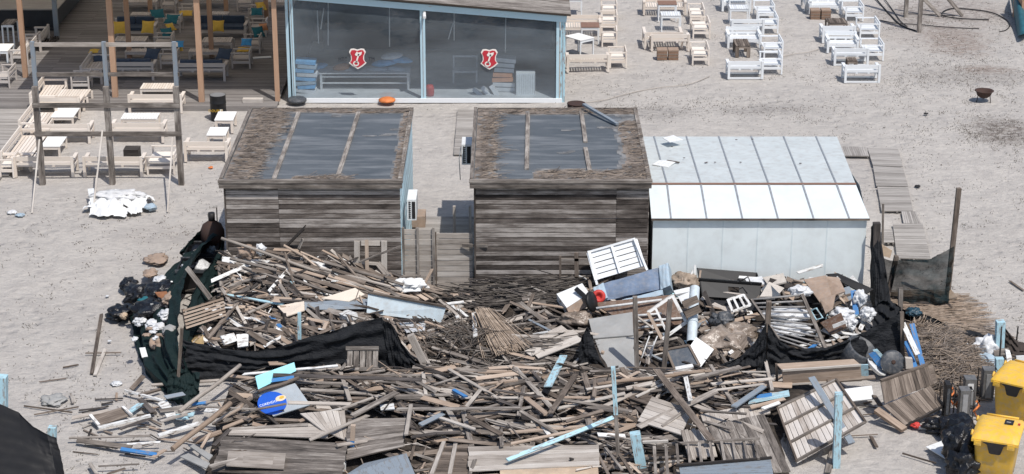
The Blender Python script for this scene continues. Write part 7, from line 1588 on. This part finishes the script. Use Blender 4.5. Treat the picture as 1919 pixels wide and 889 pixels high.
bag('pale stone block beside the rolled disc in the rubbish', 318, 620, 0, (.2, .22, .14), GREYP, P0=.75, cr=.12, name='block', cat='block'); bag('smaller pale block above the rolled disc', 300, 612, 0, (.13, .15, .1), GREYPAD, P0=.7, cr=.15, name='block', cat='block')
t = MB(); c = P(297, 641, .5); mt = Matrix.Rotation(.55, 3, 'X') @ Matrix.Rotation(-.2, 3, 'Y'); t.lathe([(.24, -.05), (.26, 0), (.24, .06), (.17, .09), (.16, .03), (.07, .03), (.06, .09), (.01, .1)], c, 26, mat=mt); tagged(t, 'coil', CARD, 'beige coiled roll lying on the green net', 'roll')
t = MB(); qd(t, [P(261, 652, .35), P(272, 651, .36), P(277, 668, .28), P(266, 670, .27)], .02); tagged(t, 'white_card', WHITEM, 'white rectangular card on the green net', 'card')
for i in range(36):
    px, py = rnd.uniform(225, 328), rnd.uniform(500, 640)
    if px < 335 - (py - 490) * .85 + 20: continue
    k_ = rnd.randrange(5); bag('small torn %s scrap in the rubbish left of the green net' % ['white plastic', 'brown', 'grey', 'white paper', 'black'][k_], px, py, 0, (rnd.uniform(.05, .12), rnd.uniform(.05, .12), .04), [WHITEBAG, CARD, GREYP, WHITEM, BAG][k_], P0=.75, name='scrap', cat='scrap', grp='small torn scraps in the left rubbish')

# ---------------------------------------------------------------- things lying on the open sand
r_ = thing('tarpaulin_pile', 'crumpled white tarpaulin pile on the sand by the timber frame', 'tarpaulin', P(225, 385)); 
t = MB(); c = P(222, 390)
def tarp(u, v):
    x, y = (u - .5) * 2, (v - .5) * 2; e = max(0, 1 - (x * x + y * y) * .8); n = abs(noise.noise(Vector((x * 2.2, y * 2.2, 3)))) * .7 + noise.noise(Vector((x * 6, y * 6, 1))) * .25
    return Vector((c.x + x * 1.05 + .12 * noise.noise(Vector((x * 3, y * 3, 8))) + .1 * y, c.y + y * 1.15 + .2 * noise.noise(Vector((x * 3, y * 3, 18))), .02 + max(0, e ** .5 * (.20 + n * .5))))
t.grid(tarp, 46, 40, .5, 0, False, lambda u, v: ((u - .5) ** 2 + (v - .5) ** 2) * 4 < .85 + .5 * noise.noise(Vector((u * 5, v * 5, 2)))); t.build('white_sheet', plain('white_tarpaulin', (.74, .74, .73), .6, .08, 3, bmp=.5, bscale=6), r_)
t = MB(); a = P(172, 356, .1); qd(t, [P(164, 354, .35), P(176, 353, .4), P(178, 400, .1), P(173, 398, .1)], .03); t.build('stiff_fold', WHITEM, r_)
bag('grey folded sheet on the back of the white tarpaulin', 225, 366, 0, (.75, .35, .16), GREYPAD, P0=.3, name='folded_sheet', cat='sheet'); bag('pale blue bag at the right end of the white tarpaulin', 281, 388, 0, (.2, .2, .1), SOFAPALE, P0=.12)
for px, py, m, rr, lab in ((22, 398, WHITEBAG, .14, 'crumpled white scrap on the sand at the far left'), (38, 403, SOFAPALE, .13, 'pale blue scrap beside the white scrap at the far left'), (395, 314, ORANGE, .08, 'small orange scrap on the sand near the left shed roof'), (100, 750, GREYP, .28, 'flat grey stone lying in the sand at the lower left'), (218, 719, WHITEBAG, .14, 'flat pale piece on the sand left of the green net'),
        (201, 555, WHITEBAG, .05, 'tiny white scrap on the sand above the leftmost black bag'), (1720, 349, DARKM, .09, 'dark stone right of the walkway'), (1735, 213, DARKM, .08, 'dark stone on the sand left of the fire bowl'), (205, 639, WHITEBAG, .05, 'tiny white scrap left of the green net'), (286, 484, TANPLY, .08, 'small orange peel scrap on the cardboard')):
    bag(lab, px, py, 0, (rr, rr, rr * .35), m, P0=.03, name='scrap' if m is not GREYP else 'stone', cat='scrap' if m is not GREYP else 'stone')
for px, py, px2, py2, lab in ((1640, 378, 1652, 400, 'thin pale stick leaning at the hut corner'),):
    pass
# slanting cardboard behind the sheer net
slabthing('pale brown cardboard behind the dark hut corner post', [(1652, 458), (1672, 470), (1668, 484), (1648, 478)], 55.5, TANPLY, .03, 'cardboard', 'cardboard')
slabthing('tan board lying on the sand right of the see through net', [(1778, 538), (1796, 558), (1794, 562), (1776, 562)], (53.6, 52.6, 52.6, 53.0), TANPLY, .03, 'board', 'board')
# weeds and plant scraps in the sand
def clumps(lab, spots, name='sand_weeds'):
    t = MB()
    for (px, py, rx, ry, n) in spots:
        c = P(px, py)
        cc = [(rnd.gauss(0, rx), rnd.gauss(0, ry)) for _ in range(max(8, n // 5))]
        for i in range(n):
            q_ = rnd.choice(cc) if rnd.random() < .6 else (rnd.gauss(0, rx), rnd.gauss(0, ry)); x, y = c.x + q_[0] + rnd.gauss(0, .22), c.y + q_[1] + rnd.gauss(0, .25)
            if -8.6 < x < 10.4 and 41 < y < 62 and not (-8.6 < x < 10.4 and y < 41): continue
            z = gz(x, y) if abs(x) < 28 else 0
            for k in range(rnd.randrange(1, 5)):
                a = rnd.random() * 6.28; l = rnd.uniform(.015, .055) * (2.2 if rnd.random() < .06 else 1); jx, jy = x + rnd.gauss(0, .10), y + rnd.gauss(0, .14); t.plank((jx, jy, z), (jx + math.cos(a) * l, jy + math.sin(a) * l, z + rnd.uniform(.01, .05)), rnd.uniform(.006, .014), .008, (0, -1, .3), rnd.random(), rnd.randrange(3))
    return t.build(name, [TWIG, TWIG, plain('withered_weed', (.075, .075, .05), .95, .3, 5, c2=(.17, .15, .11))], None, (0, 0, 0), kind='stuff', label=lab, category='weeds')
clumps('withered weeds and plant scraps scattered over the sand', [(1880, 250, 1.3, 2.0, 420), (1790, 145, 2.6, 1.3, 420), (1870, 100, 2.2, 2.5, 240), (1820, 60, 3, 3, 260), (1700, 160, 2, 2, 110), (1790, 350, 2.5, 3, 160), (1830, 480, 2, 3, 170), (1700, 220, 3, 2, 120), (1240, 200, 1.6, 1.0, 150), (1430, 205, 2.3, .8, 190), (1150, 170, 2, 1.5, 70), (1500, 150, 4, 3, 200), (1600, 250, 3, 1.3, 90),
      (1300, 60, 6, 8, 200), (300, 430, 1.6, 1.4, 130), (120, 420, 2.5, 1.5, 90), (100, 560, 2.5, 3, 130), (150, 720, 2, 2, 120), (250, 760, 1, 1.4, 90), (230, 850, 1.2, 1, 90), (1720, 830, 1.2, 1.2, 100), (1880, 560, 1.5, 2, 120), (1850, 30, 3, 4, 150), (50, 650, 2, 3, 60), (1690, 60, 2, 3, 120), (370, 370, 1, 1.5, 50)])
# drop helper keys
for o in bpy.data.objects:
    if '_o' in o: del o['_o']
